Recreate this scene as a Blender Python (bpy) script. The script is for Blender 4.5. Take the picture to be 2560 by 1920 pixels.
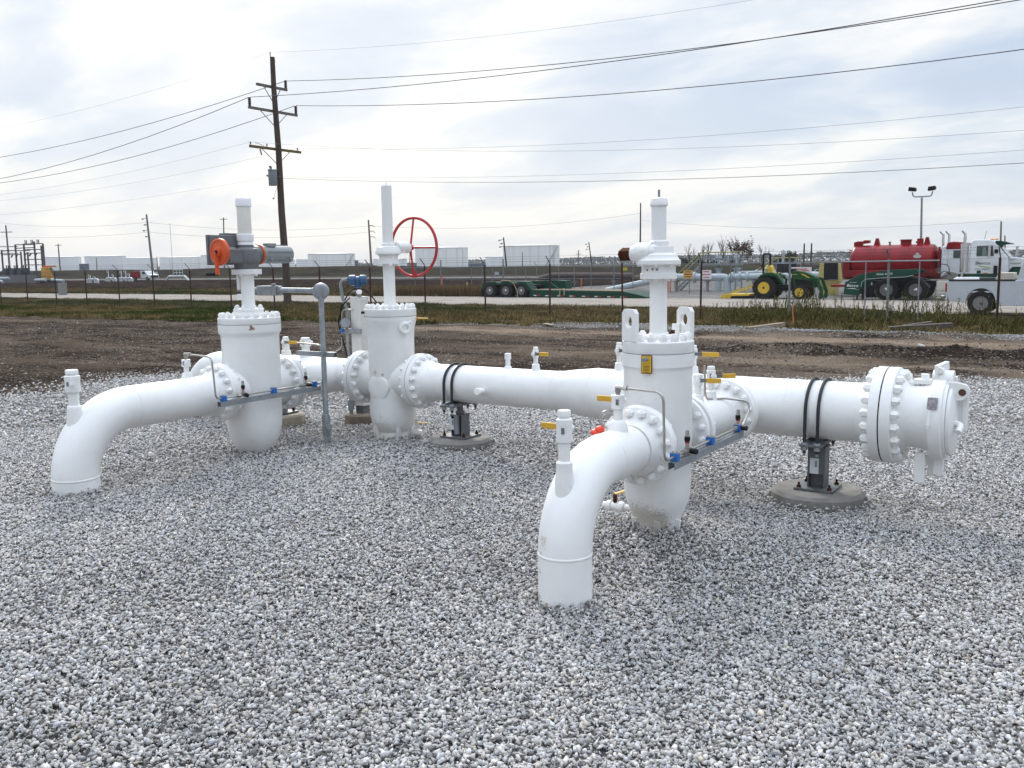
import bpy, bmesh, math, random
import numpy as np
from mathutils import Vector, Matrix
R_ = math.radians
for o in list(bpy.data.objects): bpy.data.objects.remove(o)
SC = bpy.context.scene
COL = SC.collection

# ------------------------------------------------------------------ camera
HEAD, PITCH, ROLL, EYE = R_(33.25), R_(7.45), R_(0.85), 1.72
fwd = Vector((0, math.cos(PITCH), -math.sin(PITCH)))
rgt = Vector((1, 0, 0)); up = rgt.cross(fwd)
rgt, up = rgt*math.cos(ROLL) - up*math.sin(ROLL), up*math.cos(ROLL) + rgt*math.sin(ROLL)
Rz = Matrix.Rotation(HEAD, 3, 'Z')
fwd, rgt, up = Rz @ fwd, Rz @ rgt, Rz @ up
cam = bpy.data.cameras.new('camera'); cam.sensor_width = 36.0; cam.lens = 36.0*2280/2560
cam.clip_start = 0.05; cam.clip_end = 6000
co = bpy.data.objects.new('camera', cam); COL.objects.link(co)
M = Matrix(((rgt.x, up.x, -fwd.x, 0), (rgt.y, up.y, -fwd.y, 0), (rgt.z, up.z, -fwd.z, EYE), (0, 0, 0, 1)))
co.matrix_world = M
SC.camera = co

# ------------------------------------------------------------------ light
SUN_AZ, SUN_EL = R_(47), R_(34)
sdir = Vector((-math.sin(SUN_AZ)*math.cos(SUN_EL), math.cos(SUN_AZ)*math.cos(SUN_EL), math.sin(SUN_EL)))
sl = bpy.data.lights.new('sun', 'SUN'); sl.energy = 1.9; sl.angle = R_(13); sl.color = (1, .95, .88)
so = bpy.data.objects.new('sun', sl); COL.objects.link(so)
so.rotation_euler = sdir.to_track_quat('Z', 'Y').to_euler()

W = bpy.data.worlds.new('World'); SC.world = W; W.use_nodes = True
nt = W.node_tree; nt.nodes.clear(); N = nt.nodes.new; L = nt.links.new
def vmath(op, a, b=None):
    n = N('ShaderNodeVectorMath'); n.operation = op
    for i, q in enumerate((a, b)):
        if q is None: continue
        if hasattr(q, 'is_linked'): L(q, n.inputs[i])
        else: n.inputs[i].default_value = q
    return n
def fmath(op, a, b=None, clamp=False):
    n = N('ShaderNodeMath'); n.operation = op; n.use_clamp = clamp
    for i, q in enumerate((a, b)):
        if q is None: continue
        if hasattr(q, 'is_linked'): L(q, n.inputs[i])
        else: n.inputs[i].default_value = q
    return n.outputs[0]
def mixc(fac, a, b):
    n = N('ShaderNodeMix'); n.data_type = 'RGBA'
    for i, q in ((0, fac), (6, a), (7, b)):
        if hasattr(q, 'is_linked'): L(q, n.inputs[i])
        elif i == 0: n.inputs[0].default_value = q
        else: n.inputs[i].default_value = (*q, 1)
    return n.outputs[2]
def ramp(fac, stops):
    n = N('ShaderNodeValToRGB'); L(fac, n.inputs[0]); cr = n.color_ramp
    while len(cr.elements) < len(stops): cr.elements.new(.5)
    for e, (p, c) in zip(cr.elements, stops):
        e.position = p; e.color = (*c, 1) if len(c) == 3 else c
    return n.outputs[0]
sky = N('ShaderNodeTexSky'); sky.sky_type = 'NISHITA'; sky.sun_disc = False
sky.sun_elevation = SUN_EL; sky.sun_rotation = -SUN_AZ; sky.dust_density = 2.0
tc = N('ShaderNodeTexCoord'); sep = N('ShaderNodeSeparateXYZ'); L(tc.outputs['Generated'], sep.inputs[0])
den = fmath('ADD', fmath('MAXIMUM', sep.outputs[2], 0.0), 0.27)
cmb = N('ShaderNodeCombineXYZ')
L(fmath('DIVIDE', sep.outputs[0], den), cmb.inputs[0]); L(fmath('DIVIDE', sep.outputs[1], den), cmb.inputs[1])
def noise_w(scale, detail, rough, dist, stretch, off):
    mp = N('ShaderNodeMapping'); L(cmb.outputs[0], mp.inputs[0])
    mp.inputs['Rotation'].default_value = (0, 0, R_(-28)); mp.inputs['Scale'].default_value = stretch
    mp.inputs['Location'].default_value = off
    n = N('ShaderNodeTexNoise'); L(mp.outputs[0], n.inputs[0])
    n.inputs['Scale'].default_value = scale; n.inputs['Detail'].default_value = detail
    n.inputs['Roughness'].default_value = rough; n.inputs['Distortion'].default_value = dist
    return n.outputs[0]
n1 = noise_w(2.4, 7, .54, .3, (.65, 1.05, 1), (3.1, .4, 0)); n2 = noise_w(.9, 3, .5, .1, (.8, 1, 1), (7, 2.2, 0))
cl = fmath('ADD', fmath('MULTIPLY', n1, .78), fmath('MULTIPLY', n2, .22))
dt = vmath('DOT_PRODUCT', tc.outputs['Generated'], tuple(Vector((-math.sin(R_(44))*.95, math.cos(R_(44))*.95, .24)).normalized()))
glow = fmath('POWER', fmath('MAXIMUM', dt.outputs['Value'], 0.0), 9.0)
cl2 = fmath('ADD', cl, fmath('MULTIPLY', glow, .045))
ccol = ramp(cl2, [(.42, (3.9, 4.7, 6.0)), (.48, (4.6, 5.3, 6.35)), (.53, (5.7, 6.15, 6.7)), (.59, (7.4, 7.4, 7.35))])
hz = fmath('POWER', fmath('SUBTRACT', 1.0, fmath('MAXIMUM', sep.outputs[2], 0.0)), 9.0)
ccol = mixc(fmath('MULTIPLY', hz, .70), ccol, (5.5, 5.75, 6.0))
ccol = mixc(fmath('MULTIPLY', glow, .22), ccol, (7.8, 7.6, 7.0))
skyc = mixc(.90, sky.outputs[0], ccol)
zup = N('ShaderNodeMapRange'); zup.interpolation_type = 'SMOOTHSTEP'; L(sep.outputs[2], zup.inputs[0])
zup.inputs[1].default_value = .36; zup.inputs[2].default_value = .95; zup.inputs[3].default_value = 1.0; zup.inputs[4].default_value = 2.9
vs_ = N('ShaderNodeVectorMath'); vs_.operation = 'SCALE'; L(skyc, vs_.inputs[0]); L(zup.outputs[0], vs_.inputs['Scale']); skyc = vs_.outputs[0]
bg = N('ShaderNodeBackground'); L(skyc, bg.inputs[0]); bg.inputs[1].default_value = 0.1
wo = N('ShaderNodeOutputWorld'); L(bg.outputs[0], wo.inputs[0])
SC.view_settings.view_transform = 'Standard'; SC.view_settings.look = 'None'
SC.view_settings.gamma = 1.0; SC.view_settings.use_curve_mapping = False
SC.view_settings.exposure = 0.46
SC.render.engine = 'CYCLES'
try: SC.cycles.max_bounces = 6; SC.cycles.transparent_max_bounces = 8
except Exception: pass

# ------------------------------------------------------------------ helpers
rnd = random.Random(7)
def frame(d):
    d = Vector(d).normalized()
    a = Vector((0, 0, 1)) if abs(d.z) < .9 else Vector((1, 0, 0))
    u = a.cross(d).normalized(); return u, d.cross(u), d
class MB:
    def __init__(s): s.v = []; s.f = []
    def add(s, vs, fs):
        o = len(s.v); s.v += [tuple(p) for p in vs]; s.f += [tuple(i+o for i in f) for f in fs]; return s
    def lathe(s, prof, p=(0, 0, 0), d=(0, 0, 1), n=32, cap0=True, cap1=True):
        u, w, d = frame(d); p = Vector(p); vs = []; fs = []
        for r, h in prof:
            for i in range(n):
                t = 2*math.pi*i/n; vs.append(p + d*h + u*(r*math.cos(t)) + w*(r*math.sin(t)))
        for k in range(len(prof)-1):
            for i in range(n):
                j = (i+1) % n; fs.append((k*n+i, k*n+j, (k+1)*n+j, (k+1)*n+i))
        if cap0: fs.append(tuple(range(n-1, -1, -1)))
        if cap1: fs.append(tuple(range((len(prof)-1)*n, len(prof)*n)))
        return s.add(vs, fs)
    def cyl(s, p0, p1, r, r1=None, n=16):
        p0 = Vector(p0); d = Vector(p1)-p0
        return s.lathe([(r, 0), (r if r1 is None else r1, d.length)], p0, d, n)
    def tube(s, pts, r, n=8, cap=True):
        pts = [Vector(p) for p in pts]; m = len(pts); rr = r if isinstance(r, (list, tuple)) else [r]*m
        vs = []; fs = []; u = None
        for k in range(m):
            t = (pts[min(k+1, m-1)]-pts[max(k-1, 0)]).normalized()
            if u is None: u = frame(t)[0]
            else: u = (u - t*u.dot(t)).normalized()
            w = t.cross(u)
            for i in range(n):
                a = 2*math.pi*i/n; vs.append(pts[k] + u*(rr[k]*math.cos(a)) + w*(rr[k]*math.sin(a)))
        for k in range(m-1):
            for i in range(n):
                j = (i+1) % n; fs.append((k*n+i, k*n+j, (k+1)*n+j, (k+1)*n+i))
        if cap: fs += [tuple(range(n-1, -1, -1)), tuple(range((m-1)*n, m*n))]
        return s.add(vs, fs)
    def box(s, c, size, rot=None):
        c = Vector(c); h = [q/2 for q in size]; vs = []
        for z in (-1, 1):
            for y in (-1, 1):
                for x in (-1, 1):
                    q = Vector((x*h[0], y*h[1], z*h[2]))
                    if rot is not None: q = rot @ q
                    vs.append(c+q)
        return s.add(vs, [(0, 2, 3, 1), (4, 5, 7, 6), (0, 1, 5, 4), (2, 6, 7, 3), (0, 4, 6, 2), (1, 3, 7, 5)])
    def bar(s, p0, p1, w, h):
        p0 = Vector(p0); p1 = Vector(p1); u, v, d = frame(p1-p0)
        return s.box((p0+p1)/2, (w, h, (p1-p0).length), Matrix((u, v, d)).transposed())
    def prism(s, poly, o, ux, uy, th):
        o = Vector(o); ux = Vector(ux); uy = Vector(uy); th = Vector(th); n = len(poly)
        vs = [o+ux*x+uy*y for x, y in poly]; vs += [q+th for q in vs]
        fs = [tuple(range(n)), tuple(range(2*n-1, n-1, -1))]
        fs += [(i, i+n, (i+1) % n+n, (i+1) % n) for i in range(n)]
        return s.add(vs, fs)
    def xz(s, poly, y0, y1): return s.prism(poly, (0, y0, 0), (1, 0, 0), (0, 0, 1), (0, y1-y0, 0))
    def ball(s, c, r, n=14, m=8):
        rx = r if isinstance(r, (tuple, list)) else (r, r, r); c = Vector(c); vs = []; fs = []
        for k in range(m+1):
            p = math.pi*k/m - math.pi/2
            for i in range(n):
                t = 2*math.pi*i/n; cp = max(math.cos(p), 1e-3)
                vs.append(c+Vector((rx[0]*cp*math.cos(t), rx[1]*cp*math.sin(t), rx[2]*math.sin(p))))
        for k in range(m):
            for i in range(n):
                j = (i+1) % n; fs.append((k*n+i, k*n+j, (k+1)*n+j, (k+1)*n+i))
        return s.add(vs, fs)
    def torus(s, c, axis, R, r, n=40, m=8, a0=0, a1=2*math.pi):
        u, w, d = frame(axis); c = Vector(c); full = abs(a1-a0-2*math.pi) < 1e-6; k = n if full else n+1
        pts = [c+u*(R*math.cos(a0+(a1-a0)*i/n))+w*(R*math.sin(a0+(a1-a0)*i/n)) for i in range(k)]
        if not full: return s.tube(pts, r, m)
        vs = []; fs = []
        for i in range(n):
            e = (pts[i]-c).normalized()
            for j in range(m):
                t = 2*math.pi*j/m; vs.append(pts[i]+e*(r*math.cos(t))+d*(r*math.sin(t)))
        for i in range(n):
            for j in range(m):
                fs.append((i*m+j, ((i+1) % n)*m+j, ((i+1) % n)*m+(j+1) % m, i*m+(j+1) % m))
        return s.add(vs, fs)
def rounded(pts, r, k=6):
    pts = [Vector(p) for p in pts]; out = [pts[0]]
    for i in range(1, len(pts)-1):
        a, b, c = pts[i-1], pts[i], pts[i+1]; d0 = (a-b).normalized(); d1 = (c-b).normalized()
        ang = d0.angle(d1); q = min(r/math.tan(ang/2), (a-b).length*.49, (c-b).length*.49)
        p0 = b+d0*q; p1 = b+d1*q
        rr = q*math.tan(ang/2); cen = b+(d0+d1).normalized()*math.hypot(rr, q)
        e0 = (p0-cen); e1 = (p1-cen); tot = e0.angle(e1)
        for j in range(k+1):
            t = j/k; out.append(cen+(e0*math.sin((1-t)*tot)+e1*math.sin(t*tot))/max(math.sin(tot), 1e-6))
    return out+[pts[-1]]
def wl(o):
    v = Vector((0, 0, 0))
    while o is not None: v = v+Vector(o.location); o = o.parent
    return v
def link(name, me, parent=None, loc=(0, 0, 0)):
    o = bpy.data.objects.new(name, me); COL.objects.link(o); o.location = loc
    if parent is not None: o.parent = parent
    return o
def tag(o, label=None, cat=None, group=None, kind=None):
    if label: o['label'] = label
    if cat: o['category'] = cat
    if group: o['group'] = group
    if kind: o['kind'] = kind
    return o
def mesh(name, mb, m, off, smooth):
    me = bpy.data.meshes.new(name)
    me.from_pydata([(p[0]-off[0], p[1]-off[1], p[2]-off[2]) for p in mb.v], [], mb.f)
    me.materials.append(m)
    if smooth:
        me.polygons.foreach_set('use_smooth', [True]*len(me.polygons)); me.set_sharp_from_angle(angle=R_(smooth))
    me.validate(); return me
def part(name, mb, m, parent, smooth=40, bevel=0, label=None, recalc=False):
    o = link(name, mesh(name, mb, m, wl(parent), smooth), parent)
    if bevel: bev(o, bevel)
    if label: o['label'] = label
    return o
def bev(o, w, seg=2):
    b = o.modifiers.new('bevel', 'BEVEL'); b.width = w; b.segments = seg; b.limit_method = 'ANGLE'; b.angle_limit = R_(40)
def thing(name, label, cat, loc, group=None):
    o = bpy.data.objects.new(name, None); COL.objects.link(o); o.location = loc; o.empty_display_size = .2
    return tag(o, label, cat, group)
def solo(name, mb, m, label=None, cat=None, group=None, kind=None, smooth=40, bevel=0):
    a = np.array(mb.v); off = ((a[:, 0].min()+a[:, 0].max())/2, (a[:, 1].min()+a[:, 1].max())/2, a[:, 2].min())
    o = link(name, mesh(name, mb, m, off, smooth), None, off)
    if bevel: bev(o, bevel)
    return tag(o, label, cat, group, kind)
def text(name, body, size, p, m, parent, ux=(1, 0, 0), uz=(0, 0, 1), shear=0, th=.002, center=True, sx=1):
    cu = bpy.data.curves.new(name, 'FONT'); cu.body = body; cu.size = size; cu.extrude = th; cu.shear = shear
    if center: cu.align_x = 'CENTER'
    cu.align_y = 'CENTER'
    t = bpy.data.objects.new(name, cu); COL.objects.link(t)
    dg = bpy.context.evaluated_depsgraph_get()
    me = bpy.data.meshes.new_from_object(t.evaluated_get(dg)); bpy.data.objects.remove(t)
    me.materials.clear(); me.materials.append(m)
    X = Vector(ux).normalized(); Z = Vector(uz).normalized(); Y = X.cross(Z)
    o = link(name, me, parent)
    R3 = Matrix((X*sx, Z, -Y)).transposed()
    me.transform(R3.to_4x4()); o.location = Vector(p)-wl(parent); return o

# ------------------------------------------------------------------ materials
def sock(n, k): return n.inputs[k]
def mat(name, c, rough=.5, metal=0, var=0.0, vscale=6, c2=None, bump=0.0, bscale=40, spots=None, grime=0.0, gcol=(.33, .3, .26), attr=None, spec=None, detail=4, stretch=None, thr=(.35, .65)):
    m = bpy.data.materials.new(name); m.use_nodes = True; t = m.node_tree; B = t.nodes['Principled BSDF']
    B.inputs['Roughness'].default_value = rough; B.inputs['Metallic'].default_value = metal
    B.inputs['Base Color'].default_value = (*c, 1)
    if spec is not None: B.inputs['Specular IOR Level'].default_value = spec
    nn = t.nodes.new; ll = t.links.new; tcn = nn('ShaderNodeTexCoord'); src = tcn.outputs['Object']
    if stretch:
        mp = nn('ShaderNodeMapping'); mp.inputs['Scale'].default_value = stretch; ll(src, mp.inputs[0]); src2 = mp.outputs[0]
    else: src2 = src
    def noise(sc, de=4, s=None):
        n = nn('ShaderNodeTexNoise'); n.inputs['Scale'].default_value = sc; n.inputs['Detail'].default_value = de
        ll(s or src2, n.inputs['Vector']); return n.outputs[0]
    def rmp(f, a, b):
        n = nn('ShaderNodeMapRange'); n.inputs[1].default_value = a; n.inputs[2].default_value = b; ll(f, n.inputs[0]); return n.outputs[0]
    def mx(f, a, b):
        n = nn('ShaderNodeMix'); n.data_type = 'RGBA'
        for i, q in ((0, f), (6, a), (7, b)):
            if hasattr(q, 'is_linked'): ll(q, n.inputs[i])
            elif i == 0: n.inputs[0].default_value = q
            else: n.inputs[i].default_value = (*q, 1)
        return n.outputs[2]
    def mt(op, a, b):
        n = nn('ShaderNodeMath'); n.operation = op
        for i, q in ((0, a), (1, b)):
            if hasattr(q, 'is_linked'): ll(q, n.inputs[i])
            else: n.inputs[i].default_value = q
        return n.outputs[0]
    col = None
    if c2 is None and var: c2 = tuple(q*(1-var) for q in c)
    if c2 is not None: col = mx(rmp(noise(vscale, detail), *thr), c, c2)
    if grime:
        g = mt('MULTIPLY', rmp(noise(3.1, 6), .52, .75), grime)
        col = mx(g, col if col is not None else c, gcol)
        g2 = mt('MULTIPLY', rmp(noise(38, 3), .66, .74), grime)
        col = mx(g2, col, tuple(q*.8 for q in gcol))
    for (p, r, sc_, s) in (spots or []):
        v = nn('ShaderNodeVectorMath'); v.operation = 'DISTANCE'; ll(src, v.inputs[0]); v.inputs[1].default_value = p
        f = mt('ADD', mt('DIVIDE', v.outputs['Value'], r), mt('MULTIPLY', mt('SUBTRACT', noise(s, 5, src), .5), 2.6))
        col = mx(rmp(f, .95, .35), col if col is not None else c, sc_)
    if attr:
        a = nn('ShaderNodeAttribute'); a.attribute_name = attr; col = a.outputs['Color']
    if col is not None: ll(col, B.inputs['Base Color'])
    if bump:
        b = nn('ShaderNodeBump'); b.inputs['Strength'].default_value = min(1, bump); b.inputs['Distance'].default_value = .01
        ll(noise(bscale, 5), b.inputs['Height']); ll(b.outputs[0], B.inputs['Normal'])
    return m
WHITE = mat('white_paint', (.80, .80, .79), .42, var=.06, vscale=4, bump=.10, bscale=70, grime=.18, gcol=(.42, .39, .34))
WHITE_L = mat('white_paint_weathered', (.79, .79, .78), .42, var=.04, vscale=5, bump=.03, bscale=160, grime=.14, spots=[((.215, -.165, 1.12), .028, (.22, .08, .035), 30), ((.16, -.185, .13), .045, (.66, .58, .44), 40), ((.165, -.185, .06), .03, (.62, .54, .40), 40)])
WHITE_M = mat('white_paint_dusty', (.76, .76, .745), .45, var=.05, vscale=4, bump=.03, bscale=160, grime=.20, spots=[((-.02, -.21, .66), .03, (.50, .46, .40), 60), ((.06, -.2, .64), .02, (.42, .38, .32), 70), ((.0, -.2, .10), .16, (.64, .62, .57), 30)])
WHITE_R = mat('white_paint_splashed', (.79, .79, .78), .42, var=.05, vscale=5, bump=.03, bscale=160, grime=.12, spots=[((-.02, -.14, .10), .10, (.46, .43, .36), 110), ((.06, -.13, .085), .08, (.36, .33, .27), 150), ((-.04, -.12, .10), .11, (.52, .50, .45), 70), ((.05, -.12, .05), .09, (.50, .47, .42), 90)])
WHITE_A = mat('white_paint_scuffed', (.80, .80, .79), .42, var=.04, vscale=5, bump=.03, bscale=160, grime=.06, spots=[((-.06, -.13, .36), .035, (.60, .55, .47), 60), ((-.075, -.12, .30), .02, (.62, .57, .50), 70), ((-.085, -.11, .20), .016, (.5, .45, .38), 80), ((-.09, -.10, .06), .02, (.56, .5, .45), 80)])
FAINT = mat('paint_seam', (.22, .25, .30), .6)
BLACKG = mat('black_gasket', (.012, .012, .014), .6)
RED = mat('red_paint', (.42, .025, .025), .4, var=.15)
ORANGE = mat('orange_plastic', (.62, .09, .02), .45, var=.12, vscale=9)
GREYP = mat('grey_machine_paint', (.13, .135, .14), .45, var=.12, vscale=8)
GREYL = mat('light_grey_machine_paint', (.23, .25, .26), .4, var=.1, vscale=8)
GALV = mat('galvanised_steel', (.34, .37, .40), .42, metal=.55, var=.25, vscale=14)
GALVD = mat('dull_galvanised_steel', (.27, .29, .31), .5, metal=.3, var=.25, vscale=14)
STEEL = mat('stainless_tube', (.46, .44, .41), .3, metal=.85, var=.15, vscale=20)
DSTEEL = mat('dark_galvanised_steel', (.14, .15, .16), .5, metal=.25, var=.2, vscale=12)
RUBBER = mat('black_rubber', (.018, .02, .024), .65, var=.3, vscale=30)
BLACK = mat('black_plastic', (.012, .012, .013), .5, spec=.2)
RUST = mat('rusty_steel', (.030, .013, .009), .9, c2=(.075, .028, .014), vscale=14, bump=.2, spec=.1)
RUSTP = mat('rusty_post', (.032, .016, .013), .85, c2=(.065, .028, .02), vscale=7)
YELLOW = mat('yellow_vinyl', (.62, .36, .03), .45, var=.12, vscale=20)
BLUEC = mat('blue_clamp', (.01, .13, .46), .4)
BLUET = mat('blue_transmitter', (.022, .075, .17), .4, var=.1)
REDTRIM = mat('red_trim', (.4, .02, .02), .4)
CONC = mat('concrete', (.25, .24, .22), .9, c2=(.17, .163, .15), vscale=7, bump=.6, bscale=45, grime=.45, gcol=(.2, .19, .17))
CONCB = mat('brown_stained_concrete', (.24, .19, .14), .9, c2=(.15, .12, .095), vscale=9, bump=.4, bscale=60)
CONCT = mat('tan_concrete', (.40, .35, .28), .9, c2=(.30, .26, .21), vscale=7, bump=.4, bscale=60)
CLEAR = mat('translucent_stem_cover', (.74, .735, .675), .25, var=.06, vscale=5)
PAPER = mat('paper_label', (.62, .64, .65), .6)
PLATE = mat('name_plate', (.25, .23, .24), .4, metal=.5, c2=(.12, .11, .12), vscale=60)
CAPRED = mat('orange_red_cap', (.75, .07, .03), .4)
SLOT = mat('slotted_galvanised_steel', (.27, .29, .31), .5, metal=.3, var=.25, vscale=14)
def _slots(m):
    t = m.node_tree; B = t.nodes['Principled BSDF']; old = B.inputs['Base Color'].links[0].from_socket; nn = t.nodes.new; ll = t.links.new
    s = nn('ShaderNodeSeparateXYZ'); ll(nn('ShaderNodeTexCoord').outputs['Object'], s.inputs[0])
    def mm(op, a, b):
        n = nn('ShaderNodeMath'); n.operation = op
        for i, q in ((0, a), (1, b)):
            if hasattr(q, 'is_linked'): ll(q, n.inputs[i])
            else: n.inputs[i].default_value = q
        return n.outputs[0]
    f = mm('LESS_THAN', mm('FLOORED_MODULO', s.outputs[1], .048), .024); f = mm('MULTIPLY', f, mm('LESS_THAN', mm('ABSOLUTE', s.outputs[0], 0), .007)); f = mm('MULTIPLY', f, mm('GREATER_THAN', s.outputs[2], -.0015))
    x = nn('ShaderNodeMix'); x.data_type = 'RGBA'; ll(f, x.inputs[0]); ll(old, x.inputs[6]); x.inputs[7].default_value = (.01, .01, .01, 1); ll(x.outputs[2], B.inputs['Base Color'])
_slots(SLOT)
WOOD = mat('creosoted_wood', (.045, .032, .026), .9, c2=(.085, .062, .048), vscale=5, stretch=(3, 3, .3), bump=.3)
WOODG = mat('weathered_grey_wood', (.19, .165, .14), .9, c2=(.11, .095, .08), vscale=4, stretch=(3, 3, .4))
WOODY = mat('yellowed_timber', (.15, .11, .035), .9, var=.3)
TIMBER = mat('timber_plank', (.28, .225, .16), .9, c2=(.17, .135, .10), vscale=6, stretch=(.5, 4, 4))
TIMBERD = mat('wet_timber', (.10, .085, .07), .85, c2=(.055, .047, .04), vscale=6, stretch=(.5, 4, 4))
WIRE = mat('wire', (.05, .05, .055), .6)
WIREL = mat('pale_wire', (.22, .23, .25), .6)
STAKE = mat('orange_stake', (.62, .17, .06), .8, var=.2)
TANKW = mat('tank_white_paint', (.80, .81, .82), .7, c2=(.70, .71, .72), vscale=.09, stretch=(1, 1, .12))
TANKS = mat('tank_streaked_paint', (.79, .79, .785), .7, c2=(.52, .49, .45), vscale=.55, stretch=(1, 1, .05), thr=(.5, .85))
TANKG = mat('grey_tank', (.12, .14, .17), .7)
GREEN = mat('dark_green_paint', (.008, .055, .033), .5, var=.3, vscale=3, spec=.2)
TGREEN = mat('tractor_green', (.008, .07, .020), .4, var=.2, vscale=4, spec=.25)
TYEL = mat('tractor_yellow', (.70, .46, .03), .4, var=.15, vscale=6)
TYRE = mat('tyre_rubber', (.018, .018, .019), .85, c2=(.03, .028, .026), vscale=7, spec=.12)
CHROME = mat('chrome', (.62, .62, .63), .18, metal=1)
DULLC = mat('dull_chrome', (.16, .16, .165), .3, metal=.9)
TRED = mat('tank_red', (.27, .010, .014), .35, var=.35, vscale=1.6, spec=.3, grime=.25, gcol=(.12, .03, .025))
PICKW = mat('shaded_white_paint', (.60, .64, .68), .3, var=.06)  # white pickup paint, greyed and blued to carry the shade on its near side
TRUCKW = mat('truck_white', (.66, .69, .72), .35, var=.10, vscale=3, grime=.2)
GLASS = mat('window_glass', (.03, .045, .045), .08, spec=.9)
GLASSG = mat('green_tinted_glass', (.12, .20, .18), .1, spec=.9)
LAMPR = mat('tail_lamp_red', (.35, .01, .02), .25)
AMBER = mat('amber_lamp', (.75, .25, .02), .3)
BEIGE = mat('beige_box', (.55, .50, .42), .6, var=.1)
STRAP = mat('tan_strap', (.42, .34, .2), .8)
REFW = mat('white_reflector', (.7, .7, .7), .4)
PIPEG = mat('pale_grey_pipe', (.46, .53, .57), .45, var=.1, vscale=2)
PIPEGD = mat('shop_grey_pipe', (.25, .29, .32), .5, var=.15, vscale=2)
RAILY = mat('yellow_railing', (.36, .34, .11), .5)
FADEY = mat('faded_yellow', (.48, .43, .15), .6, var=.15)
CHAR = mat('charcoal_sheet', (.025, .025, .03), .8, spec=.1)
TXTK = mat('black_lettering', (.015, .015, .018), .5)
TXTW = mat('white_lettering', (.8, .8, .8), .5)
TXTG = mat('green_lettering', (.16, .38, .03), .5)
SIGNO = mat('orange_sign', (.62, .33, .08), .6); SIGNW = mat('white_sign', (.72, .68, .70), .6)
# ------------------------------------------------------------------ terrain
def sstep(x, a, b):
    t = np.clip((np.asarray(x, float)-a)/(b-a), 0, 1); return t*t*(3-2*t)
_h = np.random.default_rng(11).random((256, 256))
def vnoise(x, y):
    x = np.asarray(x, float); y = np.asarray(y, float)
    xi = np.floor(x).astype(int); yi = np.floor(y).astype(int); fx = x-xi; fy = y-yi
    fx = fx*fx*(3-2*fx); fy = fy*fy*(3-2*fy); g = lambda a, b: _h[a % 256, b % 256]
    return (g(xi, yi)*(1-fx)+g(xi+1, yi)*fx)*(1-fy)+(g(xi, yi+1)*(1-fx)+g(xi+1, yi+1)*fx)*fy
def fbm(x, y, o=4):
    r = 0; a = .5
    for k in range(o): r = r+a*vnoise(x*2**k+17*k, y*2**k+31*k); a *= .5
    return r
def zg(x, y):
    x = np.asarray(x, float); y = np.asarray(y, float)
    z = .1*(1-sstep(x, -4.7, -2.4))*(1-sstep(-x, 11.5, 13.5)*.6)+.125*np.exp(-((x+2.235)**2+(y-5.0)**2)/.30)
    f = sstep(y, 8.5, 21); z = z*(1-f)-.29*f
    return z-.17*sstep(x, -9, -5.5)*(1-sstep(x, 6, 12))*sstep(y, 31.5, 34.5)*(1-sstep(y, 40.5, 43.5))
def zf(x, y): return float(zg(x, y))
def pad_in(x, y):   # 1 inside the gravel pad, soft ragged rim
    n = (fbm(np.asarray(x)*1.3, np.asarray(y)*1.3)-.47)*1.6
    back = np.interp(x, [-13, -11.5, -6, -4.5, -3.3, -1, 9], [8.0, 9.3, 9.9, 11.0, 14.6, 16.0, 17])
    return np.minimum(np.minimum(back-y, x+12.2), 12-x)+n
def dirt_n(x, y):
    m = sstep(y, 7, 10)*(1-sstep(y, 25.5, 28))*sstep(-pad_in(x, y), -.2, .6)
    r = (fbm(x*.55, y*.9)-.47)*.10+(fbm(x*2.3, y*3.1, 3)-.44)*.10
    ridge = lambda yc, w, h: h*np.exp(-((y-yc-.5*np.sin(x*.45+yc))/w)**2)*(.35+1.2*vnoise(x*1.4+yc, y*2))
    r = r+sstep(x, -9, -5)*(ridge(20.6, .45, .16)+ridge(19.3, .4, .06))+ridge(25.8, .5, .10)*sstep(x, -20, -12)+ridge(17.0, .5, .05)
    return r*m
def grid_mesh(name, xs, ys, m, zfun, keep=None, kind='structure', label=None, smooth=True):
    X, Y = np.meshgrid(xs, ys); Z = zfun(X, Y); nx, ny = len(xs), len(ys)
    v = np.stack([X, Y, Z], -1).reshape(-1, 3)
    i = np.arange((nx-1)*(ny-1)); r, c = i//(nx-1), i % (nx-1); a = r*nx+c
    q = np.stack([a, a+1, a+1+nx, a+nx], -1)
    if keep is not None:
        k = keep(X, Y).reshape(-1); q = q[k[q].all(1)]
        used = np.unique(q); mp = -np.ones(len(v), int); mp[used] = np.arange(len(used)); v = v[used]; q = mp[q]
    return raw(name, v, q.reshape(-1), np.full(len(q), 4), m, kind, smooth)
def raw(name, v, loops, sizes, m, kind=None, smooth=False, col=None, origin=(0, 0, 0), parent=None):
    me = bpy.data.meshes.new(name); v = np.asarray(v, np.float32)-np.asarray(origin, np.float32)
    me.vertices.add(len(v)); me.vertices.foreach_set('co', v.reshape(-1))
    me.loops.add(len(loops)); me.loops.foreach_set('vertex_index', np.asarray(loops, np.int32))
    st = np.concatenate([[0], np.cumsum(sizes)[:-1]]).astype(np.int32)
    me.polygons.add(len(sizes)); me.polygons.foreach_set('loop_start', st)
    if smooth: me.polygons.foreach_set('use_smooth', np.ones(len(sizes), bool))
    me.materials.append(m)
    if col is not None:
        at = me.attributes.new('tone', 'FLOAT_COLOR', 'POINT')
        at.data.foreach_set('color', np.concatenate([col, np.ones((len(v), 1))], 1).astype(np.float32).reshape(-1))
    me.update(calc_edges=True); me.validate()
    o = link(name, me, parent, tuple(np.asarray(origin)) if parent is None else (0, 0, 0))
    if kind: o['kind'] = kind
    return o

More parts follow.
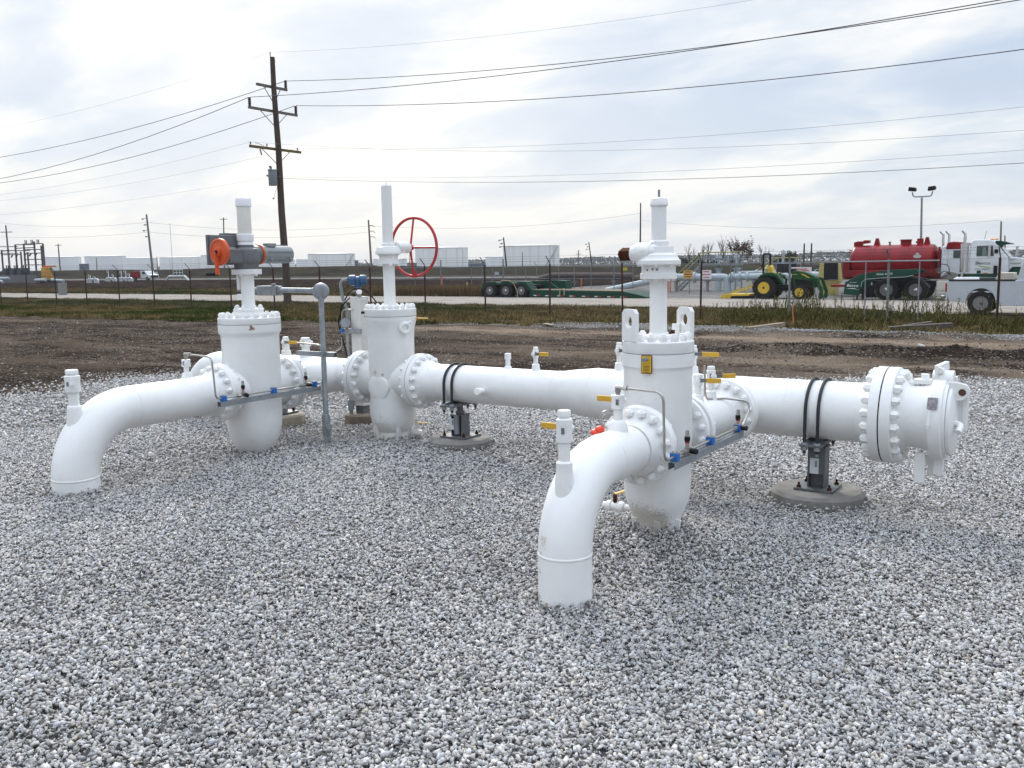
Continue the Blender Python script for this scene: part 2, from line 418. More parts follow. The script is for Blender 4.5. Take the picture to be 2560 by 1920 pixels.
def ground_mat(name, cols, scales, stretch=(1, 1, 1), bump=.6, bscale=14, pebble=None, rough=.95, cs=(.42, .58), bands=()):
    m = bpy.data.materials.new(name); m.use_nodes = True; t = m.node_tree; B = t.nodes['Principled BSDF']
    B.inputs['Roughness'].default_value = rough; B.inputs['Specular IOR Level'].default_value = 0
    nn = t.nodes.new; ll = t.links.new; tcn = nn('ShaderNodeTexCoord')
    mp = nn('ShaderNodeMapping'); mp.inputs['Scale'].default_value = stretch; ll(tcn.outputs['Object'], mp.inputs[0])
    col = cols[0]
    def noise(sc, src): n = nn('ShaderNodeTexNoise'); n.inputs['Scale'].default_value = sc; n.inputs['Detail'].default_value = 7; n.inputs['Roughness'].default_value = .62; ll(src, n.inputs['Vector']); return n.outputs[0]
    for k in range(1, len(cols)):
        r = nn('ShaderNodeMapRange'); ll(noise(scales[k-1], mp.outputs[0]), r.inputs[0]); r.inputs[1].default_value, r.inputs[2].default_value = cs
        x = nn('ShaderNodeMix'); x.data_type = 'RGBA'; ll(r.outputs[0], x.inputs[0])
        if hasattr(col, 'is_linked'): ll(col, x.inputs[6])
        else: x.inputs[6].default_value = (*col, 1)
        x.inputs[7].default_value = (*cols[k], 1); col = x.outputs[2]
    if bands:
        sx = nn('ShaderNodeSeparateXYZ'); ll(tcn.outputs['Object'], sx.inputs[0])
        mp2 = nn('ShaderNodeMapping'); mp2.inputs['Scale'].default_value = (.35, .9, 1); ll(tcn.outputs['Object'], mp2.inputs[0])
        def mm(op, a, b=0.0, c=False):
            n = nn('ShaderNodeMath'); n.operation = op; n.use_clamp = c
            for i, q in ((0, a), (1, b)):
                if hasattr(q, 'is_linked'): ll(q, n.inputs[i])
                else: n.inputs[i].default_value = q
            return n.outputs[0]
        for (yc, hw, soft, amp, x0, bc, sc) in bands:
            d = mm('ABSOLUTE', mm('SUBTRACT', sx.outputs[1], yc)); d = mm('ADD', d, mm('MULTIPLY', mm('SUBTRACT', noise(sc, mp2.outputs[0]), .5), amp))
            f = mm('DIVIDE', mm('SUBTRACT', hw, d), soft, True); fx = mm('DIVIDE', mm('SUBTRACT', sx.outputs[0], x0), 6.0, True); f = mm('MULTIPLY', f, fx)
            x = nn('ShaderNodeMix'); x.data_type = 'RGBA'; ll(f, x.inputs[0]); ll(col, x.inputs[6]); x.inputs[7].default_value = (*bc, 1); col = x.outputs[2]
    h = noise(bscale, tcn.outputs['Object'])
    if pebble:
        v = nn('ShaderNodeTexVoronoi'); v.inputs['Scale'].default_value = pebble[0]; ll(tcn.outputs['Object'], v.inputs['Vector'])
        sp = nn('ShaderNodeSeparateColor'); ll(v.outputs['Color'], sp.inputs[0])
        r = nn('ShaderNodeMapRange'); ll(sp.outputs[0], r.inputs[0]); r.inputs[1].default_value = pebble[1]; r.inputs[2].default_value = pebble[1]+.02
        r2 = nn('ShaderNodeMapRange'); ll(noise(.7, tcn.outputs['Object']), r2.inputs[0]); r2.inputs[1].default_value = .35; r2.inputs[2].default_value = .6
        mm = nn('ShaderNodeMath'); mm.operation = 'MULTIPLY'; ll(r.outputs[0], mm.inputs[0]); ll(r2.outputs[0], mm.inputs[1])
        x = nn('ShaderNodeMix'); x.data_type = 'RGBA'; ll(mm.outputs[0], x.inputs[0]); ll(col, x.inputs[6]) if hasattr(col, 'is_linked') else None
        x.inputs[7].default_value = (*pebble[2], 1); col = x.outputs[2]
    if hasattr(col, 'is_linked'): ll(col, B.inputs['Base Color'])
    b = nn('ShaderNodeBump'); b.inputs['Strength'].default_value = bump; b.inputs['Distance'].default_value = .05
    ll(h, b.inputs['Height']); ll(b.outputs[0], B.inputs['Normal'])
    return m
DIRT = ground_mat('packed_dirt', [(.072, .055, .042), (.128, .100, .077), (.034, .026, .021)], [.45, .9], (.5, 1.1, 1), 1.0, 24, (30, .88, (.23, .21, .19)), bands=[(23.4, 1.6, 1.5, 4.5, -24, (.225, .172, .128), 1.3), (17.5, 1.6, 1.6, 5, -14, (.175, .138, .104), 1.1), (14.5, 1.8, 1.8, 5, -8, (.17, .138, .11), 1.6), (20.5, .35, .5, 2.6, -10, (.020, .015, .012), 1.2), (26.0, 1.0, .8, 3, -26, (.20, .18, .16), 2.0)])
GRAVB = ground_mat('gravel_base', [(.22, .215, .209), (.30, .293, .286), (.18, .176, .172)], [22, 35], (1, 1, 1), 1.0, 45, (48, .3, (.30, .295, .29)))
ROADM = ground_mat('limestone_road', [(.33, .295, .26), (.26, .235, .21), (.35, .32, .285)], [.5, 3], (.25, 1, 1), .3, 20)
YARDM = ground_mat('yard_gravel', [(.20, .192, .183), (.25, .238, .225), (.15, .143, .138)], [.4, 2.5], (.5, 1, 1), .6, 12)
PLOW = ground_mat('plowed_soil', [(.034, .024, .020), (.058, .042, .034), (.020, .015, .013)], [.5, 1.6], (.5, 1, 1), 1.0, 2.2)
TURF = ground_mat('turf_soil', [(.085, .07, .036), (.055, .06, .022), (.13, .10, .055)], [.35, .22], (.5, 1, 1), .9, 6)
FIELD = ground_mat('far_field', [(.055, .047, .035), (.042, .038, .026), (.075, .064, .048)], [.02, .05], (.4, 1, 1), .3, .6)
BANKM = ground_mat('earth_bank', [(.034, .028, .025), (.046, .038, .032), (.055, .05, .034)], [.15, .3], (.3, 1, 1), .8, 1.5)

gx = np.concatenate([[-4000, -2000, -1000, -600, -350, -220, -150, -110, -90], np.arange(-80, -40, 1.0), np.arange(-40, -16, .3), np.arange(-16, 4, .16), np.arange(4, 20, 1.0), [25, 40, 70, 120, 220, 450, 900, 2000]])
gy = np.concatenate([[-1500, -500, -150, -60, -30, -15, -8, -4], np.arange(0, 6, 1.0), np.arange(6, 28.5, .14), np.arange(28.5, 62, .75), [65, 70, 80, 95, 115, 140, 180, 240, 330, 500, 900, 1800, 4200]])
grid_mesh('ground', gx, gy, DIRT, lambda X, Y: zg(X, Y)+dirt_n(X, Y)-.05*sstep(pad_in(X, Y), .1, .5))
grid_mesh('gravel_pad', np.arange(-13.5, 9.01, .2), np.arange(-4, 17.6, .2), GRAVB, lambda X, Y: zg(X, Y)+.004, lambda X, Y: pad_in(X, Y) > -.05)
grid_mesh('grass_verge', np.arange(-110, 30.01, .6), np.arange(21.5, 40, .3), TURF, lambda X, Y: zg(X, Y)+.025,
          lambda X, Y: (Y > np.interp(X, [-110, -41, -32, -24, -18, -10, 30], [20, 22.0, 22.6, 24.6, 25.2, 26.6, 27.2])+(fbm(X*.5, Y*.5)-.47)*1.8) & (Y < 37.6))
grid_mesh('road', np.arange(-260, 60.01, 1.0), np.arange(36.0, 48.6, .4), ROADM, lambda X, Y: zg(X, Y)+.05,
          lambda X, Y: (Y > np.interp(X, [-260, -20, -9, 60], [37.1, 37.1, 38.4, 39.0])+(vnoise(X*.5, Y)-.5)*.5) & (Y < 46.9+(vnoise(X*.4, Y)-.5)*.8))
grid_mesh('far_grass', np.arange(-300, -36, 1.5), np.arange(46.5, 60, .5), TURF, lambda X, Y: zg(X, Y)+.03, lambda X, Y: (Y < 57+(fbm(X*.2, Y*.2)-.47)*6) & (X < -35.5-(Y-46)*.25))
grid_mesh('plowed_field', np.arange(-420, -38, 1.2), np.arange(56, 112, .6), PLOW, lambda X, Y: zg(X, Y)+.05+.42*(fbm(X*.35, Y*.45)-.42)*sstep(Y, 56, 60), lambda X, Y: Y < 110)
grid_mesh('yard', np.arange(-40, 60.1, 1.0), np.arange(46.5, 95, .6), YARDM, lambda X, Y: zg(X, Y)+.035, lambda X, Y: X > -36.5-(Y-47)*.6+(fbm(X*.3, Y*.3)-.47)*6)
grid_mesh('access_lane', np.arange(-420, -55, 3.0), np.arange(111.5, 128, 1.0), YARDM, lambda X, Y: zg(X, Y)+.1)
grid_mesh('field', np.array([-4000, -2000, -1000, -500, -250, -100, 0, 100, 400, 1500]), np.array([128, 160, 220, 320, 500, 900, 2000, 4100]), FIELD, lambda X, Y: zg(X, Y)+.12)
bx = np.arange(-620, 90, 4.0); by = np.arange(146, 170, 1.0)
grid_mesh('earth_bank', bx, by, BANKM, lambda X, Y: -.4+2.35*sstep(Y, 147, 153)*(1-sstep(Y, 160, 168))*(.9+.2*vnoise(X*.05, Y*.05))+.25*(fbm(X*.2, Y*.3)-.47)-.9*sstep(X, -170, -60))

# gravel stones -----------------------------------------------------
def stone_lib(n, k, seed):
    g = np.random.default_rng(seed); lib = []
    for i in range(n):
        p = g.normal(size=(k, 3)); p /= np.linalg.norm(p, axis=1)[:, None]
        p *= (g.random((k, 1))*.35+.72); p *= np.array([1, g.uniform(.58, .95), g.uniform(.34, .66)])
        bm = bmesh.new(); [bm.verts.new(q) for q in p]
        r = bmesh.ops.convex_hull(bm, input=bm.verts)
        bmesh.ops.delete(bm, geom=[e for e in r['geom_interior'] if isinstance(e, bmesh.types.BMVert)], context='VERTS')
        bm.verts.ensure_lookup_table(); bmesh.ops.triangulate(bm, faces=bm.faces); bm.verts.index_update()
        lib.append((np.array([v.co[:] for v in bm.verts]), np.array([[v.index for v in f.verts] for f in bm.faces]))); bm.free()
    return lib
def scatter(name, P, S, lib, m, seed, tones, tilt=.6, label=None, kind='stuff', flat=1.0):
    g = np.random.default_rng(seed); n = len(P); ids = g.integers(0, len(lib), n); V = []; F = []; C = []; off = 0
    for k, (lv, lf) in enumerate(lib):
        w = np.where(ids == k)[0]
        if not len(w): continue
        c = len(w); a = g.random(c)*6.283; b = g.normal(size=c)*tilt; e = g.normal(size=c)*tilt
        ca, sa, cb, sb, ce, se = np.cos(a), np.sin(a), np.cos(b), np.sin(b), np.cos(e), np.sin(e); o = np.zeros(c); i = np.ones(c)
        RA = np.stack([ca, -sa, o, sa, ca, o, o, o, i], 1).reshape(c, 3, 3); RB = np.stack([i, o, o, o, cb, -sb, o, sb, cb], 1).reshape(c, 3, 3)
        RC = np.stack([ce, o, se, o, i, o, -se, o, ce], 1).reshape(c, 3, 3); Rm = RA@RB@RC
        vv = np.einsum('cij,vj->cvi', Rm, lv)*S[w][:, None, None]+P[w][:, None, :]
        V.append(vv.reshape(-1, 3)); F.append((lf[None]+(np.arange(c)*len(lv))[:, None, None]+off).reshape(-1, 3)); off += c*len(lv)
        C.append(np.repeat(tones[w], len(lv), 0))
    V = np.concatenate(V); F = np.concatenate(F); C = np.concatenate(C)
    return raw(name, V, F.reshape(-1), np.full(len(F), 3), m, kind, False, C)
GRAV = mat('limestone_gravel', (.4, .4, .4), .9, attr='tone', spec=.15)
def in_view(x, y, marg):
    h = np.arctan2(-x, y); return np.abs((h-HEAD+np.pi) % (2*np.pi)-np.pi) < R_(29.5)+marg
rg = np.random.default_rng(5); XS = []; SS = []
for r0, r1, dens, s0, s1 in ((2.4, 4.6, 6800, .0095, .0235), (4.6, 7.2, 5200, .0105, .0225), (7.2, 10.5, 3000, .0135, .025), (10.5, 19, 520, .018, .036)):
    n = int(dens*(r1*r1-r0*r0)*R_(37)); r = np.sqrt(rg.random(n)*(r1*r1-r0*r0)+r0*r0); a = HEAD+(rg.random(n)*2-1)*R_(37)
    x, y = -r*np.sin(a), r*np.cos(a); pi_ = pad_in(x, y)
    k = (pi_ > 0) | ((pi_ > -1.6) & (rg.random(n) < .5*np.exp(pi_*1.3)))
    XS.append(np.stack([x, y], 1)[k]); SS.append((s0+(s1-s0)*rg.random(n)**1.7)[k])
for r0, r1, dens in ((1.7, 2.4, 1500), (2.4, 4.6, 2600), (4.6, 7.2, 2000), (7.2, 10.5, 1200)):   # thinner cover to the sides and close to the viewer
    n = int(dens*(r1*r1-r0*r0)*R_(58)); r = np.sqrt(rg.random(n)*(r1*r1-r0*r0)+r0*r0); a = (rg.random(n)*2-1)*R_(58); k = (np.abs(a) > R_(36.7)) | (r < 2.4); r, a = r[k], a[k]+HEAD
    x, y = -r*np.sin(a), r*np.cos(a); k = pad_in(x, y) > 0; XS.append(np.stack([x, y], 1)[k]); SS.append(rg.uniform(.013, .026, k.sum()))
PILE = []
for bx0, by0, br, bn in ((-2.22, 3.85, .137, 330), (-6.26, 3.71, .163, 330), (-2.235, 5.0, .13, 300), (-6.3, 5.43, .10, 200), (-5.58, 6.47, .16, 240), (-1.66, 6.47, .318, 420), (-4.8, 6.47, .285, 380), (-5.896, 5.906, .02, 40), (-7.12, 6.47, .255, 160)):
    a = rg.random(bn)*6.283; dr = rg.random(bn)**1.6*.11; XS.append(np.stack([bx0+(br+.006+dr)*np.cos(a), by0+(br+.006+dr)*np.sin(a)], 1)); SS.append(rg.uniform(.011, .024, bn)); PILE.append((.11-dr)*rg.uniform(.05, .42, bn))
XY = np.concatenate(XS); SZ = np.concatenate(SS); n = len(XY); pile = np.concatenate([np.zeros(n-sum(map(len, PILE)))]+PILE)
pd = pad_in(XY[:, 0], XY[:, 1])
lump = (fbm(XY[:, 0]*1.1, XY[:, 1]*1.1)-.47)*.03
P = np.column_stack([XY, zg(XY[:, 0], XY[:, 1])+np.maximum(lump, -.004)*(pd > .3)+.008+rg.random(n)*.018+pile])
base = np.clip(rg.normal(.425, .078, n), .20, .60); warm = rg.normal(0, .022, n)
patch = (fbm(XY[:, 0]*.7+9, XY[:, 1]*.7)-.47)*.16
base = np.clip(base+patch*.8, .15, .62)
T = np.stack([base*(1.015+warm), base*(.99+warm*.2), base*(.965-warm*1.3)], 1)
tan = rg.random(n) < .015; T[tan] *= np.array([1.0, .93, .80]); dk = rg.random(n) < .07; T[dk] *= .62
scatter('gravel', P, SZ, stone_lib(34, 8, 3), GRAV, 8, T)
# loose stones and clods over the dirt
n = 46000; x = rg.uniform(-34, 6, n); y = rg.uniform(7, 27, n)
k = in_view(x, y, R_(6)) & (pad_in(x, y) < 0) & (rg.random(n) < .25+.75*sstep(fbm(x*.5+3, y*.9), .42, .6)); x, y = x[k], y[k]; n = len(x)
light = (rg.random(n) < .25); b = np.where(light, rg.uniform(.2, .42, n), rg.uniform(.025, .09, n))
T = np.stack([b*1.04, b*.97, b*.9], 1)
scatter('loose_stones', np.column_stack([x, y, zg(x, y)+dirt_n(x, y)+.006]), rg.uniform(.006, .020, n)*(1+1.4*rg.random(n)**5), stone_lib(10, 8, 4), GRAV, 9, T)
n = 9000; x = rg.uniform(-16, 6, n); y = 26.1+rg.normal(0, .55, n)-.03*(x+6); T = np.repeat(rg.uniform(.2, .46, n)[:, None], 3, 1)
scatter('verge_stones', np.column_stack([x, y, zg(x, y)+np.maximum(dirt_n(x, y), 0)+.02]), rg.uniform(.015, .04, n), stone_lib(8, 8, 6), GRAV, 10, T)
# dark clods of the windrow
n = 5000; x = rg.uniform(-9, 5, n); y = 20.6+.5*np.sin(x*.45+20.6)+rg.normal(0, .30, n); b = rg.uniform(.010, .028, n)
scatter('soil_clods', np.column_stack([x, y, zg(x, y)+dirt_n(x, y)+.0]), rg.uniform(.012, .05, n)*(.6+.8*rg.random(n)**3), stone_lib(8, 9, 7), GRAV, 12, np.stack([b*1.1, b*.95, b*.85], 1))

# grass --------------------------------------------------------------
GRASSM = mat('grass_blades', (.1, .1, .04), .8, attr='tone', spec=0)
def blades(name, x, y, h, w, tone, seed, lean=.5, kind='stuff', zoff=0.0, z=None):
    g = np.random.default_rng(seed); n = len(x); z = zg(x, y)+zoff if z is None else z; a = g.random(n)*6.283; l = h*lean*g.random(n); a2 = g.random(n)*6.283
    dx, dy = np.cos(a)*w/2, np.sin(a)*w/2; lx, ly = np.cos(a2)*l, np.sin(a2)*l
    V = np.stack([np.stack([x-dx, y-dy, z], 1), np.stack([x+dx, y+dy, z], 1), np.stack([x+dx*.7+lx*.4, y+dy*.7+ly*.4, z+h*.6], 1), np.stack([x-dx*.7+lx*.4, y-dy*.7+ly*.4, z+h*.6], 1), np.stack([x+lx, y+ly, z+h], 1)], 1).reshape(-1, 3)
    i = np.arange(n)*5; lo = np.stack([i, i+1, i+2, i+3, i+3, i+2, i+4], 1).reshape(-1); sz = np.tile([4, 3], n)
    return raw(name, V, lo, sz, m=GRASSM, kind=kind, col=np.repeat(tone, 5, 0))
def gtone(x, y, g, dry=.0):
    f = np.clip((fbm(x*.16+4, y*.3)-.36)*4+.12+dry+g.normal(0, .18, len(x)), 0, 1)[:, None]
    q = np.clip((vnoise(x*1.7, y*2.3)-.35)*2.2, 0, 1)[:, None]; f = np.clip(f+.45*(q-.5), 0, 1); c = (np.array([.048, .072, .018])*(1-f)+np.array([.185, .135, .066])*f)*(.75+.5*q)
    return c*g.uniform(.55, 1.35, (len(x), 1))
g = np.random.default_rng(21)
def verge(n, x0, x1, y0, y1):
    x = g.uniform(x0, x1, n); y = g.uniform(y0, y1, n); lo = np.interp(x, [-110, -41, -32, -24, -18, -10, 30], [20, 22.0, 22.6, 24.6, 25.2, 26.6, 27.2])
    k = in_view(x, y, R_(6)) & (y > lo+(fbm(x*.5, y*.5)-.47)*1.8) & (y < 37.6); return x[k], y[k]
x, y = verge(330000, -85, 6, 21.5, 37.8)
blades('grass', x, y, g.uniform(.04, .15, len(x))*(.6+1.1*vnoise(x*.9, y*.9)), g.uniform(.015, .04, len(x)), gtone(x, y, g), 22, .9)
x = g.uniform(-130, -36, 60000); y = g.uniform(46.8, 60, 60000); k = in_view(x, y, R_(5)) & (x < -36-(y-46)*.25)
x, y = x[k], y[k]; blades('far_roadside_grass', x, y, g.uniform(.08, .3, len(x)), g.uniform(.03, .08, len(x)), gtone(x, y, g, .1), 23, .8)
x = -37.5+g.normal(0, 3.2, 16000); y = 47.6+g.random(16000)**1.5*5; k = x < -32; x, y = x[k], y[k]
blades('dry_grass_stand', x, y, g.uniform(.25, .8, len(x)), g.uniform(.02, .05, len(x)), np.array([.17, .115, .06])*g.uniform(.5, 1.4, (len(x), 1)), 24, .6)
x = g.uniform(-66, -38, 14000); y = 56+g.random(14000)*9; k = fbm(x*.25, y*.4) > .5; x, y = x[k], y[k]
blades('field_weeds', x, y, g.uniform(.2, .6, len(x)), g.uniform(.03, .07, len(x)), np.array([.13, .10, .055])*g.uniform(.4, 1.3, (len(x), 1)), 25, .7)
# tall weeds along the right of the fence: stems with small leaves
def weeds(name, n, x0, x1, y0, y1, hmin, hmax, seed):
    g = np.random.default_rng(seed); x = g.uniform(x0, x1, n); y = g.uniform(y0, y1, n); k = vnoise(x*.55+3, y*.7) > .34+.3*rnd.random()*0+.12*g.random(n); x, y = x[k], y[k]; n = len(x)
    h = g.uniform(hmin, hmax, n)*(.55+.75*vnoise(x*.6, y*.6)); z = zg(x, y); V = []; T = []
    a = g.random(n)*6.283; l = h*.18; tx, ty = x+np.cos(a)*l, y+np.sin(a)*l
    X = [x]; Y = [y]; Zz = [z]; H = [h]; Wd = [np.full(n, .012)]
    col = [np.array([.10, .10, .035])*g.uniform(.5, 1.4, (n, 1))]
    for j in range(11):
        f = (j+1.5)/12.5; X.append(x+(tx-x)*f); Y.append(y+(ty-y)*f); Zz.append(z+h*f*.97); H.append(g.uniform(.07, .17, n)*(1.25-f*.8)); Wd.append(g.uniform(.015, .04, n))
        col.append(np.array([.085, .088, .034])*g.uniform(.4, 1.4, (n, 1))+np.array([.08, .05, .015])*(g.random((n, 1)) < .4))
    blades(name, np.concatenate(X), np.concatenate(Y), np.concatenate(H), np.concatenate(Wd), np.concatenate(col), seed+1, 1.1, z=np.concatenate(Zz))
weeds('tall_weeds', 460, -9.2, 2.5, 28.8, 33.5, .55, 1.15, 31)
weeds('low_weeds', 1150, -10.5, 2.5, 28.4, 33.2, .18, .5, 35)
weeds('sparse_weeds', 130, -11.5, -8.5, 28.8, 35, .35, .85, 33)
# ------------------------------------------------------------------ pipe station
H0 = .68
XK, XL, YM = -2.22, -6.3, 6.47
NUTS = {}
def nut_mesh(af, h, stud, out):
    k = (af, h, stud, out)
    if k not in NUTS:
        mb = MB(); mb.lathe([(af*.577*.93, 0), (af*.577, .003), (af*.577, h-.004), (af*.577*.9, h)], n=6); mb.lathe([(stud, h), (stud, h+out-.003), (stud*.8, h+out)], n=12, cap0=False)
        NUTS[k] = mesh('stud_nut', mb, WHITE, (0, 0, 0), 30)
    return NUTS[k]
def nuts(parent, p, d, bc, n, af=.042, h=.030, stud=.014, out=.012, ph=.5):
    u, w, d = frame(d); me = nut_mesh(af, h, stud, out); q = d.to_track_quat('Z', 'Y'); base = wl(parent); p = Vector(p)
    for i in range(n):
        a = 2*math.pi*(i+ph)/n; o = bpy.data.objects.new('stud_nut', me); COL.objects.link(o); o.parent = parent
        o.location = p+u*(bc*math.cos(a))+w*(bc*math.sin(a))-base
        e = q.to_matrix() @ Matrix.Rotation(rnd.uniform(-.5, .5), 3, 'Z'); o.rotation_euler = e.to_euler()
def flange(parent, p, d, r, t, bc, n, rp, hub=.08, rh=None, m=None, af=.042, gap=.0018, h=.03, stud=.014, name='flange', outl=.012):
    """weld-neck flange: seam face at p, hub along d"""
    rh = rh or rp+.035; d = Vector(d); p = Vector(p)
    mb = MB(); mb.lathe([(r*.80, gap), (r-.004, gap), (r, gap+.004), (r, t-.004), (r-.005, t), (rh+.014, t), (rh, t+.010), (rp+.006, t+hub*.8), (rp+.0015, t+hub)], p, d, 64)
    f = part(name, mb, m or WHITE, parent); nuts(f, p+d*t, d, bc, n, af, h, stud, outl); return f
def gasket(parent, p, d, r, m=FAINT, w=.004):
    p = Vector(p); d = Vector(d).normalized(); return part('gasket', MB().lathe([(r, -w/2), (r, w/2)], p, d, 64), m, parent)
def bead(mb, p, d, r, w=.010): mb.lathe([(r-.002, -w), (r+.0028, -w*.5), (r+.0035, 0), (r+.0028, w*.5), (r-.002, w)], p, d, 48, False, False)

HANDM = MB(); HANDM.box((.075, 0, 0), (.085, .012, .032))
def ball_valve(parent, p, top, r=.03, rb=.041, base=.065, handle=None, lever=None, tall=None, collar=None, m=None, capless=False):
    """threaded riser with a ball valve; handle: unit vector of a yellow lever"""
    p = Vector(p); h = top-p.z; z = lambda f: h*f; mb = MB()
    mb.lathe([(base+.004, -.07), (base+.004, 0), (base, h*.10), (base*.92, h*.20), (r+.012, h*.27), (r+.008, h*.285), (r, h*.30), (r, h*.56)], p, (0, 0, 1), 20)
    mb.lathe([(rb*.9, h*.555), (rb, h*.57), (rb, h*.66)], p, (0, 0, 1), 8); mb.lathe([(rb*.93, h*.66), (rb*.93, h*.80)], p, (0, 0, 1), 20)
    mb.lathe([(rb, h*.80), (rb, h*.875), (rb*.85, h*.89)], p, (0, 0, 1), 8)
    if not capless: mb.lathe([(rb*.72, h*.89), (rb*.72, h*.915), (rb*.82, h*.92), (rb*.82, h*.985), (rb*.76, h)], p, (0, 0, 1), 8)
    side = Vector((handle.y, -handle.x, 0)) if handle is not None else Vector((.82, -.57, 0)); c = p+Vector((0, 0, h*.73))
    mb.cyl(c, c+side*(rb+.020), .013, n=10); mb.cyl(c+side*(rb+.012), c+side*(rb+.026), .02, n=6); mb.cyl(c+side*(rb+.02), c+side*(rb+.034), .008, n=8)
    o = part('ball_valve', mb, m or WHITE, parent, 35)
    part('name_plate', MB().box(c+Vector((.35, -.94, -.0)).normalized()*(rb*.94), (.016, .006, .03), Matrix.Rotation(.36, 3, 'Z')), PLATE, o, 0)
    if handle is not None:
        hd = Vector(handle).normalized(); s0 = c+side*(rb+.022); l = lever or .13
        k = MB(); k.bar(s0-hd*.012, s0+hd*l*.45, .005, .024); part('lever', k, DSTEEL, o, 0)
        k = MB(); k.bar(s0+hd*l*.38, s0+hd*l, .011, .032); part('handle', k, YELLOW, o, 0, .004)
    return o

# --- gate valve -----------------------------------------------------
def gate(label, x, y, ax, ff, mw, body, bonnet, nb, bcb, fr, ft, bc, rp, neck, stem, nutp):
    z0 = zf(x, y); t = thing('gate_valve', label, 'valve', (x, y, z0)); c = Vector((x, y, H0)); d = Vector(ax)
    mb = MB().lathe(body, (x, y, 0), (0, 0, 1), 72, True, True); b = part('body', mb, mw, t, 30)
    for s in (-1, 1):
        q = c+d*(s*ff/2); e = -d*s
        k = MB().lathe([(fr*.8, .0018), (fr-.004, .0018), (fr, .006), (fr, ft-.004), (fr-.005, ft), (neck+.02, ft), (neck, ft+.015), (neck-.004, ff/2-.12), (neck+.03, ff/2-.04)], q, e, 64)
        f = part('end_flange', k, mw, t); nuts(f, q+e*ft, e, bc, nutp[0], nutp[1], nutp[2], nutp[3]); gasket(t, q, d, fr-.003)
    zb0, zb1, rb = bonnet
    mb = MB().lathe([(rb-.002, zb0), (rb, zb0+.004), (rb, zb1-.006), (rb-.006, zb1), (rb*.45, zb1+.004), (rb*.42, zb1+.02)], (x, y, 0), (0, 0, 1), 72)
    bo = part('bonnet', mb, mw, t, 30); nuts(bo, (x, y, zb1), (0, 0, 1), bcb, nb[0], nb[1], nb[2], nb[3], .010)
    part('bonnet_seam', MB().lathe([(rb+.0006, zb0-.002), (rb+.0006, zb0+.003)], (x, y, 0), (0, 0, 1), 72), FAINT, t)
    part('stem_column', MB().lathe(stem, (x, y, 0), (0, 0, 1), 36), mw, t, 30); return t
# valve with electric actuator, left
VL = gate('white gate valve carrying a grey electric actuator with an orange crank wheel', XL, 5.43, (0, 1, 0), .762, WHITE_L,
     [(.05, .07), (.10, .075), (.113, .09), (.136, .112), (.168, .152), (.197, .205), (.220, .265), (.236, .335), (.242, .40), (.244, .50), (.2475, 1.13), (.250, 1.148), (.265, 1.170), (.267, 1.18), (.267, 1.243)],
     (1.245, 1.302, .267), (20, .044, .030, .016), .238, .243, .048, .214, .162, .178, [(.125, 1.30), (.125, 1.352), (.122, 1.358), (.06, 1.362), (.057, 1.40), (.057, 1.672)], (16, .042, .030, .0145))
o = part('packing_flange', MB().lathe([(.128, 1.354), (.13, 1.358), (.13, 1.372), (.126, 1.376)], (XL, 5.43, 0), (0, 0, 1), 40), WHITE_L, VL); nuts(o, (XL, 5.43, 1.376), (0, 0, 1), .105, 8, .034, .022, .011, .010)
k = MB(); k.box((XL, 5.43, 1.693), (.20, .20, .046), Matrix.Rotation(.5, 3, 'Z')); [k.cyl((XL+.085*math.cos(a), 5.43+.085*math.sin(a), 1.655), (XL+.085*math.cos(a), 5.43+.085*math.sin(a), 1.67), .018, n=6) for a in (.3, 1.87, 3.44, 5.0)]
part('mounting_flange', k, WHITE_L, VL, 30, .004)
k = MB(); k.lathe([(.036, 1.45), (.036, 1.5)], (XL-.045, 5.39, 0), (0, 0, 1), 12); k.box((XL-.06, 5.40, 1.60), (.03, .05, .12)); part('grease_fitting', k, WHITE_L, VL, 30, .004)
bx_ = MB(); bx_.lathe([(.10, 1.716), (.104, 1.722), (.104, 1.762), (.118, 1.77), (.120, 1.78), (.120, 1.875), (.112, 1.892), (.07, 1.897), (.07, 1.925)], (XL, 5.43, 0), (0, 0, 1), 40)
bx_.box((XL, 5.30, 1.83), (.15, .22, .115)); bx_.cyl((XL, 5.30, 1.855), (XL, 5.165, 1.860), .052, n=20)
bx_.cyl((XL, 5.49, 1.842), (XL, 5.575, 1.842), .078, n=24)
ACT = part('actuator', bx_, GREYP, VL, 35, .008)
k = MB(); k.box((XL-.135, 5.38, 1.885), (.20, .30, .24)); k.box((XL-.245, 5.38, 1.885), (.03, .32, .26)); k.box((XL-.10, 5.38, 2.01), (.09, .22, .03)); [k.cyl((XL-.245, 5.225, 1.885+s*.11), (XL-.245, 5.215, 1.885+s*.11), .008, n=6) for s in (-1, 1)]; k.cyl((XL-.10, 5.228, 1.93), (XL-.10, 5.215, 1.93), .03, n=16); part('control_box', k, GREYP, ACT, 30, .018)
k = MB(); yk = 5.575
k.lathe([(.082, .0), (.082, .02), (.078, .022), (.078, .33), (.074, .345), (.055, .352)], (XL, yk, 1.842), (0, 1, 0), 36); k.box((XL+.02, yk+.11, 1.925), (.07, .09, .028))
for q in range(5): k.bar((XL+.0795*math.cos(q*1.256+.3), yk+.05, 1.842+.0795*math.sin(q*1.256+.3)), (XL+.0795*math.cos(q*1.256+.3), yk+.33, 1.842+.0795*math.sin(q*1.256+.3)), .012, .012)
k.cyl((XL+.07, yk+.07, 1.80), (XL+.095, yk+.07, 1.79), .013, n=10); k.cyl((XL+.07, yk+.30, 1.80), (XL+.095, yk+.30, 1.79), .013, n=10)
part('motor', k, GREYL, ACT, 35)
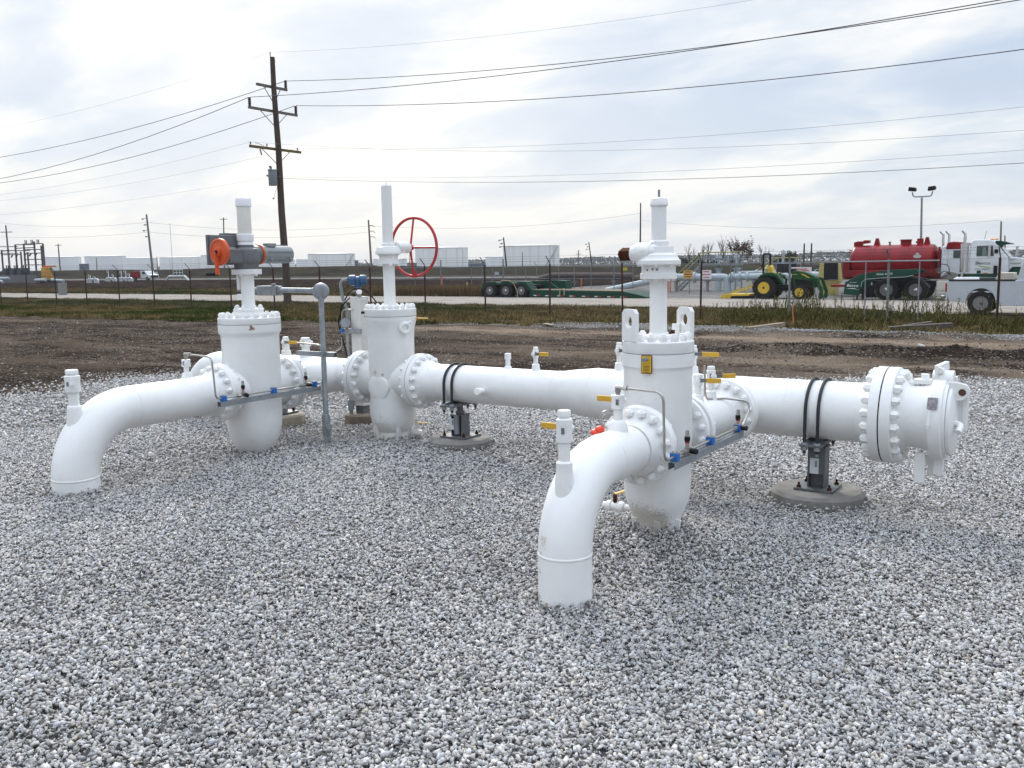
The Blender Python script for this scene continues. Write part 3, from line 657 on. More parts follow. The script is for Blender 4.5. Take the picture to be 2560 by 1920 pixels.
part('motor_clamp_ring', MB().lathe([(.085, -.012), (.088, -.008), (.088, .006), (.084, .01)], (XL, yk-.004, 1.842), (0, 1, 0), 36), ORANGE, ACT)
k = MB(); k.lathe([(.012, .0), (.10, .002), (.112, .008), (.114, .018), (.112, .028), (.10, .031), (.045, .034), (.042, .046), (.02, .05)][::-1] and [(.114, .0), (.116, .01), (.114, .026), (.10, .033), (.092, .027), (.05, .026), (.042, .030), (.040, .045), (.022, .050)], (XL, 5.165, 1.862), (0, -1, 0), 44)
k.bar((XL, 5.112, 1.862), (XL+.015, 5.106, 1.672), .036, .012)
HW = part('handwheel', k, ORANGE, ACT, 35); part('hub_screw', MB().cyl((XL, 5.118, 1.862), (XL, 5.108, 1.862), .016, n=12), BLACK, HW)
part('crank_grip', MB().cyl((XL+.015, 5.11, 1.68), (XL-.075, 5.06, 1.678), .017, .014, 14), BLACK, HW)
part('stem_cover', MB().lathe([(.058, 1.99), (.0595, 2.0), (.0595, 2.252)], (XL, 5.43, 0), (0, 0, 1), 36), CLEAR, VL)
part('cover_socket', MB().lathe([(.070, 1.925), (.066, 1.93), (.066, 1.955), (.072, 1.957), (.073, 1.965), (.073, 2.012), (.068, 2.016)], (XL, 5.43, 0), (0, 0, 1), 36), mat('white_pvc', (.78, .77, .8), .35), VL)
part('cover_cap', MB().lathe([(.064, 2.25), (.067, 2.252), (.067, 2.305), (.06, 2.322), (.03, 2.330)], (XL, 5.43, 0), (0, 0, 1), 36), bpy.data.materials['white_pvc'], VL)
# valve with red wheel, middle
XMV = -5.58
VM = gate('white gate valve with a large red spoked handwheel on its gearbox', XMV, YM, (1, 0, 0), .70, WHITE_M,
     [(.10, .08), (.160, .105), (.162, .118), (.150, .19), (.168, .215), (.192, .25), (.207, .30), (.213, .36), (.214, 1.06), (.220, 1.16), (.236, 1.215), (.240, 1.235), (.240, 1.266)],
     (1.268, 1.338, .241), (22, .040, .028, .015), .212, .248, .048, .217, .162, .182, [(.13, 1.33), (.13, 1.36), (.057, 1.37), (.054, 1.40), (.054, 1.742)], (16, .042, .030, .0145))
k = MB(); k.lathe([(.120, .0), (.120, .196), (.112, .208), (.10, .213), (.05, .2150)], (XMV, YM, .62), (0, -1, 0), 40); part('port_boss', k, WHITE_M, VM, 30)
k = MB(); k.lathe([(.164, .085), (.170, .092), (.170, .125), (.158, .135)], (XMV, YM, 0), (0, 0, 1), 8)
for a in (-2.5, -1.9, -.6, .8): k.bar((XMV+.155*math.cos(a), YM+.155*math.sin(a), .10), (XMV+.175*math.cos(a), YM+.175*math.sin(a), .27), .05, .03)
part('foot_ring', k, WHITE_M, VM, 30, .006)
k = MB(); k.torus((XMV+.235, YM-.07, 1.165), (.8, -.6, 0), .042, .019, 24, 8); k.cyl((XMV+.20, YM-.06, 1.165), (XMV+.24, YM-.068, 1.165), .03, n=12); k.cyl((XMV+.25, YM-.04, 1.21), (XMV+.27, YM-.03, 1.22), .02, n=6)
part('lifting_eye', k, WHITE_M, VM, 35)
k = MB(); k.lathe([(.099, 1.742), (.099, 1.785), (.087, 1.788), (.087, 1.828), (.112, 1.832), (.118, 1.836), (.118, 1.862), (.108, 1.878), (.104, 1.896), (.07, 1.902), (.062, 1.905), (.062, 1.93), (.055, 1.935)], (XMV, YM, 0), (0, 0, 1), 40)
k.cyl((XMV+.05, YM+.05, 1.893), (XMV+.05, YM+.215, 1.893), .052, n=24); k.box((XMV+.03, YM+.08, 1.88), (.12, .12, .07)); [k.cyl((XMV+.09*math.cos(a), YM+.09*math.sin(a), 1.725), (XMV+.09*math.cos(a), YM+.09*math.sin(a), 1.742), .016, n=6) for a in (.4, 1.4, 2.5, 3.6, 4.6, 5.6)]
[k.cyl((XMV+.10*math.cos(a), YM+.10*math.sin(a), 1.822), (XMV+.10*math.cos(a), YM+.10*math.sin(a), 1.833), .010, n=6) for a in (.2, 1.2, 2.3, 3.4, 4.4, 5.4)]
part('gear_operator', k, WHITE_M, VM, 32)
part('stem_cover', MB().lathe([(.048, 1.932), (.048, 2.448), (.045, 2.452), (.008, 2.453), (.008, 2.475)], (XMV, YM, 0), (0, 0, 1), 36), WHITE_M, VM, 30)
wy = YM+.255; k = MB(); k.torus((XMV+.05, wy+.055, 1.898), (0, 1, .0), .272, .0135, 64, 10)
WH = part('handwheel', k, RED, VM, 50)
k = MB(); k.cyl((XMV+.05, wy-.045, 1.895), (XMV+.05, wy+.03, 1.895), .026, n=16); k.cyl((XMV+.05, wy-.01, 1.87), (XMV+.052, wy-.01, 1.845), .008, n=8)
part('hub', k, RED, WH, 35); k = MB()
for a in (1.55, -1.62, -.03, 3.11): k.cyl((XMV+.05, wy+.005, 1.895), (XMV+.05+.268*math.cos(a), wy+.055, 1.898+.268*math.sin(a)), .0095, n=8)
k.box((XMV+.055, wy+.05, 1.655), (.05, .016, .045)); part('spokes', k, RED, WH, 35)
part('pin', MB().cyl((XMV-.15, YM-.19, 1.305), (XMV-.158, YM-.215, 1.305), .012, n=10), RUST, VM)
k = MB(); k.cyl((XMV+.20, YM+.10, 1.245), (XMV+.33, YM+.14, 1.24), .006, n=8); part('yellow_grease_tube', k, YELLOW, VM); k = MB(); k.cyl((XMV+.16, YM+.08, .17), (XMV+.26, YM+.10, .17), .03, n=12); k.cyl((XMV+.2, YM+.1, .19), (XMV+.2, YM+.1, .26), .012, n=8); dv = part('drain_valve', k, WHITE_M, VM)
part('handle', MB().bar((XMV+.18, YM+.1, .265), (XMV+.31, YM+.13, .262), .02, .008), YELLOW, dv, 0)
# valve with lugs, right
XR, YR = -2.235, 5.0
VR = gate('white gate valve with two plate lifting lugs and a rusty operator shaft', XR, YR, (0, 1, 0), .57, WHITE_R,
     [(.10, .10), (.130, .103), (.137, .115), (.140, .17), (.148, .20), (.168, .245), (.188, .295), (.198, .35), (.2015, .42), (.203, 1.09), (.205, 1.105), (.213, 1.118), (.213, 1.193)],
     (1.195, 1.266, .211), (16, .043, .034, .015), .176, .226, .050, .196, .137, .152, [(.095, 1.262), (.095, 1.292), (.058, 1.298), (.051, 1.31), (.051, 1.626)], (16, .040, .030, .0135))
for nm, sx, sy in (('a', -.80, -.56), ('b', .80, .56)):
    e = Vector((sx*.914-sy*.405, sx*.405+sy*.914, 0)).normalized(); e2 = Vector((-e.y, e.x, 0)); p0 = Vector((XR, YR, 1.267))+e*.196
    poly = [(-.070, 0), (.070, 0), (.070, .162), (.048, .186), (-.048, .186), (-.070, .162)]
    hole = [(.037*math.cos(q*math.pi/10), .112+.037*math.sin(q*math.pi/10)) for q in range(20)]
    bm = bmesh.new(); ov = [bm.verts.new((u_, 0, w_)) for u_, w_ in poly]; hv = [bm.verts.new((u_, 0, w_)) for u_, w_ in hole]
    ed = [bm.edges.new((ov[i], ov[(i+1) % 6])) for i in range(6)]+[bm.edges.new((hv[i], hv[(i+1) % 20])) for i in range(20)]
    bmesh.ops.triangle_fill(bm, edges=ed, use_beauty=True); ex = bmesh.ops.extrude_face_region(bm, geom=list(bm.faces)); bmesh.ops.translate(bm, verts=[g_ for g_ in ex['geom'] if isinstance(g_, bmesh.types.BMVert)], vec=(0, .026, 0)); bmesh.ops.recalc_face_normals(bm, faces=bm.faces)
    me = bpy.data.meshes.new('lifting_lug'); bm.to_mesh(me); bm.free(); me.materials.append(WHITE); me.transform(Matrix((e2, e, Vector((0, 0, 1)))).transposed().to_4x4()); lo = link('lifting_lug', me, VR, p0-e*.013-wl(VR))
    q = p0+e2*.05*(1 if nm == 'b' else -1)-e*.03; part('gusset', MB().bar(q, q+Vector((0, 0, .085)), .02, .05), WHITE, lo, 0, .003)
k = MB(); k.lathe([(.107, 1.626), (.107, 1.657), (.100, 1.660), (.100, 1.703), (.125, 1.706), (.129, 1.711), (.129, 1.732), (.120, 1.738), (.112, 1.752), (.108, 1.765), (.09, 1.775), (.085, 1.812), (.05, 1.816)], (XR, YR, 0), (0, 0, 1), 44)
k.cyl((XR-.02, YR-.045, 1.775), (XR-.115, YR-.045, 1.778), .064, .060, 24); k.cyl((XR-.11, YR-.045, 1.776), (XR-.150, YR-.045, 1.776), .052, .044, 24); k.ball((XR-.05, YR-.04, 1.785), (.09, .07, .05), 20, 10)
for a in range(8): k.cyl((XR+.117*math.cos(a*.785+.3), YR+.117*math.sin(a*.785+.3), 1.698), (XR+.117*math.cos(a*.785+.3), YR+.117*math.sin(a*.785+.3), 1.708), .010, n=6)
for a in range(8): k.cyl((XR+.085*math.cos(a*.785+.3), YR+.085*math.sin(a*.785+.3), 1.612), (XR+.085*math.cos(a*.785+.3), YR+.085*math.sin(a*.785+.3), 1.626), .014, n=6)
go = part('gear_operator', k, WHITE, VR, 32)
k = MB(); k.box((XR-.185, YR-.045, 1.772), (.075, .062, .062), Matrix.Rotation(.35, 3, 'X')); k.cyl((XR-.215, YR-.045, 1.772), (XR-.235, YR-.045, 1.772), .03, .022, 6); part('rusty_shaft_end', k, RUST, go, 30, .004)
k = MB()
for a, zz in ((-1.25, 1.68), (-1.5, 1.682), (-1.85, 1.678)): k.ball((XR+.1005*math.cos(a), YR+.1005*math.sin(a), zz), (.008, .004, .007), 8, 5)
part('bolt_hole', k, mat('dark_hole', (.2, .18, .17), .8), go)
part('stem_cover', MB().lathe([(.056, 1.816), (.058, 1.82), (.058, 1.842), (.047, 1.846), (.044, 1.85), (.044, 2.044), (.050, 2.046), (.053, 2.05), (.053, 2.066), (.049, 2.074), (.046, 2.088), (.030, 2.096), (.008, 2.098)], (XR, YR, 0), (0, 0, 1), 36), WHITE, VR, 30)
part('indicator_rod', MB().cyl((XR, YR, 2.09), (XR, YR, 2.14), .007, n=10), GALVD, VR)
part('rusty_plug', MB().box((XR+.075, YR+.04, 1.312), (.02, .02, .022)), RUST, VR, 0)
k = MB(); e = Vector((.12, -.99, 0)).normalized(); e2 = Vector((-e.y, e.x, 0)); pt = Vector((XR, YR, 1.16))+e*.218
k.box(pt+Vector((0, 0, -.02)), (.066, .006, .108), Matrix((e2, -e, (0, 0, 1))).transposed()); tg = part('notice_tag', k, mat('rust_edge', (.13, .05, .02), .7), VR, 0, .004)
part('tag_face', MB().box(pt+e*.0036+Vector((0, 0, -.02)), (.056, .002, .098), Matrix((e2, -e, (0, 0, 1))).transposed()), mat('tag_yellow', (.66, .40, .02), .5), tg, 0)
text('tag_text', 'NOTICE', .0135, pt+e*.0056+Vector((0, 0, -.016)), TXTK, tg, e2, e, th=.0005)
k = MB()
for i in range(5): k.box(pt+e*.005+Vector((0, 0, -.030-.0085*i)), (.040-.006*(i % 2), .001, .003), Matrix((e2, -e, (0, 0, 1))).transposed())
part('tag_print', k, TXTK, tg, 0)
k = MB(); q = pt+Vector((0, 0, .012))+e2*.004; k.cyl(q, q+e*.05-e2*.0, .010, n=10); k.cyl(q+e*.045, q+e*.07, .013, n=6); part('vent_plug', k, GALVD, VR)
for a, l in ((-1.15, .05), (-.25, .06), (-2.2, .05)):
    k = MB(); k.bar((XR+.14*math.cos(a), YR+.14*math.sin(a), .115), (XR+.155*math.cos(a), YR+.155*math.sin(a), .20), .014, .045); part('foot_rib', k, WHITE_R, VR, 0, .004)
k = MB(); k.cyl((XR-.17, YR, .215), (XR-.24, YR+.0, .212), .020, n=14); k.lathe([(.03, 0), (.034, .01), (.034, .035), (.026, .045), (.026, .085), (.034, .09), (.034, .115), (.022, .118), (.022, .145)], (XR-.22, YR, .212), (-1, 0, 0), 14)
dv = part('drain_valve', k, WHITE_R, VR); part('drain_stem', MB().cyl((XR-.285, YR, .23), (XR-.285, YR, .285), .013, n=10), RUST, dv)
part('handle', MB().bar((XR-.285, YR+.0, .29), (XR-.22, YR+.10, .31), .024, .008), YELLOW, dv, 0)

# --- front elbow (10 inch) -------------------------------------------
def elbow_pts(x, yb, R, z, y1, n=14):
    pts = [(x, yb, z)]; zs = H0-R; pts += [(x, yb, zs-.004)]
    for i in range(n+1):
        a = math.pi/2*i/n; pts.append((x, yb+R-R*math.cos(a), zs+R*math.sin(a)))
    return pts+[(x, y1, H0)]
def elbow(label, x, yb, R, rp, y1, m, zb):
    t = thing('elbow_pipe', label, 'pipe', (x, yb, zf(x, yb)))
    k = MB(); k.tube(elbow_pts(x, yb, R, zb, y1, 20), rp, 56); bead(k, (x, yb, H0-R), (0, 0, 1), rp); bead(k, (x, yb+R+.02, H0), (0, 1, 0), rp, .006); part('pipe', k, m, t, 60); return t
EA = elbow('white elbow pipe rising in the foreground to the lugged valve', XK, 3.85, .40, .1365, 4.56, WHITE_A, -.15)
flange(EA, (XK, 4.72, H0), (0, -1, 0), .226, .050, .196, 16, .1365, .09, .17)
ball_valve(EA, (XK, 3.85, .645), 1.006, .030, .042, .044, Vector((-1, 0, 0)), .17)
bv2 = ball_valve(EA, (XK, 4.44, .80), 1.035, .026, .038, .055, Vector((-1, 0, 0)), .16, capless=True)
EB = elbow('white elbow pipe rising at the far left towards the valve with the electric actuator', -6.26, 3.71, .457, .163, 4.90, WHITE, -.05)
flange(EB, (-6.28, 5.049, H0), (0, -1, 0), .243, .048, .214, 16, .163, .09, .20)
ball_valve(EB, (-6.26, 3.74, .645), 1.014, .037, .056, .055)
ball_valve(EB, (-6.3, 4.75, .83), 1.012, .021, .036, .040, capless=True)
# --- kicker spool -----------------------------------------------------
KS = thing('pipe_spool', 'short white pipe spool between the lugged valve and the large barrel', 'pipe', (XK, 5.6, zf(XK, 5.6)))
k = MB(); k.tube([(XK, 5.34, H0), (XK, 6.02, H0)], .1365, 48); part('pipe', k, WHITE, KS, 60)
flange(KS, (XK, 5.285, H0), (0, 1, 0), .226, .050, .196, 16, .1365, .09, .17)
flange(KS, (XK, 6.085, H0), (0, -1, 0), .232, .050, .198, 16, .1365, .06, .165)
ball_valve(KS, (XK+.0, 5.60, .80), 1.02, .022, .034, .04, Vector((.95, .3, 0)), .15, capless=True)
ball_valve(KS, (XK+.02, 5.78, .80), 1.03, .022, .032, .04, Vector((.75, .66, 0)), .15)
# --- launcher: mid pipe, reducer, barrel -------------------------------
PL = thing('launcher_barrel', 'long white pipe from the red wheeled valve widening into a big flanged barrel', 'pipe', (-3.2, YM, zf(-3.2, YM)))
rb_, rm_ = .204, .163; xs1 = -5.23
k = MB(); k.tube([(xs1+.06, YM, H0), (-3.78, YM, H0)], rm_, 64); bead(k, (-4.95, YM, H0), (1, 0, 0), rm_, .006); part('pipe', k, WHITE, PL, 60)
k = MB(); k.lathe([(rm_, 0), (rm_, .01), (rm_+.006, .07), (rm_+.02, .16), (rb_-.008, .28), (rb_, .34), (rb_, .36)], (-3.78, YM, H0), (1, 0, 0), 64, False, False); bead(k, (-3.775, YM, H0), (1, 0, 0), rm_, .006); bead(k, (-3.42, YM, H0), (1, 0, 0), rb_, .006); part('reducer', k, WHITE, PL, 60)
k = MB(); k.tube([(-3.42, YM, H0), (-1.34, YM, H0)], rb_, 72); bead(k, (-2.62, YM, H0), (1, 0, 0), rb_, .006); bead(k, (-1.86, YM, H0), (1, 0, 0), rb_, .005); part('barrel', k, WHITE, PL, 60)
flange(PL, (xs1, YM, H0), (1, 0, 0), .248, .048, .217, 16, rm_, .10, .205)
flange(PL, (-1.213, YM, H0), (-1, 0, 0), .323, .068, .284, 20, rb_, .10, .245, af=.052, h=.042, stud=.017, outl=.010); gasket(PL, (-1.213, YM, H0), (1, 0, 0), .3215, BLACKG, .009)
k = MB(); k.lathe([(.138, 0), (.138, .26), (.155, .34)], (XK, 6.14, H0), (0, 1, 0), 48); part('side_nozzle', k, WHITE, PL, 50)
f = flange(PL, (XK, 6.088, H0), (0, 1, 0), .232, .050, .198, 16, .138, .05, .165, name='nozzle_flange')
k = MB(); k.lathe([(.034, 0), (.030, .02), (.021, .03), (.021, .085), (.028, .086), (.028, .132), (.025, .136)], (-4.28, YM, H0+rm_-.008), (0, 0, 1), 18); part('capped_stub', k, WHITE, PL, 35)
k = MB(); k.lathe([(.034, 0), (.030, .02), (.023, .03), (.023, .085), (.031, .086), (.031, .14), (.027, .145)], (-4.44, YM-rm_+.012, H0-.03), (.25, -.96, .12), 18); part('side_stub', k, WHITE, PL, 35)
HX = Vector((1, -.15, 0)).normalized()
ball_valve(PL, (-4.0, YM, H0+rm_-.008), 1.035, .019, .026, .034, Vector((1, .1, 0)), .14)
ball_valve(PL, (-3.225, YM, H0+rb_-.008), 1.10, .020, .028, .036, Vector((1, .1, 0)), .14)
ball_valve(PL, (-2.60, YM, H0+rb_-.008), 1.10, .020, .028, .036, Vector((1, .05, 0)), .21)
# --- closure ----------------------------------------------------------
CLO = thing('pipe_closure', 'white hinged quick opening closure bolted to the right end of the barrel', 'closure', (-.95, YM, zf(-.95, YM)))
flange(CLO, (-1.213, YM, H0), (1, 0, 0), .323, .072, .284, 20, rb_, .07, .265, af=.052, h=.042, stud=.017, outl=.010)
k = MB(); k.lathe([(rb_, 0), (rb_, .05), (.209, .10), (.216, .14), (.232, .1705), (.266, .172), (.273, .179), (.273, .245), (.268, .251), (.258, .253), (.258, .270), (.10, .272)], (-1.09-.01, YM, H0), (1, 0, 0), 72); bead(k, (-1.03, YM, H0), (1, 0, 0), rb_, .006); part('hub_ring', k, WHITE, CLO, 32)
xd = -1.10+.272
k = MB(); k.lathe([(.236, 0), (.236, .02), (.22, .032), (.12, .05), (.05, .055)], (xd, YM, H0), (1, 0, 0), 64); dr = part('door', k, WHITE, CLO, 32)
k = MB(); k.box((xd+.05, YM-.02, H0+.05), (.07, .05, .22)); k.box((xd+.09, YM-.02, H0+.05), (.03, .07, .24)); part('door_bracket', k, WHITE, dr, 0, .006)
k = MB(); k.tube(rounded([(xd+.01, YM-.12, H0+.0), (xd+.085, YM-.14, H0-.01), (xd+.075, YM-.20, H0-.05)], .03, 5), .020, 12); part('handle', k, WHITE, dr, 40)
k = MB(); k.prism([(0, -.06), (.09, -.05), (.125, -.02), (.13, .02), (.11, .05), (.05, .065), (0, .065)], (xd-.01, YM-.10, H0+.19), (1, 0, 0), (0, 0, 1), (0, .03, 0)); ea = part('ear_lug', k, WHITE, CLO, 0, .004)
part('ear_hole', MB().cyl((xd+.075, YM-.105, H0+.192), (xd+.075, YM-.066, H0+.192), .022, n=20), mat('rusty_hole', (.09, .045, .03), .9), ea)
k = MB(); k.cyl((xd-.11, YM-.01, H0+.262), (xd+.015, YM-.01, H0+.262), .058, n=24); k.box((xd-.17, YM+.03, H0+.235), (.12, .09, .03)); k.cyl((xd-.165, YM+.03, H0+.245), (xd-.165, YM+.03, H0+.285), .028, n=6)
for s in (-.035, .035): k.bar((xd-.10, YM-.01+s, H0+.25), (xd-.065, YM-.02+s, H0+.345), .05, .018)
k.bar((xd-.085, YM-.065, H0+.325), (xd-.04, YM+.065, H0+.345), .03, .055); k.cyl((xd-.06, YM-.075, H0+.32), (xd-.06, YM+.07, H0+.32), .018, n=12); k.box((xd-.02, YM+.05, H0+.25), (.09, .06, .05))
part('hinge', k, WHITE, CLO, 35, .003)
part('name_plate', MB().box((xd-.075, YM-.247, H0+.130), (.060, .004, .078), Matrix.Rotation(-.49, 3, 'X')), PLATE, CLO, 0)
k = MB(); k.bar((xd-.085, YM-.264, H0+.085), (xd-.092, YM-.280, H0-.01), .018, .016); k.bar((xd-.092, YM-.280, H0-.012), (xd-.092, YM-.280, H0-.03), .016, .014); part('pressure_arm', k, WHITE, CLO, 0)
k = MB(); k.box((xd-.155, YM-.10, .36), (.062, .025, .20)); k.box((xd-.055, YM-.02, .38), (.06, .03, .14)); k.box((xd-.10, YM+.08, .36), (.062, .025, .16)); part('support_leg', k, WHITE, CLO, 0, .003)
part('leg_plate', MB().box((xd-.10, YM+.0, .40), (.09, .012, .06)), WHITE, CLO, 0)

# --- back pipeline: left of the red wheeled valve ----------------------
BP = thing('back_pipeline', 'white pipe behind the actuator valve bending down into the gravel', 'pipe', (-7, YM, zf(-7, YM)))
xs2 = -5.93
pts = [(xs2-.06, YM, H0), (-7.95, YM, H0)]+[(-7.95-.457*math.sin(a*math.pi/24), YM, H0-.457+.457*math.cos(a*math.pi/24)) for a in range(1, 13)]+[(-8.407, YM, -.1)]
k = MB(); k.tube(pts, .163, 48); bead(k, (-7.93, YM, H0), (1, 0, 0), .163, .006); part('pipe', k, WHITE, BP, 60)
flange(BP, (xs2, YM, H0), (-1, 0, 0), .248, .048, .217, 16, .163, .09, .205)
k = MB(); k.tube([(XL, 5.86, H0), (XL, YM, H0)], .163, 48); part('branch', k, WHITE, BP, 60)
flange(BP, (XL, 5.811, H0), (0, 1, 0), .243, .048, .214, 16, .163, .09, .20)
ball_valve(BP, (-6.70, YM, H0+.155), 1.03, .040, .055, .062, Vector((-1, .1, 0)), .19)
ball_valve(BP, (-6.98, YM, H0+.155), 1.03, .036, .036, .05, Vector((.9, .25, 0)), .17)

# --- supports ---------------------------------------------------------
def support(label, x, rs, hs, zt, rpipe, mpost, shaft):
    z0 = zf(x, YM); t = thing('pipe_support', label, 'support', (x, YM, z0), 'pipe supports on concrete pads')
    k = MB(); k.lathe([(rs, -.12), (rs*1.002, hs-.022), (rs-.025, hs), (.02, hs+.002)], (x, YM, z0), (0, 0, 1), 64); part('concrete_pad', k, CONC, t, 30)
    zb = z0+hs+.003; rot = Matrix.Rotation(.0, 3, 'Z'); k = MB(); k.box((x, YM, zb+.008), (.27, .26, .016)); part('base_plate', k, DSTEEL, t, 0, .002)
    for sx in (-1, 1):
        for sy in (-1, 1):
            k = MB(); k.lathe([(.016, 0), (.016, .014)], (x+sx*.105, YM+sy*.10, zb+.016), (0, 0, 1), 6); k.cyl((x+sx*.105, YM+sy*.10, zb+.02), (x+sx*.105, YM+sy*.10, zb+.052), .008, n=8); part('anchor_bolt', k, RUST, t)
    zu = H0-rpipe; zp = zu-.03-shaft; k = MB()
    k.box((x-.055, YM, (zb+.016+zp)/2), (.010, .12, zp-zb-.016)); k.box((x+.055, YM, (zb+.016+zp)/2), (.010, .12, zp-zb-.016)); k.box((x, YM+.0, (zb+.016+zp)/2), (.10, .010, zp-zb-.016)); k.box((x, YM, zp+.006), (.13, .135, .012))
    k.box((x, YM-.055, (zb+.03+zp)/2+.04), (.10, .010, (zp-zb)*.62)) if shaft < .06 else None
    post = part('post', k, mpost, t, 0, .002)
    k = MB(); k.cyl((x, YM, zp+.01), (x, YM, zu-.028), .028, n=20); k.cyl((x, YM, zp+.012), (x, YM, zp+.04), .040, n=6)
    part('jack_screw', k, mpost, t, 30)
    if shaft > .06: part('sleeve', MB().cyl((x, YM-.052, zb+.03), (x, YM-.052, zp+.01), .028, n=20), GALVD, t)
    k = MB(); k.box((x, YM, zu-.018), (.15, .47 if rpipe > .18 else .40, .014)); k.box((x-.055, YM, zu-.007), (.035, .22, .010)); k.box((x+.055, YM, zu-.007), (.035, .22, .010)); part('saddle_plate', k, DSTEEL, t, 0, .002)
    for sx in (-.043, .043):
        R = rpipe+.0135; pts = [(x+sx, YM-R, zu-.07)]+[(x+sx, YM-R*math.cos(a*math.pi/20), H0+R*math.sin(a*math.pi/20)) for a in range(21)]+[(x+sx, YM+R, zu-.07)]
        k = MB().tube(pts, .0115, 12); u = part('u_bolt', k, RUBBER, t, 50)
        for s in (-1, 1):
            k = MB(); k.cyl((x+sx, YM+s*R, zu-.05), (x+sx, YM+s*R, zu-.025), .021, n=6); k.cyl((x+sx, YM+s*R, zu-.09), (x+sx, YM+s*R, zu-.05), .010, n=10); k.cyl((x+sx, YM+s*R, zu-.011), (x+sx, YM+s*R, zu+.004), .024, .020, n=12); part('u_bolt_nut', k, GALVD, u)
    sz = (.06, .11) if shaft < .06 else (.055, .10); yl = YM-.0625 if shaft < .06 else YM-.066; xl = x-.012 if shaft < .06 else x-.045
    lb = part('paper_label', MB().box((xl, yl, (zb+zp)/2+.02), (sz[0], .004, sz[1])), PAPER, t, 0)
    k = MB(); [k.box((xl+.012, yl-.0025, (zb+zp)/2+.052-.0085*i), (.016, .001, .005)) for i in range(5)]; part('label_print', k, TXTK, lb, 0)
    return t
support('grey pipe support with two black U-bolts under the thick barrel', -1.66, .318, .115, 0, rb_, DSTEEL, .03)
support('grey pipe support with two black U-bolts under the thinner middle pipe', -4.80, .285, .10, 0, rm_, DSTEEL, .09)
z0 = zf(-7.12, YM); t = thing('pipe_support', 'tan concrete pier under the back pipe half hidden behind the actuator valve', 'support', (-7.12, YM, z0), 'pipe supports on concrete pads')
part('concrete_pier', MB().lathe([(.255, -.05), (.255, .115), (.235, .135)], (-7.12, YM, z0), (0, 0, 1), 48), CONCT, t, 30)
k = MB(); k.box((-7.12, YM, z0+.148), (.30, .26, .016)); part('base_plate', k, DSTEEL, t, 0); k = MB(); k.box((-7.12, YM, z0+.28), (.12, .12, .25)); k.box((-7.12, YM, H0-.178), (.16, .38, .014)); part('post', k, GALVD, t, 0)
for sx in (-.1, .1):
    for sy in (-.1, .1): part('anchor_bolt', MB().cyl((-7.12+sx, YM+sy, z0+.15), (-7.12+sx, YM+sy, z0+.19), .014, n=8), RUST, t)

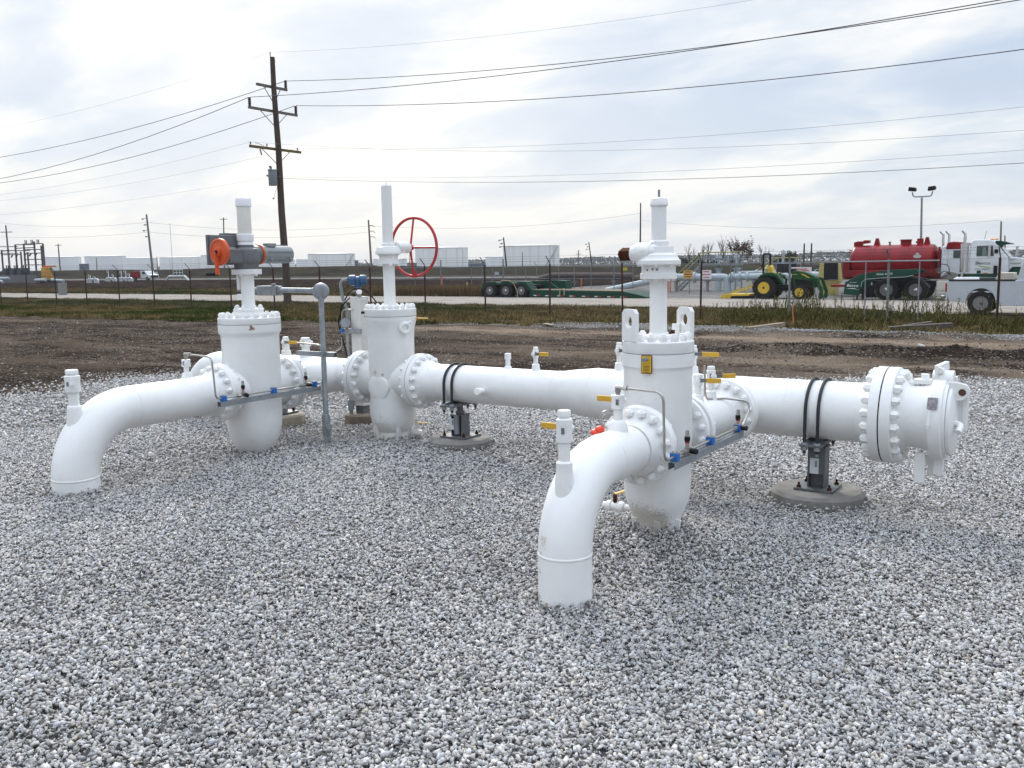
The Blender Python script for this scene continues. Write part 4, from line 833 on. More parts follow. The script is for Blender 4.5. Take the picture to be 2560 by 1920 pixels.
# --- tubing manifolds ---------------------------------------------------
def manifold(label, xt, yt, zt, xs, y0, y1, zs, sgn_end, xe, ye, ze, knobs):
    t = thing('tubing_manifold', label, 'tubing', (xs, (y0+y1)/2, zs), 'tubing manifolds on steel struts'); g = MB(); w = .0205
    prof = [(-w, -.041), (-w, 0), (w, 0), (w, -.041), (w-.008, -.041), (w-.008, -.038), (w-.003, -.038), (w-.003, -.003), (-w+.003, -.003), (-w+.003, -.038), (-w+.008, -.038), (-w+.008, -.041)]
    g.prism(prof, (xs, y0, zs), (1, 0, 0), (0, 0, 1), (0, y1-y0, 0)); st = part('strut_channel', g, SLOT, t, 0)
    zc = zs+.026; tr = .0075
    pa = rounded([(xt, yt, zt), (xs+.002, yt, zt-.01), (xs+.002, yt+.02, zc), (xs+.002, y0+.05, zc)], .05, 6)
    g = MB(); g.tube(pa, tr, 10); g.tube([(xs+.002, y0+.04, zc), (xs+.002, y1-.05, zc)], tr, 10)
    pb = rounded([(xs+.002, y1-.06, zc), (xs+.002, y1+.03, zc), (xe, ye, zc+.06), (xe, ye, ze), (xt+.08, ye-.05, ze+.015), (xt+.02, ye-.25, ze+.03), (xt+.02, ye-.27, zt)] if sgn_end else [(xs+.002, y1-.06, zc), (xs+.002, y1+.05, zc), (xe, ye, ze), (xt, ye, ze+.01)], .05, 6)
    g.tube(pb, tr, 10); part('tube', g, STEEL, t, 50)
    g = MB(); g.lathe([(.014, 0), (.014, .02), (.017, .021), (.017, .035)], (xt, yt, zt-.045), (0, 0, 1), 8); g.cyl((xt-.012, yt, zt), (xt+.05, yt, zt), .013, n=8); g.cyl((xt+.035, yt, zt), (xt+.055, yt, zt), .017, n=6); part('elbow_fitting', g, STEEL, t, 30)
    part('rusty_collar', MB().lathe([(.022, 0), (.030, .004), (.030, .016), (.022, .020)], (xt, yt, zt-.068), (0, 0, 1), 14), RUST, t)
    for yy in (y0+.045, (y0+y1)/2+.02, y1-.06):
        g = MB(); g.box((xs, yy, zc-.003), (.046, .036, .044)); c = part('tube_clamp', g, BLUEC, t, 0, .002)
        g = MB(); g.box((xs, yy, zc+.0205), (.042, .034, .003)); g.cyl((xs-.012, yy, zc+.02), (xs-.012, yy, zc+.027), .006, n=6); g.cyl((xs+.012, yy, zc+.02), (xs+.012, yy, zc+.027), .006, n=6); part('clamp_plate', g, STEEL, c, 0)
    for yy in knobs:
        g = MB(); g.box((xs+.004, yy, zc+.004), (.03, .03, .034)); g.cyl((xs, yy-.07, zc), (xs, yy+.07, zc), .0125, n=8); g.cyl((xs, yy-.055, zc), (xs, yy-.035, zc), .017, n=6); g.cyl((xs, yy+.035, zc), (xs, yy+.055, zc), .017, n=6); g.cyl((xs, yy, zc), (xs, yy, zc+.045), .011, n=10); g.cyl((xs, yy, zc+.075), (xs, yy, zc+.118), .012, n=10); v = part('needle_valve', g, STEEL, t, 30)
        part('valve_knob', MB().lathe([(.011, 0), (.016, .01), (.016, .045), (.012, .048)], (xs+.018, yy, zc+.002), (.98, -.2, 0), 14), BLACK, v); part('valve_band', MB().lathe([(.013, 0), (.017, .010), (.016, .030)], (xs, yy, zc+.052), (0, 0, 1), 12), BLACK, v); part('red_band', MB().cyl((xs, yy, zc+.044), (xs, yy, zc+.054), .013, n=12), REDTRIM, v)
    return t
manifold('stainless tubing with blue clamps on a strut beside the lugged valve', XK, 4.44, 1.047, -1.955, 4.56, 5.68, .635, True, -1.99, 5.93, .79, (4.78, 5.62))
manifold('stainless tubing with blue clamps on a strut across the actuator valve', XL, 4.75, 1.035, -5.98, 4.80, 5.92, .655, False, -5.98, 5.98, 1.02, (5.05, 5.76))

# --- conduit stand -------------------------------------------------------
cx_, cy_ = -5.896, 5.906; z0 = zf(cx_, cy_); CS = thing('conduit_stand', 'upright galvanised conduit with a round junction box and a level arm', 'conduit', (cx_, cy_, z0))
k = MB(); k.tube([(cx_, cy_, z0-.1), (cx_, cy_, z0+.26)], .021, 14); k.tube([(cx_, cy_, z0+.18), (cx_, cy_, 1.46)], .0235, 16); part('riser', k, GALV, CS, 50)
k = MB(); k.lathe([(.034, 0), (.036, .03), (.036, .17), (.032, .20)], (cx_, cy_, z0+.10), (0, 0, 1), 16); k.cyl((cx_, cy_, z0+.19), (cx_+.065, cy_-.03, z0+.19), .026, n=14); k.cyl((cx_+.055, cy_-.025, z0+.19), (cx_+.075, cy_-.035, z0+.19), .030, n=8); part('seal_fitting', k, GALVD, CS, 35)
vd = Vector((.63, -.76, -.12)).normalized(); k = MB(); bc_ = Vector((cx_, cy_, 1.51)); k.lathe([(.068, -.035), (.073, -.03), (.073, .02), (.066, .028), (.050, .034), (.02, .036)], bc_, vd, 32); k.cyl((cx_, cy_, 1.43), (cx_, cy_, 1.47), .030, n=12); k.cyl((cx_-.05, cy_, 1.515), (cx_-.10, cy_, 1.515), .028, n=12); part('junction_box', k, GALV, CS, 32)
k = MB(); k.tube([(cx_-.09, cy_, 1.515), (cx_-.52, cy_, 1.52)], .024, 16); part('arm', k, GALV, CS, 50)
k = MB(); k.cyl((cx_-.50, cy_, 1.52), (cx_-.53, cy_, 1.52), .034, n=12); k.box((cx_-.66, cy_, 1.515), (.26, .09, .09)); k.cyl((cx_-.58, cy_-.02, 1.56), (cx_-.58, cy_-.02, 1.58), .025, n=12); k.cyl((cx_-.78, cy_, 1.52), (cx_-.98, cy_-.05, 1.52), .026, n=12); k.box((cx_-.99, cy_-.05, 1.53), (.06, .06, .05)); part('conduit_body', k, GALVD, CS, 30, .008)
k = MB(); k.prism([(-.0205, -.041), (-.0205, 0), (.0205, 0), (.0205, -.041), (.0175, -.041), (.0175, -.003), (-.0175, -.003), (-.0175, -.041)], (cx_-.34, cy_+.02, .965), (0, 1, 0), (0, 0, 1), (.47, 0, 0)); k.box((cx_, cy_, .95), (.05, .06, .045)); sc_ = part('strut_arm', k, GALVD, CS, 0)
# --- instrument stand ------------------------------------------------------
ix, iy = -6.45, 7.0; z0 = zf(ix, iy); IS = thing('instrument_stand', 'white instrument post with a blue transmitter head and black cables', 'instrument', (ix, iy, z0))
part('concrete_pier', MB().lathe([(.19, -.05), (.19, .10), (.17, .115)], (ix, iy, z0), (0, 0, 1), 40), CONCB, IS, 30)
k = MB(); k.box((ix, iy, z0+.16), (.10, .10, .10)); part('foot', k, DSTEEL, IS, 0)
k = MB(); k.box((ix, iy, (z0+.20+1.42)/2), (.10, .16, 1.42-z0-.20)); k.box((ix+.065, iy-.03, (z0+.20+1.40)/2), (.04, .10, 1.2-z0)); part('post', k, mat('brushed_white_post', (.62, .62, .60), .4, metal=.2, var=.1), IS, 0, .004)
k = MB(); k.cyl((ix, iy, 1.42), (ix, iy, 1.52), .03, n=14); k.cyl((ix+.02, iy-.02, 1.43), (ix+.06, iy-.06, 1.47), .03, n=12); k.box((ix-.07, iy, 1.47), (.10, .02, .02)); part('neck', k, STEEL, IS, 30)
k = MB(); dd = Vector((.6, .8, 0)); pc = Vector((ix, iy-.01, 1.585)); k.lathe([(.038, -.092), (.05, -.088), (.054, -.078), (.054, -.026), (.040, -.016), (.040, .016), (.054, .026), (.054, .078), (.05, .088), (.038, .092)], pc, Vector((.80, .60, 0)), 28); k.cyl(pc-Vector((0, 0, .02)), pc-Vector((0, 0, .075)), .034, n=16); part('transmitter', k, BLUET, IS, 32)
k = MB(); k.tube(rounded([(ix-.08, iy-.07, 1.60), (ix-.16, iy-.10, 1.58), (ix-.15, iy-.08, 1.40), (ix-.11, iy-.06, 1.28)], .06, 6), .016, 10); k.cyl((ix-.11, iy-.06, 1.30), (ix-.11, iy-.06, 1.16), .022, n=10); part('flex_conduit', k, GREYL, IS, 50)
k = MB()
k.tube(rounded([(ix+.22, iy+.05, 1.33), (ix+.10, iy, 1.50), (ix-.06, iy-.05, 1.50), (ix-.19, iy-.08, 1.30), (ix-.17, iy-.10, 1.05), (ix-.08, iy-.12, .80), (ix-.08, iy-.14, .60)], .14, 7), .007, 6)
k.tube(rounded([(ix+.05, iy-.02, 1.42), (ix-.04, iy-.06, 1.43), (ix-.14, iy-.09, 1.34), (ix-.21, iy-.10, 1.16), (ix-.15, iy-.11, 1.00), (ix-.10, iy-.12, .98)], .1, 7), .007, 6); part('cable', k, BLACK, IS, 60)
k = MB(); k.tube(rounded([(ix-.005, iy-.09, 1.29), (ix-.15, iy-.10, 1.29), (ix-.16, iy-.11, .90), (ix-.20, iy-.15, .86), (ix-.95, iy-.35, .79)], .05, 5), .006, 8); part('impulse_tube', k, STEEL, IS, 50)
k = MB(); k.tube([(ix-.10, iy-.09, 1.13), (ix-.085, iy-.09, .55)], .016, 10); part('drop_conduit', k, GALV, IS, 50)
k = MB(); k.box((ix-.02, iy-.10, 1.07), (.24, .035, .05)); k.box((ix-.08, iy-.10, .735), (.30, .035, .045)); part('bracket', k, GALVD, IS, 0)
k = MB(); k.cyl((ix-.245, iy-.10, .735), (ix-.275, iy-.13, .735), .055, n=20); k.cyl((ix-.09, iy-.11, 1.15), (ix-.06, iy-.15, 1.16), .05, n=20); part('round_cover', k, GALVD, IS, 32)
part('blue_clamp', MB().box((ix-.135, iy-.115, 1.075), (.03, .04, .04)), BLUEC, IS, 0)
k = MB(); k.cyl((ix-.07, iy-.1, z0+.0), (ix-.07, iy-.1, z0+.28), .02, n=10); k.cyl((ix-.07, iy-.1, z0+.16), (ix-.07, iy-.1, z0+.26), .034, n=12); part('seal_fitting', k, GALVD, IS, 35)
# --- hanging caps -----------------------------------------------------------
hx, hy, hz = XK-.10, 4.44, .795; CP = thing('hanging_caps', 'pair of orange-red caps hanging from a wire loop on the front pipe', 'cap', (hx, hy, hz-.05))
k = MB(); k.ball((hx-.006, hy-.01, hz+.012), (.028, .026, .022), 14, 9); k.ball((hx-.034, hy-.01, hz-.006), (.030, .026, .020), 14, 9); part('cap', k, CAPRED, CP, 60)
k = MB(); k.torus((hx+.045, hy-.01, hz+.075), (.55, -.83, .1), .048, .004, 26, 6); k.torus((hx+.052, hy-.02, hz+.068), (.75, -.65, .1), .040, .003, 26, 6); part('wire_loop', k, STEEL, CP, 60)
# ------------------------------------------------------------------ front fence
FY = 30.22
FN = thing('chain_link_fence', 'long chain link fence with rusty posts and barbed wire arms in front of the road', 'fence', (-28, FY, -.29))
px_ = [-54.6+3.05*i for i in range(-8, 20)]
for i, x in enumerate(px_):
    gal = i in (23, 24); m = GALVD if gal else RUSTP; z = zf(x, FY); ln = rnd.uniform(-.03, .03)
    k = MB(); k.tube([(x-ln, FY, z-.1), (x, FY, 1.72)], .036, 8)
    o = part('fence_post', k, m, FN, 50, label='galvanised grey post' if gal else None)
    k = MB(); k.tube([(x, FY, 1.71), (x, FY, 1.76), (x-.02, FY-.27, 2.03)], .020, 6); part('barb_arm', k, DSTEEL, o, 50)
wz = np.array([]); V = []; F = []
def wires(segs, r):
    """thin three-sided prisms"""
    s = np.asarray(segs, float); p0, p1 = s[:, 0], s[:, 1]; n = len(s); d = p1-p0; d /= np.linalg.norm(d, axis=1)[:, None]
    a = np.where(np.abs(d[:, 2:3]) < .9, np.array([[0, 0, 1.]]), np.array([[1., 0, 0]])); u = np.cross(a, d); u /= np.linalg.norm(u, axis=1)[:, None]; w = np.cross(d, u)
    rr = np.broadcast_to(np.asarray(r, float).reshape(-1, 1) if np.ndim(r) else np.full((1, 1), r), (n, 1))
    vs = [p+rr*(u*math.cos(t)+w*math.sin(t)) for p in (p0, p1) for t in (0, 2.094, 4.189)]
    v = np.stack(vs, 1).reshape(-1, 3); b = np.arange(n)[:, None]*6
    q = np.concatenate([b+np.array([[0, 1, 4, 3]]), b+np.array([[1, 2, 5, 4]]), b+np.array([[2, 0, 3, 5]])], 0)
    return v, q.reshape(-1), np.full(3*n, 4)
def mesh_panel(name, x0, x1, y, ztop, zbot, step, r, m, parent):
    seg = []; h = ztop-zbot; x = x0-h
    while x < x1+h:
        for s in (1, -1):
            a, b = (x, zbot), (x+h*s, ztop)
            xa, za, xb, zb = a[0], a[1], b[0], b[1]
            if max(xa, xb) < x0 or min(xa, xb) > x1: continue
            def cut(xc): return za+(zb-za)*(xc-xa)/(xb-xa)
            if xa < x0: za2 = cut(x0); xa2 = x0
            elif xa > x1: za2 = cut(x1); xa2 = x1
            else: xa2, za2 = xa, za
            if xb < x0: xb2, zb2 = x0, cut(x0)
            elif xb > x1: xb2, zb2 = x1, cut(x1)
            else: xb2, zb2 = xb, zb
            if abs(xa2-xb2) > .01: seg.append(((xa2, y+.004*s, za2), (xb2, y+.004*s, zb2)))
        x += step
    v, l, s = wires(seg, r); o = raw(name, v-np.array(wl(parent)), l, s, m, None, False, parent=parent); return o
MESHM = mat('fence_wire', (.055, .057, .06), .7, spec=.2)
mesh_panel('wire_mesh', px_[0], px_[-1], FY-.035, 1.70, -.27, .075, .0022, MESHM, FN)
seg = []
for i in range(len(px_)-1):
    for (dy, z) in ((-.035, 1.70), (-.11, 1.84), (-.19, 1.93), (-.265, 2.02)):
        seg.append(((px_[i], FY+dy, z), (px_[i+1], FY+dy, z+rnd.uniform(-.01, .01))))
        if z > 1.8:
            for q in range(22):
                x = px_[i]+3.05*(q+.5)/22; seg.append(((x-.012, FY+dy, z-.022), (x+.012, FY+dy, z+.022)))
v, l, s = wires(seg, .0030); o = raw('barbed_wire', v-np.array(wl(FN)), l, s, MESHM, None, False, parent=FN); o['kind'] = 'stuff'
k = MB(); k.tube([(-7.2, FY-.07, 1.655), (-4.35, FY-.07, 1.655)], .022, 8); part('top_rail', k, GALVD, FN)
for x in (-6.46, -4.90): part('gate_stile', MB().tube([(x, FY-.07, -.3), (x, FY-.07, 1.65)], .018, 8), GALVD, FN)

# ------------------------------------------------------------------ rear fence of the yard
F2 = thing('yard_fence', 'galvanised chain link fence with top rail and gates beyond the road', 'fence', (-28, 54.6, -.29))
f2x = [-47, -44.5, -42, -39.2, -36.4, -33.6, -30.6, -27.6, -24.9, -22.3, -19.6, -16.8, -14, -11, -8, -5]; f2y = lambda x: 54.6+.0*x
for i, x in enumerate(f2x):
    big = i in (2, 4, 8); k = MB(); k.tube([(x, f2y(x), -.4), (x, f2y(x), 2.15 if big else 1.62)], .055 if big else .03, 8); o = part('fence_post', k, GALVD, F2, 50)
    if not big: part('barb_arm', MB().tube([(x, f2y(x), 1.60), (x-.05, f2y(x)-.25, 1.92)], .02, 6), GALVD, o)
k = MB(); k.tube([(f2x[0], 54.6, 1.60), (f2x[-1], 54.6, 1.60)], .024, 6); part('top_rail', k, GALVD, F2)
k = MB(); k.tube([(-47, 54.57, .72), (-27, 54.57, .72)], .022, 6); part('middle_rail', k, GALVD, F2)
k = MB(); k.tube([(-36.4, 54.57, -.18), (-27.8, 54.57, -.18)], .022, 6); part('bottom_rail', k, GALVD, F2)
for x in (-38.2, -37.3, -35.3, -34.5, -31.8, -29.3, -26.2, -24.0): part('gate_stile', MB().tube([(x, 54.57, -.2), (x, 54.57, 1.6)], .022, 6), GALVD, F2)
mesh_panel('wire_mesh', -47, -5, 54.55, 1.58, -.25, .11, .0030, MESHM, F2)
v, l, s = wires([((a, 54.6-.1*j, 1.62+.1*j), (b, 54.6-.1*j, 1.62+.1*j)) for a, b in zip(f2x[:-1], f2x[1:]) for j in (1, 2, 3)], .004)
o = raw('barbed_wire', v-np.array(wl(F2)), l, s, MESHM, None, False, parent=F2); o['kind'] = 'stuff'
def sign(label, x, z, w, h, m, lines, grp='signs on the yard fence'):
    t = thing('fence_sign', label, 'sign', (x, 54.5, z-h/2), grp); p = part('panel', MB().box((x, 54.5, z), (w, .02, h)), m, t, 0)
    k = MB()
    for i in range(lines): k.box((x, 54.488, z+h*.32-i*h*.62/max(lines-1, 1)), (w*(.8 if i % 2 else .6), .004, h*.10))
    part('sign_print', k, TXTK if m is not SIGNW else mat('red_print', (.4, .05, .06), .6), p, 0)
sign('orange and yellow warning sign on the yard fence', -22.35, .95, .62, .50, SIGNO, 3)
sign('white and red warning sign on the yard fence beside the orange one', -21.15, .93, .66, .56, SIGNW, 3)
sign('white notice on the yard fence seen behind the tractor seat', -15.3, 1.02, 1.2, .62, SIGNW, 5)
sign('small blue and white sign on the gate behind the dry grass', -36.9, 1.12, .34, .22, mat('pale_blue_sign', (.45, .52, .60), .6), 2)
sign('small yellow sign on the tall gate post behind the trailer', -26.75, 1.32, .34, .22, mat('yellow_sign', (.55, .42, .04), .6), 2)

# ------------------------------------------------------------------ wheels
def wheel(parent, x, y, z, r, w, rr, rimm, side=-1, lug=0, name='wheel', hubm=None, hubr=.12, chrome=False):
    """y is the outer face, axle along Y; side -1 faces the camera"""
    s = -side; k = MB(); k.lathe([(rr, .01), (rr+.02, 0), (r*.80, -.0), (r*.94, .012), (r, .05), (r, w-.05), (r*.94, w-.012), (r*.8, w), (rr, w)], (x, y, z), (0, s, 0), 36, False, False)
    if lug:
        for i in range(lug):
            for sd in (0, 1):
                a = 2*math.pi*(i+sd*.5)/lug; R3 = Matrix.Rotation(-a, 3, 'Y'); yy = y+s*(w*(.27 if sd == 0 else .73))
                k.box(Vector((x, yy, z))+R3 @ Vector((r+.008, 0, 0)), (.045, w*.5, .045), R3 @ Matrix.Rotation((.6 if sd == 0 else -.6), 3, 'X'))
    o = part(name, k, TYRE, parent, 35)
    k = MB(); k.lathe([(rr+.012, -.002), (rr+.006, -.012), (rr*.92, -.004), (rr*.86, .03), (rr*.62, w*.30), (hubr, w*.28), (hubr*.95, w*.12), (hubr*.5, w*.08)], (x, y, z), (0, s, 0), 36)
    ri = part('rim', k, rimm, o, 35)
    if hubm:
        k = MB(); k.lathe([(hubr*.9, w*.2), (hubr*.9, .02), (hubr*.55, -.02), (.02, -.04)], (x, y, z), (0, s, 0), 24)
        if chrome: k.lathe([(rr*.80, w*.29), (rr*.74, w*.24)], (x, y, z), (0, s, 0), 24)
        part('hub_cap', k, hubm, o, 40)
    return o
def loc(t, pts): return [(t[0]+x, t[1]+z) for x, z in pts]
G = -.29
# --- lowboy trailer -----------------------------------------------------
TR = thing('lowboy_trailer', 'dark green lowboy trailer with three axles parked beyond the road', 'trailer', (-27, 47.5, G))
y0, y1 = 46.5, 49.0
k = MB(); k.xz([(-29.05, G+.50), (-22.95, G+.43), (-22.0, G+.25), (-21.45, G+.11), (-21.5, G+.02), (-22.3, G+.03), (-28.0, G+.06), (-29.2, G+.14)], y0, y1); part('deck', k, GREEN, TR, 0, .01)
k = MB(); [k.box(((-29+x_)/1, 47.75, G+.515-.012*x_), (.22, 2.4, .03)) for x_ in np.arange(.2, 5.9, .25)]; part('deck_boards', k, TIMBER, TR, 0)
k = MB(); k.xz([(-32.6, G+.50), (-32.6, G+.86), (-32.3, G+.99), (-31.62, G+1.01), (-31.45, G+.92), (-31.25, G+.92), (-31.05, G+1.04), (-30.4, G+1.04), (-30.2, G+.93), (-30.05, G+.93), (-29.85, G+1.02), (-29.44, G+1.0), (-29.0, G+.50), (-29.2, G+.42), (-29.5, G+.80), (-32.2, G+.80), (-32.4, G+.50)], y0, y0+.75); part('fender', k, GREEN, TR, 0, .01)
k = MB(); k.xz([(-32.6, G+.50), (-32.6, G+.86), (-32.3, G+.99), (-29.44, G+1.0), (-28.4, G+1.04), (-27.7, G+1.0), (-27.6, G+.50), (-29.2, G+.42), (-29.5, G+.80), (-32.2, G+.80)], y1-.75, y1); part('fender', k, GREEN, TR, 0, .01)
k = MB(); k.box((-30.9, 47.75, G+.72), (3.4, 1.2, .16)); part('axle_frame', k, BLACK, TR, 0)
k = MB(); [k.bar((-29.42+.09*i, y0+.05, G+.985-.105*i), (-29.42+.09*i, y0+.72, G+.985-.105*i), .05, .03) for i in range(5)]; part('ramp_rungs', k, mat('pale_green_rung', (.10, .20, .15), .5), TR, 0)
k = MB(); [k.bar((-28.35+.12*i, y1-.72, G+1.06-.09*i), (-28.35+.12*i, y1-.05, G+1.06-.09*i), .05, .03) for i in range(6)]; k.xz([(-28.6, G+1.03), (-28.45, G+1.03), (-27.7, G+.55), (-27.9, G+.55)], y1-1.5, y1-1.4); part('far_ramp', k, GREEN, TR, 0)
for i, xx in enumerate((-32.02, -30.85, -29.72)):
    wheel(TR, xx, y0-.02, G+.45, .47, .5, .24, mat('dusty_rim', (.12, .12, .12), .6) if i == 0 else bpy.data.materials['dusty_rim'], hubm=CHROME, hubr=.10); wheel(TR, xx, y1+.02, G+.45, .47, .5, .24, bpy.data.materials['dusty_rim'], side=1)
k = MB(); k.box((-32.68, 47.0, G+.36), (.03, .9, .55)); part('mud_flap', k, RUBBER, TR, 0)
for i in range(8):
    xx = -28.75+.82*i; k = MB(); k.box((xx, y0-.004, G+.175-.008*i), (.20, .006, .055)); part('white_reflector', k, REFW, TR, 0); k = MB(); k.box((xx+.23, y0-.004, G+.172-.008*i), (.22, .006, .055)); part('red_reflector', k, REDTRIM, TR, 0)
k = MB(); k.tube([(-31.15, y0-.02, G+1.07), (-30.6, y0-.03, G+1.06), (-30.25, y0-.03, G+.9), (-30.0, y0-.03, G+.45), (-29.95, y0-.03, G+.05)], .022, 6); part('strap', k, STRAP, TR); k = MB(); k.tube([(-27.05, y0-.02, G+.15), (-27.0, y0-.03, G+.52), (-26.9, y0+.3, G+.56), (-26.75, y0-.03, G+.52), (-26.72, y0-.03, G+.2)], .03, 6); part('strap', k, STRAP, TR)
# --- compact tractor ------------------------------------------------------
CT = thing('compact_tractor', 'small green tractor with yellow wheels and front loader arms', 'tractor', (-14.4, 48.3, G)); y0 = 47.7
for xx, yy, sd in ((-15.33, y0, -1), (-15.33, y0+1.55, 1)): wheel(CT, xx, yy, G+.61, .60, .36, .30, TYEL, sd, 18, hubm=BLACK, hubr=.09)
for xx, yy, sd in ((-13.48, y0+.05, -1), (-13.48, y0+1.5, 1)): wheel(CT, xx, yy, G+.375, .365, .26, .215, TYEL, sd, 15, hubm=BLACK, hubr=.07)
k = MB(); k.xz([(-15.62, G+1.14), (-15.5, G+1.30), (-15.25, G+1.40), (-14.9, G+1.41), (-14.62, G+1.30), (-14.42, G+1.02), (-14.28, G+.80), (-14.38, G+.80), (-14.55, G+1.02), (-14.72, G+1.20), (-15.0, G+1.27), (-15.4, G+1.24)], y0-.02, y0+.36); k.xz([(-15.62, G+1.14), (-15.5, G+1.30), (-14.9, G+1.41), (-14.42, G+1.02), (-14.55, G+1.02), (-15.0, G+1.27)], y0+1.2, y0+1.56); part('fender', k, TGREEN, CT, 0, .015)
k = MB(); k.xz([(-14.0, G+1.46), (-13.75, G+1.49), (-13.3, G+1.40), (-12.85, G+1.20), (-12.70, G+1.02), (-12.75, G+.62), (-14.1, G+.58)], y0+.48, y0+1.08); part('hood', k, TGREEN, CT, 0, .04); k = MB(); k.xz([(-14.02, G+.62), (-14.02, G+1.12), (-13.5, G+1.05), (-12.9, G+.90), (-12.9, G+.60)], y0+.462, y0+.474); part('engine_side', k, BLACK, CT, 0)
k = MB(); k.xz([(-13.55, G+1.33), (-13.42, G+1.32), (-12.95, G+1.07), (-12.97, G+1.03), (-13.1, G+1.07), (-13.45, G+1.27)], y0+.468, y0+.472); k.xz([(-13.96, G+1.31), (-13.72, G+1.31), (-13.72, G+1.285), (-13.96, G+1.285)], y0+.468, y0+.472); part('hood_stripe', k, TYEL, CT, 0)
k = MB(); k.box((-14.45, y0+.78, G+.60), (2.0, .5, .32)); k.box((-14.2, y0+.42, G+.62), (.7, .35, .06)); k.box((-13.5, y0+.78, G+.42), (.2, 1.1, .14)); part('chassis', k, BLACK, CT, 0, .02)
k = MB(); k.box((-15.0, y0+.78, G+1.22), (.9, .9, .12)); part('platform', k, TGREEN, CT, 0, .02)
k = MB(); k.tube(rounded([(-15.42, y0+.20, G+1.0), (-15.44, y0+.20, G+2.38), (-15.44, y0+1.36, G+2.38), (-15.42, y0+1.36, G+1.0)], .1, 5), .055, 10); k.box((-15.47, y0+.2, G+1.75), (.12, .08, .12)); k.box((-15.47, y0+1.36, G+1.75), (.12, .08, .12)); part('roll_bar', k, BLACK, CT, 40)
k = MB(); k.xz([(-15.28, G+1.34), (-15.30, G+1.72), (-15.22, G+1.78), (-15.12, G+1.70), (-15.05, G+1.42), (-14.8, G+1.40), (-14.8, G+1.32)], y0+.55, y0+1.02); part('seat', k, TYEL, CT, 0, .03)
k = MB(); k.tube([(-14.05, y0+.78, G+1.35), (-14.32, y0+.78, G+1.62)], .02, 8); k.torus((-14.36, y0+.78, G+1.64), (.75, 0, .66), .18, .014, 24, 6); k.box((-14.08, y0+.78, G+1.46), (.32, .5, .26)); k.box((-14.75, y0+.42, G+1.5), (.06, .05, .3)); part('steering_wheel', k, BLACK, CT, 40)
for yy in (y0+.30, y0+1.22):
    k = MB(); k.xz([(-13.9, G+1.02), (-13.9, G+1.10), (-12.95, G+1.12), (-12.72, G+1.14), (-12.60, G+1.08), (-12.34, G+.46), (-12.34, G+.10), (-12.42, G+.04), (-12.54, G+.08), (-12.50, G+.44), (-12.72, G+1.0), (-12.95, G+1.03)], yy, yy+.08); k.bar((-13.85, yy+.04, G+1.08), (-13.75, yy+.04, G+.55), .08, .08); k.tube([(-12.95, yy+.1, G+1.0), (-12.52, yy+.1, G+.45)], .025, 8); part('loader_arm', k, TGREEN, CT, 0, .01)
k = MB(); k.tube([(-12.72, y0+.43, G+.95), (-12.46, y0+.43, G+.42)], .018, 8); part('loader_cylinder', k, CHROME, CT)
# --- mower -------------------------------------------------------------
MW = thing('rotary_mower', 'yellow rotary mower attachment behind the green tractor', 'mower', (-16.8, 48.3, G))
k = MB(); k.xz([(-17.70, G+.04), (-17.62, G+.24), (-17.3, G+.27), (-16.1, G+.28), (-16.1, G+.18), (-17.1, G+.16), (-17.15, G+.03)], y0, y0+1.5); part('deck', k, TYEL, MW, 0, .01)
k = MB(); k.box((-16.6, y0+.7, G+.10), (1.0, 1.35, .12)); part('skirt', k, BLACK, MW, 0)
for yy in (y0+.10, y0+1.35): k = MB(); k.bar((-17.5, yy, G+.27), (-16.0, yy, G+.73), .07, .06); k.bar((-16.32, yy, G+.26), (-16.15, yy, G+.70), .06, .07); part('frame', k, FADEY if yy < y0+1 else TYEL, MW, 0)
k = MB(); k.box((-16.0, y0+.72, G+.72), (.10, 1.3, .10)); k.torus((-16.78, y0+.12, G+.58), (0, 1, 0), .05, .018, 18, 6); part('hitch', k, TYEL, MW, 0)
# --- semi tractor with gooseneck --------------------------------------------
ST = thing('semi_tractor', 'white day cab semi tractor with green visor and tandem chrome wheels', 'truck', (-6.5, 48.5, G)); y0 = 47.5
for xx in (-9.19, -7.87):
    wheel(ST, xx, y0, G+.525, .53, .55, .29, DULLC, -1, hubm=CHROME, hubr=.14, chrome=True); wheel(ST, xx, y0+2.4, G+.525, .53, .55, .29, DULLC, 1)
wheel(ST, -3.0, y0+.1, G+.525, .53, .3, .30, CHROME, -1, hubm=CHROME); wheel(ST, -3.0, y0+2.3, G+.525, .53, .3, .30, CHROME, 1)
k = MB(); k.box((-6.2, y0+1.2, G+.82), (7.6, .9, .26)); k.box((-8.5, y0+1.2, G+1.02), (1.0, .9, .14)); part('frame', k, BLACK, ST, 0, .01)
pts = [(-8.53+1.28*math.cos(a), y0+.02, G+.52+.62*math.sin(a)*1.0) for a in np.linspace(.2, 2.94, 14)]
for yy in (y0+.02, y0+1.85): k = MB(); k.xz([(p[0], p[2]) for p in pts]+[(p[0]*.97-8.53*.03, p[2]-.05) for p in pts[::-1]], yy, yy+.55); part('fender', k, RUBBER, ST, 30)
k = MB(); k.xz([(-5.60, G+1.22), (-5.60, G+2.70), (-5.50, G+2.82), (-5.35, G+2.85), (-4.72, G+2.83), (-4.60, G+2.72), (-4.50, G+2.62), (-4.02, G+2.02), (-3.98, G+1.30), (-4.2, G+1.15)], y0+.12, y0+2.3); part('cab', k, TRUCKW, ST, 0, .05)
k = MB(); k.xz([(-4.02, G+1.15), (-4.02, G+2.04), (-3.4, G+1.96), (-2.3, G+1.80), (-2.1, G+1.55), (-2.1, G+.85), (-3.7, G+.85)], y0+.42, y0+2.0); part('hood', k, TRUCKW, ST, 0, .06)
